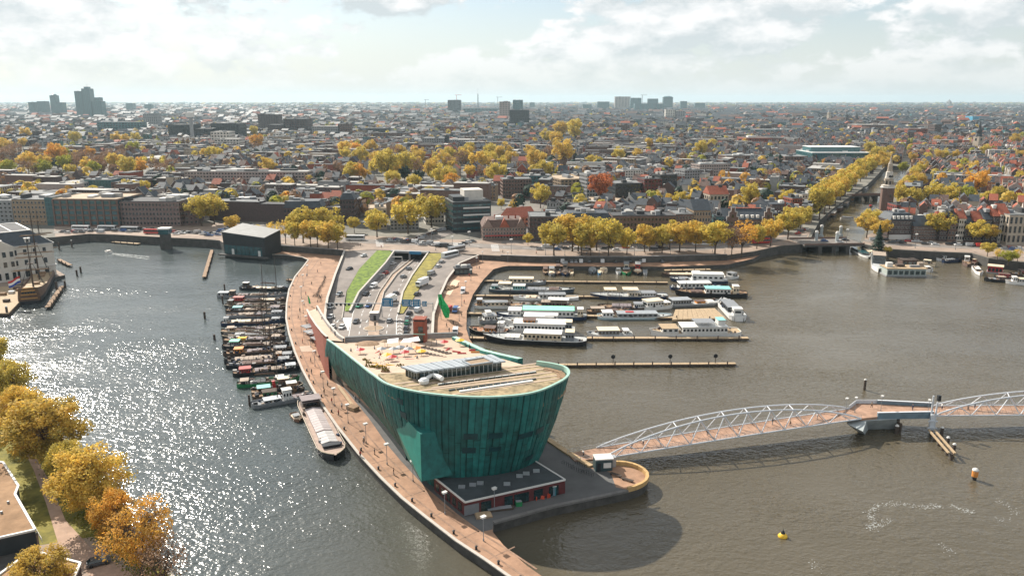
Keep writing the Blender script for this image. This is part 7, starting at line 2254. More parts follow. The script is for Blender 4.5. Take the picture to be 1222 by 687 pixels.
def fir(px, pb, pt, label, group=None):
 x, y = G(px, pb, ZC)
 h = ztop(x, y, pt) - ZC
 t = thing('fir_tree', label, 'fir tree', (x, y, ZC), 0, group)
 rr = random.Random(5)
 mb = MB()
 for _ in range(1500):
  f = rr.random() ** .75
  z = h * (.1 + .9 * (1 - f))
  rad = h * .3 * f * rr.uniform(.5, 1.08) * (.8 + .2 * math.sin(z * 3))
  a = rr.uniform(0, 6.28)
  c = Vector((rad * math.cos(a), rad * math.sin(a), z))
  d = Vector((math.cos(a), math.sin(a), -.5)) * rr.uniform(.4, .9)
  w = Vector((-math.sin(a), math.cos(a), rr.uniform(-.3, .3))) * rr.uniform(.2, .45)
  mb.face([tuple(c - w), tuple(c + d), tuple(c + w), tuple(c - d * .4 + Vector((0, 0, .3)))])
 mb.build('crown', LEAF['dark green'], t)
 mb = MB(); mb.tube((0, 0, -.5), (0, 0, h * .9), .3, .05, 6); mb.build('trunk', BARK, t)
fir(1047, 301, 268, 'dark conical fir tree beside the houseboats at the canal mouth')
# crowns given by centre and width in the picture
def tree_c(cx, cy, wpx, colour, label, group, kind='round'):
 pb = cy + wpx * .78
 x, y = G(cx, pb, ZC)
 k = F / math.hypot(y, H)
 d = wpx * 1.2 / k
 occupy([(x - d * .5, y - d * 1.0), (x + d * .5, y - d * 1.0), (x + d * .5, y + d * .55), (x - d * .5, y + d * .55)])
 h = d * 1.28
 tree_at(x, y, h, colour, label, group, kind, (d / 12.6) / (h / 16.0))
PK = [(420, 206, 18, Y), (436, 209, 13, GO), (462, 197, 27, Y), (483, 196, 22, Y), (499, 199, 17, BR), (517, 203, 20, GO), (528, 213, 22, Y), (538, 219, 18, OR), (470, 215, 17, Y), (499, 185, 14, GO), (413, 185, 12, Y), (431, 187, 16, Y), (557, 186, 17, GO), (570, 193, 18, GO), (586, 183, 17, Y), (601, 184, 18, GO), (593, 208, 20, Y), (512, 243, 18, BR), (431, 229, 14, GO), (494, 219, 16, Y), (421, 176, 10, OR),
      (321, 200, 17, GO), (360, 180, 10, GO), (550, 190, 16, BR), (540, 196, 15, BR), (448, 187, 11, BR), (470, 183, 14, BR), (600, 196, 13, Y), (633, 182, 13, GO), (640, 193, 20, GO), (650, 203, 17, Y), (664, 167, 14, GO), (652, 164, 13, Y), (686, 156, 18, Y), (668, 156, 16, GO), (707, 194, 13, Y), (738, 186, 14, Y), (760, 185, 11, GO), (789, 171, 10, Y), (774, 171, 9, GO), (836, 178, 14, Y), (849, 173, 10, Y), (672, 182, 24, GO), (655, 184, 16, BR), (716, 225, 27, RU), (645, 233, 20, Y), (782, 238, 14, Y), (798, 239, 11, GO), (811, 239, 16, Y), (894, 234, 21, Y), (920, 242, 12, GO), (938, 237, 16, Y), (975, 238, 12, Y), (830, 240, 10, BR), (905, 222, 18, BR), (917, 211, 14, BR),
      (530, 192, 16, GO), (505, 205, 14, BR), (575, 205, 13, BR), (610, 190, 14, GO), (622, 200, 12, BR), (585, 196, 12, GO), (560, 205, 12, GO), (545, 238, 12, GO), (613, 246, 10, GO), (598, 243, 9, Y), (447, 262, 12, BR)]
for x, y, w, c in PK:
 tree_c(x, y, w, c, {Y: 'yellow', GO: 'golden', OR: 'ochre', BR: 'bare brown', RU: 'russet red'}[c] + ' tree ' + ('in the park behind the tunnel road' if x < 620 else 'among the old houses right of the park' if x < 780 else 'between the apartment blocks left of the canal'), 'trees in the city', 'thin' if c == BR else 'round')
LT = [(5, 186, 16, BR), (16, 184, 14, BR), (35, 195, 18, GO), (54, 201, 15, GR), (69, 186, 20, OR), (79, 196, 16, GR), (92, 190, 14, BR), (105, 199, 15, GO), (118, 196, 17, BR), (139, 193, 15, GO), (153, 202, 20, Y), (168, 201, 17, OR), (160, 224, 13, Y), (151, 225, 14, Y), (173, 226, 14, Y), (90, 225, 12, Y), (45, 185, 15, BR), (128, 190, 14, BR), (25, 200, 14, BR), (60, 190, 13, BR), (11, 202, 15, GR), (85, 205, 13, Y), (98, 186, 12, BR), (145, 185, 12, BR), (182, 198, 14, BR), (195, 204, 15, BR), (205, 198, 14, BR), (253, 183, 12, Y), (260, 184, 12, Y), (245, 184, 9, GO), (307, 170, 14, OR), (303, 158, 10, Y), (0, 172, 10, GO), (10, 172, 9, GO), (28, 171, 9, GO), (90, 165, 12, Y), (140, 166, 11, GO), (150, 167, 10, GO), (163, 165, 10, Y), (68, 158, 9, BR), (12, 158, 13, BR), (32, 160, 11, GO)]
for x, y, w, c in LT:
 tree_c(x, y, w, c, {Y: 'yellow', GO: 'golden', OR: 'bright orange', BR: 'bare brown', GR: 'green'}[c] + ' tree ' + ('in the long park strip at far left' if y < 212 else 'behind the left waterfront offices'), 'trees on the far left', 'thin' if c == BR else 'round')
rp = random.Random(77)
for i in range(44):
 x, y = rp.uniform(-6, 165), rp.uniform(176, 205)
 c = rp.choice([BR, BR, BR, OR, GR, GO, BR])
 tree_c(x, y, rp.uniform(9, 15), c, {Y: 'yellow', GO: 'golden', OR: 'bright orange', BR: 'bare brown', GR: 'green'}[c] + ' tree crowding the long park strip at far left', 'trees on the far left', 'thin' if c == BR and rp.random() < .6 else 'round')
for i in range(24):
 x, y = rp.uniform(408, 610), rp.uniform(177, 216)
 c = rp.choice([BR, GO, GO, Y, Y, OR])
 tree_c(x, y, rp.uniform(10, 16), c, {Y: 'yellow', GO: 'golden', OR: 'ochre', BR: 'bare brown'}[c] + ' tree crowding the park beyond the tunnel road', 'trees in the city', 'thin' if c == BR else 'round')
for x, y, w in ((483, 208, 13), (500, 211, 12), (70, 196, 12)):
 tree_c(x, y, w, 'dark green', 'dark evergreen tree among the yellow park trees', 'trees in the city')
for x, y, w in ((220, 172, 7), (225, 172, 7), (233, 174, 6), (214, 174, 6)):
 tree_c(x, y, w * 1.1, BR, 'brown columnar tree before the dark office towers', 'trees on the far left', 'column')
RT = [(1113, 233, 20, Y), (1134, 232, 18, Y), (1150, 234, 17, GR), (1163, 220, 24, OR), (1152, 212, 12, OR), (1178, 212, 12, OR), (1177, 240, 17, Y), (1191, 233, 15, Y), (1206, 239, 16, Y), (1037, 178, 13, Y), (1046, 186, 16, Y), (1053, 190, 14, GO), (1060, 182, 11, Y), (1056, 196, 12, GO), (982, 199, 10, OR), (966, 188, 8, Y), (1144, 196, 9, Y), (1160, 200, 12, GO), (1120, 186, 10, GO), (1106, 188, 9, Y), (1175, 180, 10, Y), (1210, 168, 12, GO), (1118, 168, 8, GO), (1127, 185, 10, Y), (1218, 212, 12, Y), (1077, 200, 10, GR), (1122, 218, 12, OR), (1182, 225, 12, BR), (1090, 238, 20, Y), (1095, 218, 17, GO), (1220, 240, 14, GO), (1216, 186, 10, GO), (1140, 185, 8, GO), (1088, 188, 9, GO), (1105, 205, 10, BR), (1185, 200, 10, GO)]
for x, y, w, c in RT:
 tree_c(x, y, w, c, {Y: 'yellow', GO: 'golden', OR: 'tall orange', BR: 'bare brown', GR: 'green'}[c] + ' tree ' + ('among the red roofed houses right of the canal' if y > 204 else 'in the old town beyond the canal'), 'trees right of the canal', 'column' if c == OR and w < 16 else 'thin' if c == BR else 'round')
# trees on the near left bank: large in the picture, so many fine leaves and visible limbs
NEAR_C = [crown_data(100 + s, 11000, .20, 5.6, 6.0, 8.2, 90) for s in range(3)]
NEAR_T = [trunk_data(100 + s, 5.6, 6.0, 8.0, 2.6, .34, twigs=150) for s in range(3)]
NB_ = (( -14, 452, 400, 'yellow green', 1.1, 'topmost yellow green tree on the near left bank cut by the picture edge'), (13, 486, 432, 'yellow green', 1.15, 'yellow green tree second from the top on the near left bank'), (30, 520, 463, 'golden', 1.05, 'small golden tree behind the huge one on the near left bank'), (62, 560, 475, 'golden', 1.32, 'huge golden tree on the near left bank'),
       (112, 623, 535, 'golden', 1.12, 'round golden tree half bare on its right side on the near left bank'), (140, 655, 590, 'orange', .95, 'orange tree behind the dark parked car'), (170, 690, 600, 'orange', 1.0, 'thin orange tree at the water edge near the bottom'), (55, 720, 655, 'golden', 1.1, 'golden treetop in front of the lower flat roof'), (196, 715, 640, 'brown', .9, 'nearly bare brown tree at the lower end of the near left bank'), (-40, 500, 425, 'yellow green', 1.2, 'yellow green tree at the left edge of the near bank'), (40, 540, 482, 'golden', 1.0, 'golden tree leaning out left of the huge one'), (88, 590, 530, 'yellow green', .95, 'low yellow green tree between the two largest golden ones'))
for i, (x, b, t_, c, w, lb) in enumerate(NB_):
 px_, py_ = G(x, b, 2.0)
 h = (ztop(px_, py_, t_) - 2) * 1.08
 w *= 1.1
 s = h / 14.2
 t = thing('tree', lb, 'tree', (px_, py_, 2.0), i * 1.3, 'trees on the near left bank')
 t.scale = (s * w, s * w, s)
 if c == 'brown' or i in (6,):
  me = crown_data(120 + i, 1500 if c == 'brown' else 4200, .2, 5.6, 6.0, 8.2, 50)
  o = link('crown', me, t)
 else:
  o = link('crown', NEAR_C[i % 3], t)
 setmat(o, LEAF[c])
 link('trunk', NEAR_T[i % 3], t)
rr = random.Random(4)
mb = MB()                                                     # undergrowth on the bank
pts_ = [(8, 470), (25, 500), (50, 535), (75, 575), (100, 610), (130, 640), (165, 675), (190, 700)]
for _ in range(5200):
 k = rr.uniform(0, len(pts_) - 1.01); j = int(k); f = k - j
 x, y = G(pts_[j][0] + (pts_[j + 1][0] - pts_[j][0]) * f, pts_[j][1] + (pts_[j + 1][1] - pts_[j][1]) * f, 2)
 x += rr.gauss(0, 1.5); y += rr.gauss(0, 1.5)
 z = 2 + abs(rr.gauss(0, .6))
 a = Vector((rr.gauss(0, 1), rr.gauss(0, 1), rr.gauss(0, 1))).normalized() * rr.uniform(.12, .28)
 b = a.orthogonal().normalized() * rr.uniform(.1, .2)
 c = Vector((x, y, z))
 mb.face([tuple(c + a), tuple(c + b), tuple(c - a), tuple(c - b)])
mb.build('undergrowth', leafmat('undergrowth leaves', (.15, .17, .02)), kind='stuff')
# flat roofed buildings at lower left
def flatbuilding(label, pts, zr_, wall, roofm, edge, z0=2.0, name='flat_building'):
 q = [G(*p, zr_) for p in pts]
 t = thing(name, label, 'building', (*q[0], z0))
 mb = MB(); mb.prism(q, z0, zr_ - .3); mb.build('wall', wall, t, world=True)
 mb = MB(); mb.prism(q, zr_ - .3, zr_); mb.build('roof', roofm, t, world=True)
 for i in range(len(q)):
  a, b = q[i], q[(i + 1) % len(q)]
  mb = MB(); mb.bar((*a, zr_ + .08), (*b, zr_ + .08), .45, .4); mb.build('roof_edge', edge, t, world=True)
 return t, q
RUST = M('rusty moss roof', (.28, .165, .085), .95, .3, .3, detail=9, hue=(.27, .165, .09))
t, q = flatbuilding('dark building with brown moss roof and white roof edge at lower left', [(-80, 560), (-30, 548), (4, 552), (22, 580), (18, 590), (42, 632), (-20, 646), (-80, 655)], 8.0, DARKW, RUST, FRAMEW)
for i in range(6):
 f = i / 6
 a, b = q[5], q[4]
 p = L_(a, b, .12 + f * .85)
 mb = MB(); mb.box((p[0] + .2, p[1] - .1, 3.0), (.25, 1.6, 3.2)); mb.build('window', GLASS, t, world=True)
a, b = q[4], q[5]
mb = MB()
for h in (.5, 1.0):
 mb.bar((a[0] + 1, a[1], 8 - 2.8 + h), (b[0] + 1, b[1], 8 - 2.8 + h), .06, .06)
for i in range(12):
 p = L_(a, b, i / 11); mb.bar((p[0] + 1, p[1], 5.2), (p[0] + 1, p[1], 6.3), .06, .06)
mb.build('balcony_rail', FRAMEW, t, world=True)
for x, y in ((2, 612), (-14, 600), (10, 600)):
 p = G(x, y, 8); mb = MB(); mb.tube((*p, 8), (*p, 8.5), .25, n=8); mb.build('roof_vent', GREYP, t, world=True)
t, q = flatbuilding('brown flat roofed building with white roof edge at the bottom left corner', [(-20, 700), (38, 657), (96, 672), (88, 690), (60, 730), (-30, 740)], 6.5, BRICKDK, RUST, FRAMEW)
flatbuilding('dark brown lower wing between the two flat roofs at lower left', [(-40, 655), (18, 648), (36, 655), (10, 690), (-40, 690)], 4.2, DARKW, M('dark roof felt', (.06, .055, .05), .9, .3, .4), GREYP)

# ------------------------------------------------------------------ the city
occupy(GL([(-330, 345), (66, 345), (107, 340), (190, 340), (262, 340), (401, 340), (597, 340), (868, 340), (930, 330), (965, 320), (968, 274), (940, 278), (900, 286), (840, 291), (760, 292), (660, 290), (610, 287), (560, 284), (520, 283), (480, 281), (430, 279), (380, 275), (330, 271), (300, 266), (260, 264), (200, 264), (130, 266), (64, 268), (-330, 268)], ZC))
occupy(GL([(960, 292), (970, 262), (989, 246), (1006, 236), (1030, 220), (1040, 210), (1052, 196), (1094, 196), (1087, 212), (1079, 224), (1068, 238), (1059, 251), (1048, 266), (1036, 292)], ZC))
occupy(GL([(1027, 300), (1070, 310), (1330, 335), (1345, 301), (1222, 290), (1150, 285), (1090, 282), (1060, 280), (1028, 276)], ZC))
occupy(GL([(488, 292), (524, 292), (560, 275), (600, 257), (632, 244), (622, 239), (580, 253), (536, 268)], ZC))
occupy(GL([(592, 292), (626, 292), (645, 264), (655, 240), (640, 240), (616, 262)], ZC))
occupy(GL([(400, 222), (560, 236), (570, 222), (560, 214), (480, 206), (410, 208)], ZC))
occupy(GL([(-60, 218), (190, 218), (200, 203), (190, 198), (-60, 198)], ZC))
HERO = 'landmark'
def block(label, x0, x1, yt, yb, depth, wall, roof=RFLAT, nf=0, nx=0, rot=0, cat='building', name='building', ww=.55, wh=.5, kind='flat', glass=GLASS, boxes=2, frame=None, parts_win=False, group=None, yb_side=None, occ=True):
 """building whose street front shows from column x0 to x1 with its foot on row yb and its eaves on row yt"""
 A = G(x0, yb, ZC)
 if rot:
  B0 = G(x1, yb, ZC)
  L = abs(B0[0] - A[0])
  # front turned by rot degrees, same width across the picture
  u = (math.cos(R(rot)), math.sin(R(rot)))
  kx = (x1 - 611) / F
  # walk along u until the far corner lies in column x1
  lo_, hi_ = 0, L * 3
  for _ in range(40):
   m_ = (lo_ + hi_) / 2
   px_ = proj(A[0] + u[0] * m_, A[1] + u[1] * m_, ZC)[0]
   lo_, hi_ = (m_, hi_) if px_ < x1 else (lo_, m_)
  L = lo_
  B = (A[0] + u[0] * L, A[1] + u[1] * L)
 else:
  B = G(x1, yb, ZC)
  L = math.hypot(B[0] - A[0], B[1] - A[1])
 rz = math.atan2(B[1] - A[1], B[0] - A[0])
 M_ = ((A[0] + B[0]) / 2, (A[1] + B[1]) / 2)
 h = max(4, ztop(*M_, yt) - ZC)
 t = thing(name, label, cat, (*A, ZC), rz, group)
 mb = MB(); mb.prism([(0, 0), (L, 0), (L, depth), (0, depth)], 0, h); mb.build('wall', wall, t)
 rb = MB()
 if kind == 'flat':
  rb.prism([(.3, .3), (L - .3, .3), (L - .3, depth - .3), (.3, depth - .3)], h, h + .12)
  for q in (((0, .15), (L, .15)), ((0, depth - .15), (L, depth - .15))):
   rb.bar((*q[0], h + .25), (*q[1], h + .25), .3, .5)
  for x in (.15, L - .15):
   rb.bar((x, .3, h + .25), (x, depth - .3, h + .25), .3, .5)
 elif kind == 'gable':
  e = min(6, depth * .42)
  rb.mesh([(-.4, -.4, h), (L + .4, -.4, h), (L + .4, depth + .4, h), (-.4, depth + .4, h), (-.4, depth / 2, h + e), (L + .4, depth / 2, h + e)], [(0, 1, 5, 4), (2, 3, 4, 5), (1, 2, 5), (3, 0, 4)])
 elif kind == 'mansard':
  lo = [(-.3, -.3, h), (L + .3, -.3, h), (L + .3, depth + .3, h), (-.3, depth + .3, h)]
  hi = [(2.2, 2.2, h + 4.2), (L - 2.2, 2.2, h + 4.2), (L - 2.2, depth - 2.2, h + 4.2), (2.2, depth - 2.2, h + 4.2)]
  rb.mesh(lo + hi, [(0, 1, 5, 4), (1, 2, 6, 5), (2, 3, 7, 6), (3, 0, 4, 7), (4, 5, 6, 7)])
 ro = rb.build('roof', roof, t)
 if nf and nx:
  wb = MB()
  if parts_win:
   facade_windows(t, .6, L - 1.2, 1.0, h - .6, nx, nf, -.04, L / nx * ww, h / nf * wh, glass, frame)
  else:
   wb.wins((0, 0), (1, 0), L, .8, h - .3, nx, nf, ww, wh, 0, .08, .09 if frame else None, 1)
  ns = max(2, int(nx * depth / L))
  wb.wins((L, 0), (0, 1), depth, .8, h - .3, ns, nf, ww, wh, 0, .08)
  wb.wins((0, depth), (0, -1), depth, .8, h - .3, ns, nf, ww, wh, 0, .08)
  wb.build('windows', [glass, frame or FRAMEW], t, kind='stuff')
 rr = random.Random(int(x0 * 7 + yb))
 for i in range(boxes):
  w, d_ = rr.uniform(2, max(2.5, L * .2)), rr.uniform(2, max(2.5, depth * .35))
  x, y = rr.uniform(w, max(w + .1, L - w)), rr.uniform(d_, max(d_ + .1, depth - d_))
  mb = MB(); mb.box((x, y, h + (.1 if kind == 'flat' else 4)), (w, d_, rr.uniform(1.2, 2.8))); mb.build('roof_box', rr.choice([FRAMEW, GREYW, RDARK, GREYP, RLIGHT]), t)
 if occ:
  c, s = math.cos(rz), math.sin(rz)
  occupy([(A[0] + x * c - y * s, A[1] + x * s + y * c) for x, y in ((-3, -6), (L + 3, -6), (L + 3, depth + 4), (-3, depth + 4))])
 return t, L, h, depth
TW = 'distant towers'
# --- left waterfront
t, L, h, d = block('teal glazed brick office block with sandy flat roof on the left waterfront', 67, 143, 238, 270, 34, BRICK, RSAND, 5, 9, -3, ww=.8, wh=.66, glass=GLASSB, boxes=5, frame=TANW)
for i in range(10):
 mb = MB(); mb.box((L * i / 9, -.25, 0), (1.1, .6, h)); mb.build('pier', BRICK, t)
block('dark glass stair tower at the left end of the teal office block', 57, 67, 236, 269, 28, TEALW, RFLAT, 6, 3, -3, ww=.8, wh=.7, glass=GLASSB, boxes=1)
block('tan brick apartment block with many balconies at far left', 18, 57, 238.5, 268, 26, TANW, RFLAT, 5, 9, -3, ww=.5, wh=.5, frame=FRAMEW, boxes=4)
block('grey apartment block cut by the left picture edge', -30, 17, 240, 266, 30, GREYW, RFLAT, 5, 9, -3, frame=FRAMEW, boxes=3)
t, L, h, d = block('long dark brown warehouse office with rows of small windows', 143, 216, 241, 270, 26, M('warehouse brick', (.19, .135, .12), .9, .2, .6), RDARK, 5, 18, -3, ww=.55, wh=.55, glass=GLASS, boxes=6, frame=PINKW)
block('brown end wing of the long warehouse office', 216, 237, 243, 269, 24, MATS['warehouse brick'], RFLAT, 5, 4, 12, frame=PINKW, ww=.5, wh=.55, boxes=1)
block('brown brick apartment row with white balconies behind the yellow pair of trees', 268, 318, 240, 262, 20, BRICK, RDARK, 4, 13, 20, ww=.55, frame=FRAMEW, boxes=5)
block('dark mansard block behind the promenade trees', 340, 386, 248, 274, 18, BRICKDK, RSLATE, 4, 12, 6, kind='mansard', boxes=3)
block('dark brown corner house with tall roof left of the sloping road', 407, 424, 238, 268, 16, BRICKDK, RSLATE, 5, 5, 4, kind='mansard', boxes=1)
block('sandy plaster block with flat roof behind the big yellow trees', 441, 462, 249, 274, 20, BEIGE, RSAND, 4, 5, 10, boxes=3)
block('pale grey office wing right of the sandy plaster block', 466, 500, 262, 276, 14, GREYW, RLIGHT, 3, 8, 8, boxes=3)
block('low white building left of the black stepped office', 508, 530, 246, 268, 16, PLASTER, RFLAT, 4, 6, 12, boxes=2)
# --- behind
t, L, h, d = block('long pinkish concrete apartment slab on the left', 222, 368, 205, 228, 18, PINKW, RLIGHT, 6, 40, -2, ww=.6, wh=.45, boxes=9)
block('long hall with pale flat roof at left', 166, 228, 189, 195, 60, PINKW, RLIGHT, 1, 10, 0, boxes=2)
t = thing('arched_hall', 'white arched glass roof hall behind the left park trees', 'hall', (*G(187, 214, ZC), ZC), R(20), HERO)
r_ = (199 - 174) / 2 / (F / 950)
mb = MB(); mf = MB()
for i in range(10):
 a0_, a1_ = math.pi * i / 10, math.pi * (i + 1) / 10
 p0, p1 = (r_ * math.cos(a0_), r_ * .9 * math.sin(a0_)), (r_ * math.cos(a1_), r_ * .9 * math.sin(a1_))
 mb.face([(p0[0], 0, p0[1]), (p0[0], 30, p0[1]), (p1[0], 30, p1[1]), (p1[0], 0, p1[1])])
 mf.bar((p0[0], -.1, p0[1] + .2), (p1[0], -.1, p1[1] + .2), 1.6, 1.2)
mb.build('roof', GREYW, t); mf.build('arch_frame', FRAMEW, t)
mb = MB(); mb.face([(r_ * math.cos(math.pi * i / 10), .3, r_ * .9 * math.sin(math.pi * i / 10)) for i in range(11)][::-1]); mb.build('glass_front', GLASSB, t)
block('teal clad flat block behind the teal office', 102, 134, 215, 231, 20, TEALW, RFLAT, 4, 9, -3, glass=GLASSB, boxes=2)
block('dark red brick block beside the teal clad flats', 134, 166, 218, 232, 20, BRICK, RDARK, 4, 8, -3, boxes=3)
block('pale low block with white roof left of the teal clad flats', 72, 102, 218, 232, 22, GREYW, RLIGHT, 3, 8, -3, boxes=2)
t, L, h, d = block('black stepped modern office with white bands beside the sloping road', 541, 586, 241, 278, 26, DARKW, RFLAT, 5, 9, 16, ww=.86, wh=.38, glass=GLASSB, boxes=2)
mb = MB(); mb.box((L * .62, d * .55, h), (L * .5, d * .5, 7)); mb.build('penthouse', PLASTER, t)
mb = MB(); mb.box((L * .2, d * .5, h), (L * .3, d * .6, 3)); mb.build('upper_storey', DARKW, t)
for z_ in (.32, .55, .78):
 mb = MB(); mb.box((L * .62, -.12, h * z_), (L * .7, .3, 1.0)); mb.build('white_band', FRAMEW, t)
# --- red roofed hotel
t, L, h, d = block('old hotel with brown facade, brown roof and a bright red gable', 576, 628, 271, 287, 22, M('brown stucco', (.24, .17, .14), .85, .2, .6), RBROWN, 3, 15, 6, ww=.5, wh=.6, frame=FRAMEW, kind='mansard', boxes=2)
for f in (.12, .5, .88):
 mb = MB(); c = L * f
 mb.mesh([(c - 3.2, -.35, h), (c + 3.2, -.35, h), (c, -.35, h + 5.5), (c - 3.2, 6, h), (c + 3.2, 6, h), (c, 6, h + 5.5)], [(0, 1, 2), (1, 4, 5, 2), (0, 2, 5, 3)])
 mb.build('gable', MATS['brown stucco'] if f != .5 else RTILE, t)
for i in range(4):
 mb = MB(); mb.box((L * (.3 + i * .16), 8, h + 3.5), (.9, .9, 3.2)); mb.build('chimney', BRICKRED, t)
mb = MB(); mb.box((L * .5, -1.2, 3.0), (L * .9, 2.2, .25)); mb.build('awning', REDP, t)
block('rose plaster wing with red roof behind the hotel', 612, 640, 259, 272, 16, M('rose plaster', (.45, .2, .12), .85, .15, .5), RTILE, 2, 6, 30, kind='gable', boxes=1)
block('dark brown flat house right of the red roofed hotel', 632, 672, 259, 288, 22, BRICKDK, RFLAT, 5, 9, 2, ww=.45, wh=.5, boxes=4)
block('dark brick block hidden by the left marina trees', 672, 730, 263, 290, 18, BRICK, RSLATE, 4, 14, 2, kind='mansard', boxes=4, frame=FRAMEW)
t, L, h, d = block('dark apartment block with flat pale roof edge behind the marina trees', 730, 805, 258, 291, 18, BRICK, RDARK, 5, 18, 1, ww=.55, wh=.55, boxes=7, frame=TANW)
block('brown old warehouse block right of the dark apartments', 805, 826, 256, 290, 18, BRICK, RFLAT, 5, 6, 2, ww=.4, boxes=3, frame=FRAMEW)
block('narrow pale house row left of the gabled warehouse', 826, 846, 251, 289, 16, TANW, RSLATE, 5, 6, 4, kind='gable', boxes=2, frame=FRAMEW)
t, L, h, d = block('long dark roofed building with ornate white edged gables', 862, 918, 262, 288, 17, BRICK, RSLATE, 3, 14, -2, kind='gable', boxes=0, frame=FRAMEW)
for f, c_ in ((.18, BRICK), (.93, BRICK)):
 mb = MB(); c = L * f
 st = [(-3.6, 0), (3.6, 0), (3.6, 3), (2.4, 3), (2.4, 6), (1.2, 6), (1.2, 8.6), (-1.2, 8.6), (-1.2, 6), (-2.4, 6), (-2.4, 3), (-3.6, 3)]
 n = len(st)
 P = [(c + x, -.9, h - 1 + z) for x, z in st] + [(c + x, .4, h - 1 + z) for x, z in st]
 mb.mesh(P, [(0, 1, 2, 3, 10, 11), (3, 4, 9, 10), (4, 5, 8, 9), (5, 6, 7, 8)] + [(i, n + i, n + (i + 1) % n, (i + 1) % n) for i in range(n)])
 mb.build('stepped_gable', c_, t)
 mb = MB()
 for i in range(1, n):
  a, b = st[i], st[(i + 1) % n]
  mb.bar((c + a[0], -1.0, h - 1 + a[1]), (c + b[0], -1.0, h - 1 + b[1]), .25, .35)
 mb.build('gable_edge', FRAMEW, t)
 mb = MB(); mb.box((c, -.95, h + 1.2), (1.3, .1, 2.0)); mb.build('gable_window', GLASS, t)
mb = MB(); mb.box((L / 2, d / 2, h + 5.8), (L * .7, 1.5, .4)); mb.build('roof_ridge', RTILE, t)
for i in range(4):
 mb = MB(); mb.box((L * (.4 + .11 * i), 2, h + .6), (1.6, 2.2, 2.0)); mb.build('dormer', FRAMEW, t)
block('tan church like gabled house behind the long dark roof', 846, 868, 232, 256, 14, BEIGE, RTILE, 3, 5, 8, kind='gable', boxes=1)
block('teal side house at the left end of the gabled building', 853, 862, 259, 288, 12, TEALW, RSLATE, 4, 3, -2, boxes=1)
# --- apartment blocks left of the canal
for a in (('low block with pale beige roof in the old quarter', 706, 747, 240, 247, 26, BEIGE, RSAND, 2, 9, 0), ('tan flat roofed apartment block left of the russet tree', 669, 700, 214, 234, 40, TANW, RSAND, 5, 7, 18), ('grey long flats above the russet tree', 700, 730, 208, 236, 18, GREYW, RFLAT, 6, 9, 18), ('red brick stair block on the long grey flats', 729, 745, 206, 224, 16, BRICKRED, RDARK, 5, 4, 18),
          ('white striped office block left of the black towers', 743, 767, 203, 220, 18, PLASTER, RFLAT, 5, 8, 14), ('dark glass office with pale roof before the black block', 734, 768, 219, 243, 24, DARKW, RFLAT, 5, 8, 10), ('maroon apartment tower between two black blocks', 768, 789, 214, 243, 18, M('maroon brick', (.12, .035, .03), .9, .2, .8), RDARK, 6, 5, 10), ('black apartment tower left of the narrow red block', 787, 807, 209, 237, 18, DARKW, RDARK, 7, 6, 14), ('narrow red apartment block right of the black tower', 807, 816, 211, 230, 18, BRICKRED, RDARK, 5, 3, 14),
          ('grey slab apartments with white balconies right of the red block', 816, 834, 203, 228, 18, GREYW, RFLAT, 7, 6, 20), ('long grey brown apartment slab ending at the canal street', 834, 870, 196, 219, 18, PINKW, RFLAT, 6, 13, 18), ('teal tinted flats behind the white striped office', 766, 797, 199, 209, 20, TEALW, RFLAT, 4, 9, 14), ('wide low building with pale green roof edge in the old quarter', 741, 811, 190, 197, 26, TEALW, RLIGHT, 2, 16, 0), ('red brick school like block with dark roof in the old quarter', 697, 734, 183, 191, 24, TANW, RDARK, 2, 10, 0),
          ('brown flats with teal glass corner left of the tan block', 600, 634, 214, 237, 18, BRICK, RFLAT, 5, 10, 8), ('teal glass fronted office beside the brown flats', 627, 658, 210, 230, 20, TEALW, RFLAT, 4, 7, 6), ('long grey striped office with flat roof beyond the park', 604, 653, 170.5, 180, 20, GREYW, RFLAT, 3, 18, -3), ('dark roofed low block right of the tan school', 820, 860, 248, 262, 16, BRICKDK, RDARK, 3, 10, 4),
          ('white and grey modern house row on the canal corner', 956, 972, 232, 250, 14, PLASTER, RFLAT, 4, 5, 20), ('red front house near the left canal bank', 944, 956, 237, 257, 14, BRICKRED, RFLAT, 4, 4, 10), ('dark gabled roof block behind the corner trees', 920, 944, 244, 262, 14, BRICKDK, RSLATE, 3, 7, 6), ('grey block with pale roof left of the opera', 935.6, 963, 187, 202, 40, BRICK, RFLAT, 4, 8, 0),
          ('dark red long roof behind the opera', 890, 921, 165, 177, 60, BRICKRED, RBROWN, 3, 10, 0), ('long low brown roof left of the opera', 866, 904, 186, 200, 30, BRICK, RFLAT, 4, 12, 6), ('teal edged long office roof left of the opera', 880, 935, 187, 197, 30, TEALW, RFLAT, 3, 14, 4), ('very long striped roof beyond the opera', 900, 968, 177, 184, 24, BRICKRED, RLIGHT, 2, 18, 0), ('flat dark depot with sawtooth roof beyond the canal quarter', 900, 948, 155, 163, 60, TEALW, RFLAT, 2, 12, 0)):
 block(*a, boxes=3)
t, L, h, d = block('white roofed opera building with long glass front beside the canal', 968, 1037, 182.5, 198, 60, TEALW, M('white roof sheet', (.66, .66, .64), .6, .06, .3), 3, 22, 0, ww=.8, wh=.6, glass=GLASSB, boxes=3)
mb = MB(); mb.box((L / 2, -6, 0), (L * .8, 8, 5)); mb.build('red_base', BRICKRED, t)
mb = MB(); mb.box((L / 2, d * .6, h), (L * .86, d * .5, 6)); mb.build('fly_tower', TEALW, t)
mb = MB(); mb.box((L / 2, d * .6, h + 6), (L * .87, d * .52, .6)); mb.build('fly_tower_roof', MATS['white roof sheet'], t)
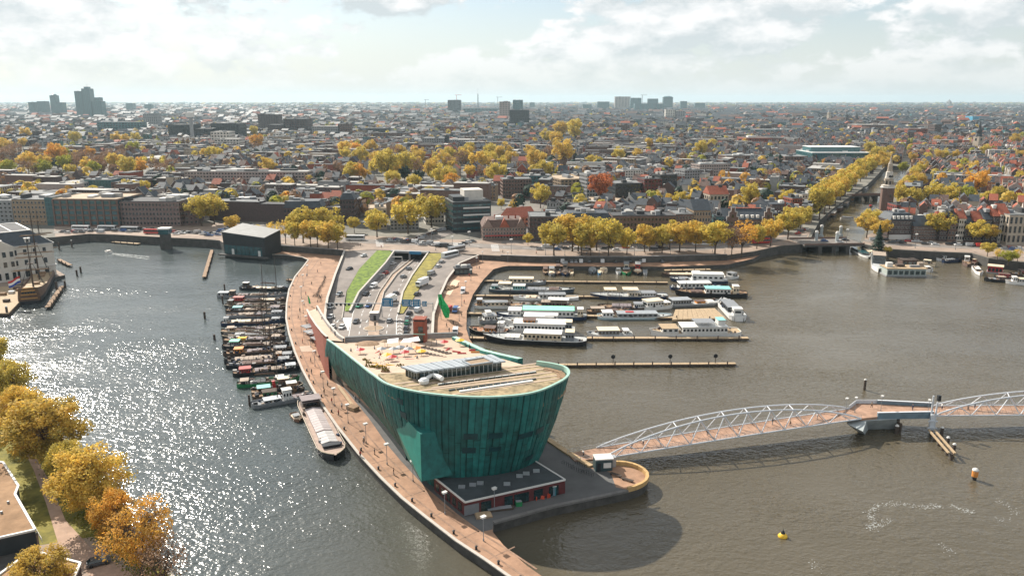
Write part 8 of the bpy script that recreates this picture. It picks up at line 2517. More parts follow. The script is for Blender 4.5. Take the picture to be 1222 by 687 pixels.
# --- right bank fronts
t, L, h, d = block('dark brick corner house with white windows and black mansard roof at the canal mouth', 1060, 1089, 263, 286, 16, BRICKDK, RSLATE, 4, 9, 0, kind='mansard', boxes=3, frame=FRAMEW)
mb = MB(); mb.box((L / 2, -.2, .2), (L, .5, 3.0)); mb.build('shop_front', FRAMEW, t)
for i in range(5):
 mb = MB(); mb.box((L * (.15 + .17 * i), .6, h + .8), (1.5, 2.0, 2.0)); mb.build('dormer', FRAMEW, t)
block('brown house with white ground floor right of the corner house', 1089, 1120, 270, 287, 14, BRICK, RSLATE, 4, 10, 0, kind='gable', boxes=3, frame=FRAMEW)
x = 1120
for i, (w, yt, m_, lb) in enumerate(((10, 264, BRICKDK, 'dark narrow canal house left of the grey one'), (11, 262, BRICK, 'brown narrow canal house behind the big yellow tree'), (8, 261, PLASTER, 'pale narrow canal house right of the brown one'), (10, 266, BRICKDK, 'low dark canal house between two taller ones'), (12, 264, BRICK, 'brick canal house behind the pair of trees'), (9, 262, BRICKDK, 'dark canal house left of the tall white one'), (10, 258, BRICKDK, 'tall dark canal house beside the white one'))):
 block(lb, x, x + w, yt, 288 + i * .3, 13, m_, RSLATE if i % 2 else RTILE, 4, 3, 0, kind='gable', boxes=1, frame=FRAMEW)
 x += w + .3
block('tall narrow white canal house with rows of dark windows', 1190, 1200, 256, 290, 14, PLASTER, RTILE, 6, 4, 0, kind='gable', boxes=1)
block('broad beige stone building at the right picture edge', 1200, 1245, 257, 292, 22, BEIGE, RFLAT, 3, 8, 0, ww=.5, wh=.7, boxes=3)
t, L, h, d = block('red brick block with flat dark roof right of the brick spire', 1068, 1090, 245, 262, 14, M('maroon front', (.2, .05, .04), .9, .2, .8), RDARK, 3, 5, 0, boxes=2)
block('dark long flat house behind the right bank trees', 1078, 1104, 221, 236, 20, BRICKDK, RDARK, 4, 8, 6, boxes=3)
# --- brick tower with ornate pale spire on the canal bank
sx, sy = G(1056.5, 251, ZC)
SP_ = thing('canal_tower', 'old brick canal tower with pale ornate spire and clock', 'tower', (sx, sy, ZC), R(20))
hb = ztop(sx, sy, 224) - ZC; ht = ztop(sx, sy, 184) - ZC
mb = MB(); mb.lathe([(5.0, 0), (4.9, hb)], 8); mb.build('shaft', BRICK, SP_)
for k, (r0, z0_, z1_) in enumerate(((5.1, 0, .07), (3.7, .07, .26), (2.7, .29, .46), (1.8, .49, .64))):
 mb = MB(); H_ = ht - hb
 mb.lathe([(r0 * 1.12, hb + z0_ * H_), (r0 * 1.12, hb + (z0_ + .02) * H_), (r0, hb + (z0_ + .03) * H_), (r0 * .92, hb + z1_ * H_), (r0 * 1.05, hb + (z1_ + .01) * H_), (r0 * .6, hb + (z1_ + .03) * H_)], 8)
 mb.build('spire_tier', (PLASTER, BEIGE, PLASTER, BEIGE)[k], SP_)
mb = MB(); mb.lathe([(1.4, hb + .64 * H_), (1.7, hb + .7 * H_), (.8, hb + .78 * H_), (.5, hb + .86 * H_), (.1, hb + H_)], 8); mb.build('spire', BEIGE, SP_)
for a_ in range(8):
 an_ = a_ * math.pi / 4 + math.pi / 8
 mb = MB(-0, 0, 0, an_); mb.box((3.45, 0, hb + .11 * H_), (.2, 1.5, .1 * H_)); mb.build('bell_opening', GLASS, SP_)
for a_ in (R(-120), R(-75), R(-30)):
 mb = MB(0, 0, 0, a_); mb.tube((2.4, 0, hb + .34 * H_), (2.75, 0, hb + .34 * H_), 1.1, n=12); mb.build('clock_face', BLACKP, SP_)
 for z_ in (.3, .6):
  mb = MB(0, 0, 0, a_ + .3); mb.box((4.75, 0, hb * z_), (.3, 1.1, 2.2)); mb.build('window', GLASS, SP_)
# --- canal bridges
def cbridge(label, pl, pr, w, z, towers=False):
 A, B = Vector(G3(*pl, z)), Vector(G3(*pr, z))
 L = (B - A).length
 t = thing('canal_bridge', label, 'bridge', (A.x, A.y, 0), math.atan2(B.y - A.y, B.x - A.x))
 mb = MB(); mb.box((L / 2, w / 2, z - .9), (L + 3, w, 1.0), 0, 0, 1, 1); mb.build('deck', [QWALL, STREET], t)
 for y in (.2, w - .2):
  mb = MB(); mb.box((L / 2, y, z + .1), (L + 3, .3, 1.0)); mb.build('parapet', BRICK, t)
 for f in (.25, .5, .75):
  mb = MB(); mb.box((L * f, w / 2, -1), (2.4, w - .5, z + .1)); mb.build('pier', QWALL, t)
 return t, L
cbridge('wide road bridge over the canal mouth with four pale pillars', (963, 293), (1029, 292), 22, ZC + .1)
for i, (x, b, yt, lb) in enumerate(((973, 297, 276, 'pale bridge pillar at the front left of the canal bridge'), (997.5, 299, 277, 'pale bridge pillar at the front right of the canal bridge'), (979.5, 285, 269, 'pale bridge pillar at the back left of the canal bridge'), (1002.5, 284, 270, 'pale bridge pillar at the back right of the canal bridge'))):
 px_, py_ = G(x, b, 0)
 t = thing('bridge_pillar', lb, 'pillar', (px_, py_, 0), 0, 'pillars of the canal bridge')
 hh = ztop(px_, py_, yt)
 mb = MB(); mb.lathe([(1.7, -1), (1.7, 2.5), (1.05, 2.8), (1.0, hh - 1)], 10); mb.build('shaft', M('pillar stone', (.42, .46, .46), .8, .12, .6) if i == 0 else MATS['pillar stone'], t)
 mb = MB(); mb.lathe([(1.2, hh - 1), (1.2, hh - .5), (.8, hh + .4), (.1, hh + .6)], 10); mb.build('cap', FRAMEW, t)
cbridge('low dark bridge further up the canal behind the tour boat', (1018, 234), (1056, 233), 8, ZC)
# --- mid distance landmarks, left
for a in (('black office tower with teal top at left', 202, 228, 149, 169, 60, DARKW, RDARK, 9, 9), ('lower black office wing between the dark towers', 228, 254, 154, 169, 50, DARKW, RDARK, 7, 9), ('right black office tower behind the white stepped building', 253, 286, 147.5, 168, 50, DARKW, RDARK, 9, 10), ('white stepped office with bands of windows', 253, 275, 157.5, 178, 30, PLASTER, RLIGHT, 6, 6), ('lower white wing of the stepped office', 257, 286, 166, 180, 30, PLASTER, RLIGHT, 4, 8),
          ('long dark green glass office on the left', 117, 168, 146, 160, 40, TEALW, RFLAT, 5, 14), ('grey slab block left of the dark office towers', 172, 189, 136, 153, 30, GREYW, RFLAT, 9, 7), ('dark brown office block right of the white stepped one', 309, 333, 137, 158, 40, BRICKDK, RDARK, 8, 8), ('dark brown squat office tower', 339, 368, 142, 161, 50, BRICKDK, RFLAT, 7, 9), ('brown lower link between two dark office blocks', 320, 341, 149, 161, 40, BRICKDK, RFLAT, 5, 8),
          ('pale grey office slab in the middle distance', 373, 406, 151, 165, 40, GREYW, RLIGHT, 5, 12), ('brown small tower right of the grey slab', 404, 418, 148, 165, 30, BRICK, RFLAT, 6, 5), ('long black building under the red crane', 433, 463, 153.5, 162, 50, DARKW, RDARK, 3, 10), ('brown long apartment row before the black building', 443, 488, 159, 169, 30, BRICK, RDARK, 4, 18), ('grey university building with long roof', 504, 532, 165, 178, 40, GREYW, RFLAT, 5, 10), ('grey university building with white roof', 535, 566, 167, 178, 40, GREYW, RLIGHT, 5, 12), ('slim dark tower between the university buildings', 531, 536, 162, 178, 14, DARKW, RDARK, 6, 2), ('teal low hall right of the university', 567, 604, 163, 172, 40, TEALW, RDARK, 3, 12),
          ('big dark square tower right of centre', 608, 631.5, 131.5, 152, 60, DARKW, RDARK, 10, 8), ('teal glass tower behind the big dark one', 612, 624, 119.5, 140, 60, TEALW, RDARK, 9, 4), ('grey tower left of the big dark one', 596, 609, 121.5, 143, 70, PINKW, RFLAT, 9, 4), ('dark round shouldered tower under construction', 534.5, 550, 119.5, 136, 70, DARKW, RDARK, 7, 4), ('low broad teal building at the far centre', 553, 596, 129.5, 136, 80, TEALW, RLIGHT, 2, 10),
          ('wide museum with two brown wings beyond the canal', 1022, 1063, 149, 157, 60, BRICK, RLIGHT, 3, 14), ('long reddish building beyond the canal', 1083, 1121, 154, 164, 50, BRICKRED, RBROWN, 3, 14), ('dark brick tower end of the reddish building', 1114, 1122, 149, 165, 30, BRICKDK, RDARK, 5, 3), ('blue wrapped scaffold block at far right', 1160, 1170, 139, 146, 50, M('blue wrap', (.05, .25, .38), .7, .1, .3), RFLAT, 0, 0), ('big grey pitched roof hall right of the canal', 1150, 1172, 190, 196, 20, GREYW, RFLAT, 0, 0), ('long red brick row right of the canal', 1100, 1166, 190, 198, 16, BRICKRED, RSLATE, 3, 22), ('orange roofed long house in the old town', 1128, 1160, 174, 180, 16, BEIGE, RTILE, 2, 10), ('grey stone hall at the far right of the old town', 1204, 1222, 175, 184, 26, GREYW, RFLAT, 3, 6), ('beige house with clean white front at the right edge', 1200, 1232, 212, 222, 18, BEIGE, RFLAT, 3, 10), ('red clad small tower at the far right skyline', 820, 826, 138, 144, 30, REDP, RDARK, 0, 0), ('dark red block behind the small red tower', 819, 840, 141.5, 148, 40, BRICKDK, RDARK, 3, 8), ('white apartment tower pair at the centre right', 794, 805, 131, 143, 30, PLASTER, RLIGHT, 6, 4), ('pale lower tower beside the white one', 806, 817, 132.5, 143, 30, GREYW, RLIGHT, 6, 4)):
 block(*a, boxes=2, kind='gable' if 'pitched' in a[0] else 'flat')
t = thing('radio_tower', 'slim pale tower with white box top before the black offices', 'tower', (*G(230.5, 172, ZC), ZC))
hq = ztop(*G(230.5, 172, ZC), 140) - ZC
mb = MB(); mb.box((0, 0, 0), (5.5, 5.5, hq)); mb.build('shaft', GREYW, t)
mb = MB(); mb.box((-1, 0, hq), (14, 9, 9)); mb.build('top', FRAMEW, t)
# skyline towers 3 to 6 km away
for lb, x0, x1, yt, yb, m_, ex in (('tallest dark tower of the left skyline group', 101, 110.5, 106, 141, TEALW, 'spire'), ('broad dark tower left of the tallest one', 92.3, 101.5, 109, 141, TEALW, None), ('lower dark tower right of the tallest one', 112, 123, 121, 141, TEALW, None), ('narrow upper block on the lower right tower', 114.5, 120.5, 116.5, 140, TEALW, None), ('small far tower, leftmost of the skyline', 35.5, 42, 122, 138, TEALW, None), ('square far tower second from the left', 46, 56, 121, 138, TEALW, None),
                           ('slim rounded tower left of the skyline group', 62, 68.5, 114, 138, TEALW, 'round'), ('low tower beside the slim rounded one', 68.7, 76, 122.5, 138, TEALW, None), ('far grey block right of the skyline group', 151, 159.5, 123.5, 134, TEALW, None), ('far domed block right of the grey one', 173, 181, 125, 134, TEALW, 'round'),
                           ('reddish broad tower of the right skyline group', 733.6, 752, 115.5, 131, PINKW, None), ('dark block left of the reddish tower', 713, 727, 121.5, 132, TEALW, None), ('dark stepped tower right of the reddish one', 752, 765, 117, 132, TEALW, None), ('teal tower in the middle of the right skyline group', 773, 785, 118, 132, TEALW, None), ('dark rounded tower at the right of the skyline group', 791, 802.5, 116, 132, TEALW, 'round'), ('long low dark mass under the right skyline group', 757, 792, 124, 133, TEALW, None), ('small dark tower right of the skyline group', 812, 819.5, 121, 132, TEALW, None), ('low dark tower far right of the skyline group', 829, 841, 123, 131, TEALW, None), ('tiny tower left of the right skyline group', 695.6, 706, 125, 131, TEALW, None), ('tiny dark block at the horizon right of centre', 902, 909, 125.5, 130, TEALW, None), ('tiny dark block at the horizon left of the old town', 632, 638, 122.5, 131, TEALW, None)):
 t, L, h, d = block(lb, x0, x1, yt, yb, 40, m_, RDARK, max(6, int((yb - yt) * .8)), 5, 0, 'tower', 'tower', ww=.75, wh=.4, boxes=1, group=TW, occ=False)
 if ex == 'spire':
  mb = MB(); mb.box((L / 2, 20, h), (L * .55, 22, 9)); mb.build('crown', TEALW, t)
  mb = MB(); mb.tube((L / 2, 20, h), (L / 2, 20, h + 26), 1.4, .3, 6); mb.build('spire', STEEL, t)
 elif ex == 'round':
  mb = MB(); mb.lathe([(L * .48, h), (L * .4, h + 5), (L * .2, h + 8)], 12, (L / 2, 20, 0)); mb.build('dome', m_, t)
# cranes, mast, church towers
def crane(label, px, pb, pt, jib, mt):
 x, y = G(px, pb, ZC)
 t = thing('crane', label, 'crane', (x, y, ZC), 0, 'cranes in the city')
 h = ztop(x, y, pt) - ZC
 k = math.hypot(y, H) / F
 w = max(.8, k * .5)
 mb = MB(); mb.bar((0, 0, 0), (0, 0, h), w, w); mb.build('mast', mt, t)
 mb = MB(); mb.bar((-jib * .3, 0, h), (jib, 0, h), w, w * .8); mb.build('jib', mt, t)
 mb = MB(); mb.box((-jib * .28, 0, h - 3), (5, 3, 3)); mb.build('counterweight', GREYW, t)
crane('faint red tower crane on the dark round shouldered tower', 545, 131, 113.5, 45, REDP)
crane('grey tower crane on the centre skyline', 594, 131, 116, 40, GREYP)
crane('thin tower crane above the right skyline group', 766, 131, 113.5, 40, GREYP)
crane('thin tower crane left of the mast on the skyline', 508, 131, 119, 30, GREYP)
x, y = G(460, 156, ZC); x2, y2 = G(483, 156, ZC)
t = thing('mobile_crane', 'red and white slanted crane boom over the black building', 'crane', (x, y, ZC), 0, 'cranes in the city')
h1, h2 = ztop(x, y, 153) - ZC, ztop(x2, y2, 130.5) - ZC
for k in range(8):
 f0, f1 = k / 8, (k + 1) / 8
 mb = MB(); mb.bar(((x2 - x) * f0, 0, h1 + (h2 - h1) * f0), ((x2 - x) * f1, 0, h1 + (h2 - h1) * f1), 1.5, 1.5); mb.build('boom', M('pale red boom', (.5, .17, .14), .6, .1, 1) if k == 0 else MATS['pale red boom'] if k % 2 == 0 else FRAMEW, t)
mb = MB(); mb.box((0, 0, 0), (4, 8, h1)); mb.build('cab', WHITE, t)
x, y = G(570.5, 131, ZC)
t = thing('radio_mast', 'thin dark radio mast on the centre skyline', 'mast', (x, y, ZC))
mb = MB(); mb.tube((0, 0, 0), (0, 0, ztop(x, y, 112) - ZC), 5, 3.5, 6); mb.build('shaft', DARKW, t)
mb = MB(); mb.tube((0, 0, ztop(x, y, 112) - ZC), (0, 0, ztop(x, y, 106) - ZC), 1.5, .8, 6); mb.build('antenna', STEEL, t)
def church(label, px, pb, yshaft, ytop, w, wall, spire):
 x, y = G(px, pb, ZC)
 t = thing('church_tower', label, 'church tower', (x, y, ZC), R(20), 'church towers')
 h1, h2 = ztop(x, y, yshaft) - ZC, ztop(x, y, ytop) - ZC
 mb = MB(); mb.box((0, 0, 0), (w, w, h1)); mb.build('shaft', wall, t)
 mb = MB(); mb.lathe([(w * .58, h1), (w * .4, h1 + (h2 - h1) * .2), (w * .42, h1 + (h2 - h1) * .38), (w * .22, h1 + (h2 - h1) * .55), (.3, h2)], 8); mb.build('spire', spire, t)
 for a_ in range(4):
  mb = MB(0, 0, 0, a_ * math.pi / 2); mb.box((w / 2, 0, h1 * .72), (.3, w * .3, h1 * .18)); mb.build('opening', GLASS, t)
church('stone church tower with black spire in the old town', 1165.5, 181, 163, 144, 11, BEIGE, DARKW)
church('left dark church spire beyond the museum wings', 1009, 150, 140, 133, 12, BRICKDK, DARKW)
church('right dark church spire beyond the museum wings', 1021, 150, 141, 133.5, 12, BRICKDK, DARKW)
church('pale slim church tower left of the two dark spires', 988.5, 146, 134, 129, 10, BEIGE, GREYP)
church('small beige church tower left of the stone one', 1132, 176, 167, 163, 9, BEIGE, RSLATE)
church('far domed church tower on the right horizon', 1132, 128, 121.5, 118.5, 40, GREYW, GREYW)

# rows of town houses in blocks; the nearest ones stand alone, the rest are one mass
rc = random.Random(99)
houses = []
def zone(x, y):
 px, py = proj(x, y, ZC)
 return px, py
def lay(ang, u0, u1, v0, v1, bu, bv, st, test, wr, mf):
 ca, sa = math.cos(ang), math.sin(ang)
 u = u0
 while u < u1:
  v = v0
  ju = bu * rc.uniform(.8, 1.2)
  while v < v1:
   jv = bv * rc.uniform(.8, 1.25)
   dp = rc.uniform(9, 12)
   modern = rc.random() < mf
   for side in range(4):
    ln = ju if side % 2 == 0 else jv - 2 * dp
    s = 0
    while s < ln - 3:
     w = min(ln - s, rc.uniform(18, 44) if modern else rc.uniform(*wr))
     if w < 4:
      break
     # plan coordinates of the facade start, facade direction, inward normal
     if side == 0: p, q, nrm = (u + s, v), (1, 0), (0, 1)
     elif side == 2: p, q, nrm = (u + s + w, v + jv), (-1, 0), (0, -1)
     elif side == 1: p, q, nrm = (u + ju, v + dp + s), (0, 1), (-1, 0)
     else: p, q, nrm = (u, v + dp + s + w), (0, -1), (1, 0)
     cxu, cyu = p[0] + q[0] * w / 2 + nrm[0] * dp / 2, p[1] + q[1] * w / 2 + nrm[1] * dp / 2
     X, Y_ = cxu * ca - cyu * sa, cxu * sa + cyu * ca
     if Y_ > 470 and abs(X) < Y_ * .70 + 20 and test(X, Y_):
      fx, fy = p[0] * ca - p[1] * sa, p[0] * sa + p[1] * ca
      pts = [(X, Y_), (fx, fy)]
      for a, b in ((w, 0), (0, dp), (w, dp)):
       e = (p[0] + q[0] * a + nrm[0] * b, p[1] + q[1] * a + nrm[1] * b)
       pts.append((e[0] * ca - e[1] * sa, e[0] * sa + e[1] * ca))
      if all(free(*e) for e in pts):
       houses.append((math.hypot(X, Y_), fx, fy, math.atan2(q[1], q[0]) + ang, w, dp, modern))
     s += w + .02
   v += jv + st
  u += ju + st
split = lambda x, y: x + .35 * 0 - (-40 + .36 * (y - 490))
lay(R(-10), -900, 1000, 300, 1500, 88, 52, 11, lambda x, y: split(x, y) < 0, (7, 11), .5)
lay(R(-27), -900, 1500, 300, 1900, 80, 50, 10, lambda x, y: split(x, y) >= 0 and x < .3 * y, (5.5, 8), .42)
lay(R(-27), -900, 1500, 300, 1900, 80, 50, 10, lambda x, y: split(x, y) >= 0 and x >= .3 * y, (5, 7), .1)
houses.sort()
WALLS = [(BRICK, 'brown brick'), (BRICKDK, 'dark brick'), (TANW, 'tan brick'), (PLASTER, 'white plaster'), (BEIGE, 'beige plaster'), (BRICKRED, 'red brick'), (PINKW, 'pinkish'), (GREYW, 'grey')]
ROOFS = {'slate': RSLATE, 'red tile': RTILE, 'brown tile': RBROWN, 'grey': RFLAT, 'dark': RDARK, 'pale': RLIGHT}
def house_parts(w, d, h, shape, rr, mw, mr, mn, far=False, off=(0, 0, 0, 0), wm=0, rm=0, gm=0, fm=1):
 for m_ in (mw, mr, mn):
  m_.set(*off)
 e = min(5.5, w * .55) if shape == 'cross' else min(5, d * .4)
 mw.mesh([(0, 0, 0), (w, 0, 0), (w, d, 0), (0, d, 0), (0, 0, h), (w, 0, h), (w, d, h), (0, d, h)], [(0, 1, 5, 4), (1, 2, 6, 5), (2, 3, 7, 6), (3, 0, 4, 7)], wm)
 if shape == 'flat':
  mr.mesh([(-.1, -.1, h + .05), (w + .1, -.1, h + .05), (w + .1, d + .1, h + .05), (-.1, d + .1, h + .05), (-.1, -.1, h - .4), (w + .1, -.1, h - .4), (w + .1, d + .1, h - .4), (-.1, d + .1, h - .4)], [(0, 1, 2, 3), (4, 5, 1, 0), (5, 6, 2, 1), (6, 7, 3, 2), (7, 4, 0, 3)], rm)
  if not far or rr.random() < .6:
   mr.box((w * rr.uniform(.3, .7), d * rr.uniform(.35, .7), h), (min(w * .5, 3), min(d * .4, 3.5), rr.uniform(1, 2.6)), rm)
 elif shape == 'cross':                                    # ridge runs front to back, gable over the street
  mw.mesh([(0, 0, h), (w, 0, h), (w / 2, 0, h + e)], [(0, 1, 2)], wm)
  mw.mesh([(0, d, h), (w, d, h), (w / 2, d, h + e)], [(1, 0, 2)], wm)
  mr.mesh([(-.2, .1, h - .2), (w / 2, .1, h + e + .1), (w / 2, d - .1, h + e + .1), (-.2, d - .1, h - .2), (w + .2, .1, h - .2), (w + .2, d - .1, h - .2)], [(1, 2, 3, 0)[::-1], (1, 2, 5, 4)], rm)
  mn.face([(-.1, -.12, h), (w / 2, -.12, h + e), (w / 2, -.12, h + e + .4), (-.5, -.12, h)], fm)
  mn.face([(w + .5, -.12, h), (w / 2, -.12, h + e + .4), (w / 2, -.12, h + e), (w + .1, -.12, h)], fm)
 else:
  mw.mesh([(0, 0, h), (0, d, h), (0, d / 2, h + e)], [(0, 2, 1)], wm)
  mw.mesh([(w, 0, h), (w, d, h), (w, d / 2, h + e)], [(0, 1, 2)], wm)
  mr.mesh([(-.1, -.4, h - .3), (w + .1, -.4, h - .3), (w + .1, d / 2, h + e), (-.1, d / 2, h + e), (w + .1, d + .4, h - .3), (-.1, d + .4, h - .3)], [(0, 1, 2, 3), (3, 2, 4, 5)], rm)
  if not far and rr.random() < .7:
   mn.box((w / 2, d * .16, h), (w * .35, d * .25, 1.9), fm)
 if rr.random() < .7:
  mw.box((w * rr.choice((.06, .94)), d * rr.uniform(.35, .6), h), (.8, 1.0, e + 1.2 if shape != 'flat' else 1.6), wm)
 st = max(2, int(h / 3.1))
 nx = max(2, int(w / 2.3))
 mn.wins((0, 0), (1, 0), w, .5, h - .2, nx, st, .42, .56, gm, .06, None if far else .07, fm)
NEAR_N = 250
LM_ = [(0, 235, 'behind the left offices'), (235, 400, 'behind the promenade trees'), (400, 560, 'before the park trees'), (560, 690, 'behind the red roofed hotel'), (690, 800, 'behind the marina apartments'), (800, 965, 'behind the gabled warehouse'), (965, 1060, 'beside the canal'), (1060, 1130, 'near the brick spire'), (1130, 1230, 'at the far right')]
HW = MB(); HR = MB(); HN = MB()
wl_ = [w[0] for w in WALLS]
rl_ = list(ROOFS.values())
rk_ = list(ROOFS)
cnt = 0
for dist, fx, fy, rz, w, d, modern in houses:
 px, py = proj(fx, fy, ZC)
 rr = random.Random(int(fx * 13 + fy * 7))
 right = px > 1055
 if right:
  wi = rr.choices(range(8), (4, 4, 2, 3, 2, 2, 1, 1))[0]
  rn = rr.choices(rk_, (5, 4, 2.5, 2, 2, 1.4))[0]
 else:
  wi = rr.choices(range(8), (4, 5, 1.1, 1.5, .8, 1, 1.2, 2))[0]
  rn = rr.choices(rk_, (6, .8, 1.5, 3, 3, 2.5))[0]
 if modern:
  shape, rn = 'flat', rr.choice(('grey', 'dark', 'pale'))
 else:
  shape = 'flat' if rn in ('grey', 'dark', 'pale') else rr.choice(('cross', 'long', 'long') if not right else ('cross', 'cross', 'long'))
 h = rr.uniform(9, 13.5) if not modern else rr.uniform(11, 18)
 if dist > 800:
  h *= .92
 vis = -40 < px < 1262
 if cnt < NEAR_N and vis and dist < 900:
  cnt += 1
  st = max(2, int(h / 3.1))
  where = next((l for a, b, l in LM_ if a <= px < b), 'at the picture edge')
  sh = {'flat': 'flat roof', 'cross': 'gabled roof', 'long': 'pitched roof'}[shape]
  nw_ = {2: 'two', 3: 'three', 4: 'four', 5: 'five', 6: 'six'}.get(st, 'tall')
  t = thing('town_house' if not modern else 'apartment_block', f'{nw_} storey {WALLS[wi][1]} {"block" if modern else "house"}, {rn} {sh}, {where}', 'house' if not modern else 'apartment block', (fx, fy, ZC), rz, 'town houses ' + where)
  a, b, c = MB(), MB(), MB()
  house_parts(w, d, h, shape, rr, a, b, c)
  a.build('wall', WALLS[wi][0], t); b.build('roof', ROOFS[rn], t); c.build('windows', [GLASS, FRAMEW], t, kind='stuff')
 else:
  house_parts(w, d, h, shape, rr, HW, HR, HN, True, (fx, fy, ZC, rz), wi, rk_.index(rn), 0, 1)
HW.v += []
def mass(name, groups):
 """one stuff object out of several builders with their own palettes"""
 out = MB()
 mats = []
 for b, ms in groups:
  n, k = len(out.v), len(mats)
  out.v += b.v
  out.f += [tuple(n + i for i in f) for f in b.f]
  out.m += [k + i for i in b.m]
  mats += ms
 return out.build(name, mats, kind='stuff')
mass('town_houses', [(HW, wl_), (HR, rl_), (HN, [GLASS, FRAMEW])])
# farther town: plain blocks with roofs and window bands, thinning out to the horizon
FW, FR = MB(), MB()
fw_m = [BRICK, BRICKDK, PLASTER, GREYW, TANW, TEALW, BRICKRED]
fr_m = [RSLATE, RDARK, RFLAT, RLIGHT, RTILE, RBROWN]
rf = random.Random(31)
for _ in range(15500):
 y = 1150 * math.exp(rf.random() ** 1.15 * math.log(15))
 x = rf.uniform(-.72, .72) * y
 if not free(x, y) or (y < 1500 and x < 0 and 1500 - .0 > y > 1500) or (y < 1400 and split(x, y) < 0) or (y < 1780 and split(x, y) >= 0):
  continue
 f = min(3.0, y / 1800)
 w, d, h = rf.uniform(8, 26) * f, rf.uniform(8, 14) * f, rf.uniform(7, 14) * (1.5 if rf.random() < .04 else 1)
 rz = R(rf.choice((-27, -10, 63, 80, -20))) + rf.uniform(-.1, .1)
 wi, ri = rf.choices(range(7), (3.5, 5, 1.8, 3, 1.1, 2.2, .8))[0], rf.choices(range(6), (5, 4, 3, 2.2, (.9 if y < 2200 else .5) if x > .2 * y else .3, 1.2))[0]
 for m_ in (FW, FR):
  m_.set(x, y, ZC - .2, rz)
 FW.mesh([(-w / 2, -d / 2, 0), (w / 2, -d / 2, 0), (w / 2, d / 2, 0), (-w / 2, d / 2, 0), (-w / 2, -d / 2, h), (w / 2, -d / 2, h), (w / 2, d / 2, h), (-w / 2, d / 2, h)], [(0, 1, 5, 4), (1, 2, 6, 5), (2, 3, 7, 6), (3, 0, 4, 7)], wi)
 if ri in (0, 4, 5):
  e = d * .35
  FR.mesh([(-w / 2, -d / 2, h), (w / 2, -d / 2, h), (w / 2, d / 2, h), (-w / 2, d / 2, h), (-w / 2, 0, h + e), (w / 2, 0, h + e)], [(0, 1, 5, 4), (2, 3, 4, 5), (1, 2, 5), (3, 0, 4)], ri)
 else:
  FR.mesh([(-w / 2, -d / 2, h), (w / 2, -d / 2, h), (w / 2, d / 2, h), (-w / 2, d / 2, h)], [(0, 1, 2, 3)], ri)
  FR.box((rf.uniform(-.3, .3) * w, 0, h), (w * .25, d * .4, rf.uniform(1, 3)), ri)
 if y < 3200:
  FW.wins((-w / 2, -d / 2), (1, 0), w, .5, h, max(2, int(w / 5)), max(2, int(h / 3.4)), .6, .5, 7, .1)
mass('far_city', [(FW, fw_m + [GLASS]), (FR, fr_m)])
# tree cover between the houses and far out to the horizon
TB = MB()
lm = [LEAF[Y], LEAF[GO], LEAF[BR], LEAF[OR], LEAF[GR], LEAF['dark green']]
for i in range(5200):
 y = 560 * math.exp(rf.random() ** .9 * math.log(34)) if i < 4300 else rf.uniform(4500, 22000)
 x = rf.uniform(-.72, .72) * y
 if y < 1500:
  if not free(x, y):
   continue
 f = max(1, y / 2600)
 r_ = (rf.uniform(3.4, 6.2) if y < 2600 else rf.uniform(2.5, 5.0)) * (f if y < 9000 else f * 1.2)
 hh = min(rf.uniform(11, 19) if y < 2600 else rf.uniform(8, 15), r_ * 2.4 + 5)
 mi = rf.choices(range(6), (3, 2.5, 3.5, .7, 2, 2.5) if y < 5000 else (.6, .8, 3, .2, 2, 6))[0]
 n = 46 if y < 2500 else 22
 for _ in range(n):
  d_ = Vector((rf.gauss(0, 1), rf.gauss(0, 1), rf.gauss(0, 1))).normalized()
  c = Vector((x + d_.x * r_, y + d_.y * r_, ZC + hh * .58 + d_.z * hh * .4))
  s = (r_ * .42 if y < 2500 else r_ * .6) * rf.uniform(.7, 1.3)
  a = d_.orthogonal().normalized() * s
  b = d_.cross(a).normalized() * s * .8
  TB.v += [tuple(c + a), tuple(c + b), tuple(c - a), tuple(c - b)]
  q = len(TB.v)
  TB.f.append((q - 4, q - 3, q - 2, q - 1)); TB.m.append(mi)
mass('far_trees', [(TB, lm)])

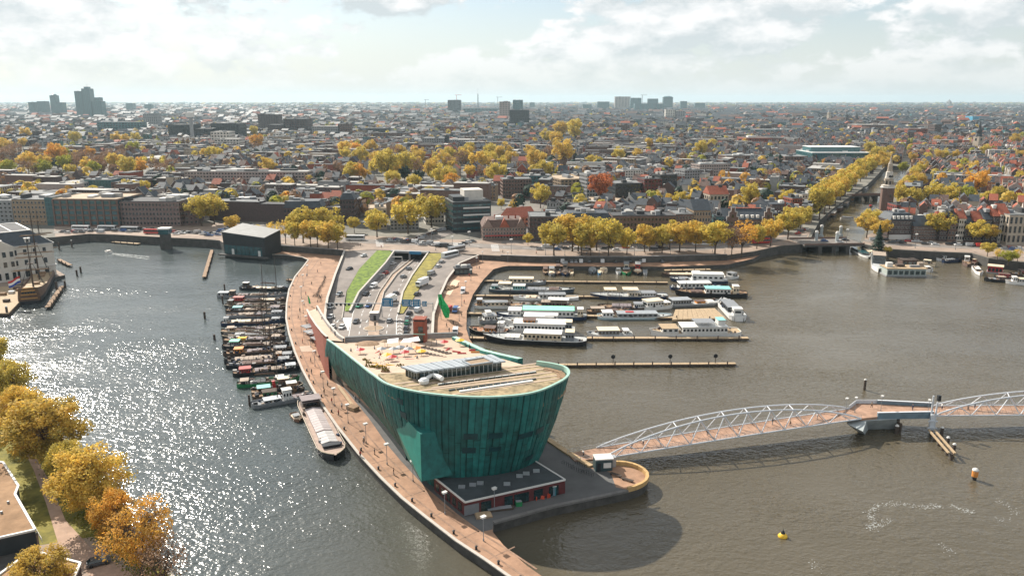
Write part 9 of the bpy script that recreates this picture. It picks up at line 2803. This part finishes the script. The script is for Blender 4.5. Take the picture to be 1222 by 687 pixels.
# ------------------------------------------------------------------ haze
mb = MB()
hx, hy0, hy1, hz0, hz1 = 31000, -500, 29500, -2.5, 215
mb.mesh([(-hx, hy0, hz0), (hx, hy0, hz0), (hx, hy1, hz0), (-hx, hy1, hz0), (-hx, hy0, hz1), (hx, hy0, hz1), (hx, hy1, hz1), (-hx, hy1, hz1)], [(3, 2, 1, 0), (4, 5, 6, 7), (0, 1, 5, 4), (1, 2, 6, 5), (2, 3, 7, 6), (3, 0, 4, 7)])
hm = bpy.data.materials.new('haze')
hm.use_nodes = True
t_ = hm.node_tree
t_.nodes.clear()
pv_ = t_.nodes.new('ShaderNodeVolumePrincipled')
pv_.inputs['Color'].default_value = (.66, .84, .92, 1)
pv_.inputs['Density'].default_value = HAZE
pv_.inputs['Anisotropy'].default_value = .25
oo = t_.nodes.new('ShaderNodeOutputMaterial')
t_.links.new(pv_.outputs[0], oo.inputs['Volume'])
mb.build('haze', hm, kind='stuff')

# ------------------------------------------------------------------ labels: number off look-alikes by what one can see
ORD = ['first', 'second', 'third', 'fourth', 'fifth', 'sixth', 'seventh', 'eighth', 'ninth', 'tenth', 'eleventh', 'twelfth', 'thirteenth', 'fourteenth', 'fifteenth', 'sixteenth', 'seventeenth', 'eighteenth', 'nineteenth', 'twentieth',
       'twenty-first', 'twenty-second', 'twenty-third', 'twenty-fourth', 'twenty-fifth', 'twenty-sixth', 'twenty-seventh', 'twenty-eighth', 'twenty-ninth', 'thirtieth']
def spot(o):
 return proj(*o.location)
def uniquify():
 by = {}
 for o in TAGGED:
  by.setdefault(o['label'], []).append(o)
 for lb, os_ in by.items():
  if len(os_) < 2 or len(os_) > 30:
   continue
  xs, ys = [spot(o)[0] for o in os_], [spot(o)[1] for o in os_]
  vert = (max(ys) - min(ys)) > (max(xs) - min(xs))
  os_.sort(key=lambda o: spot(o)[1 if vert else 0])
  for i, o in enumerate(os_):
   if len(os_) == 2:
    tail = ('upper one' if i == 0 else 'lower one') if vert else ('left one' if i == 0 else 'right one')
   elif i == 0:
    tail = 'topmost' if vert else 'leftmost'
   elif i == len(os_) - 1:
    tail = 'lowest' if vert else 'rightmost'
   else:
    tail = ORD[i] + (' from top' if vert else ' from left')
   o['label'] = lb + ', ' + tail
uniquify()
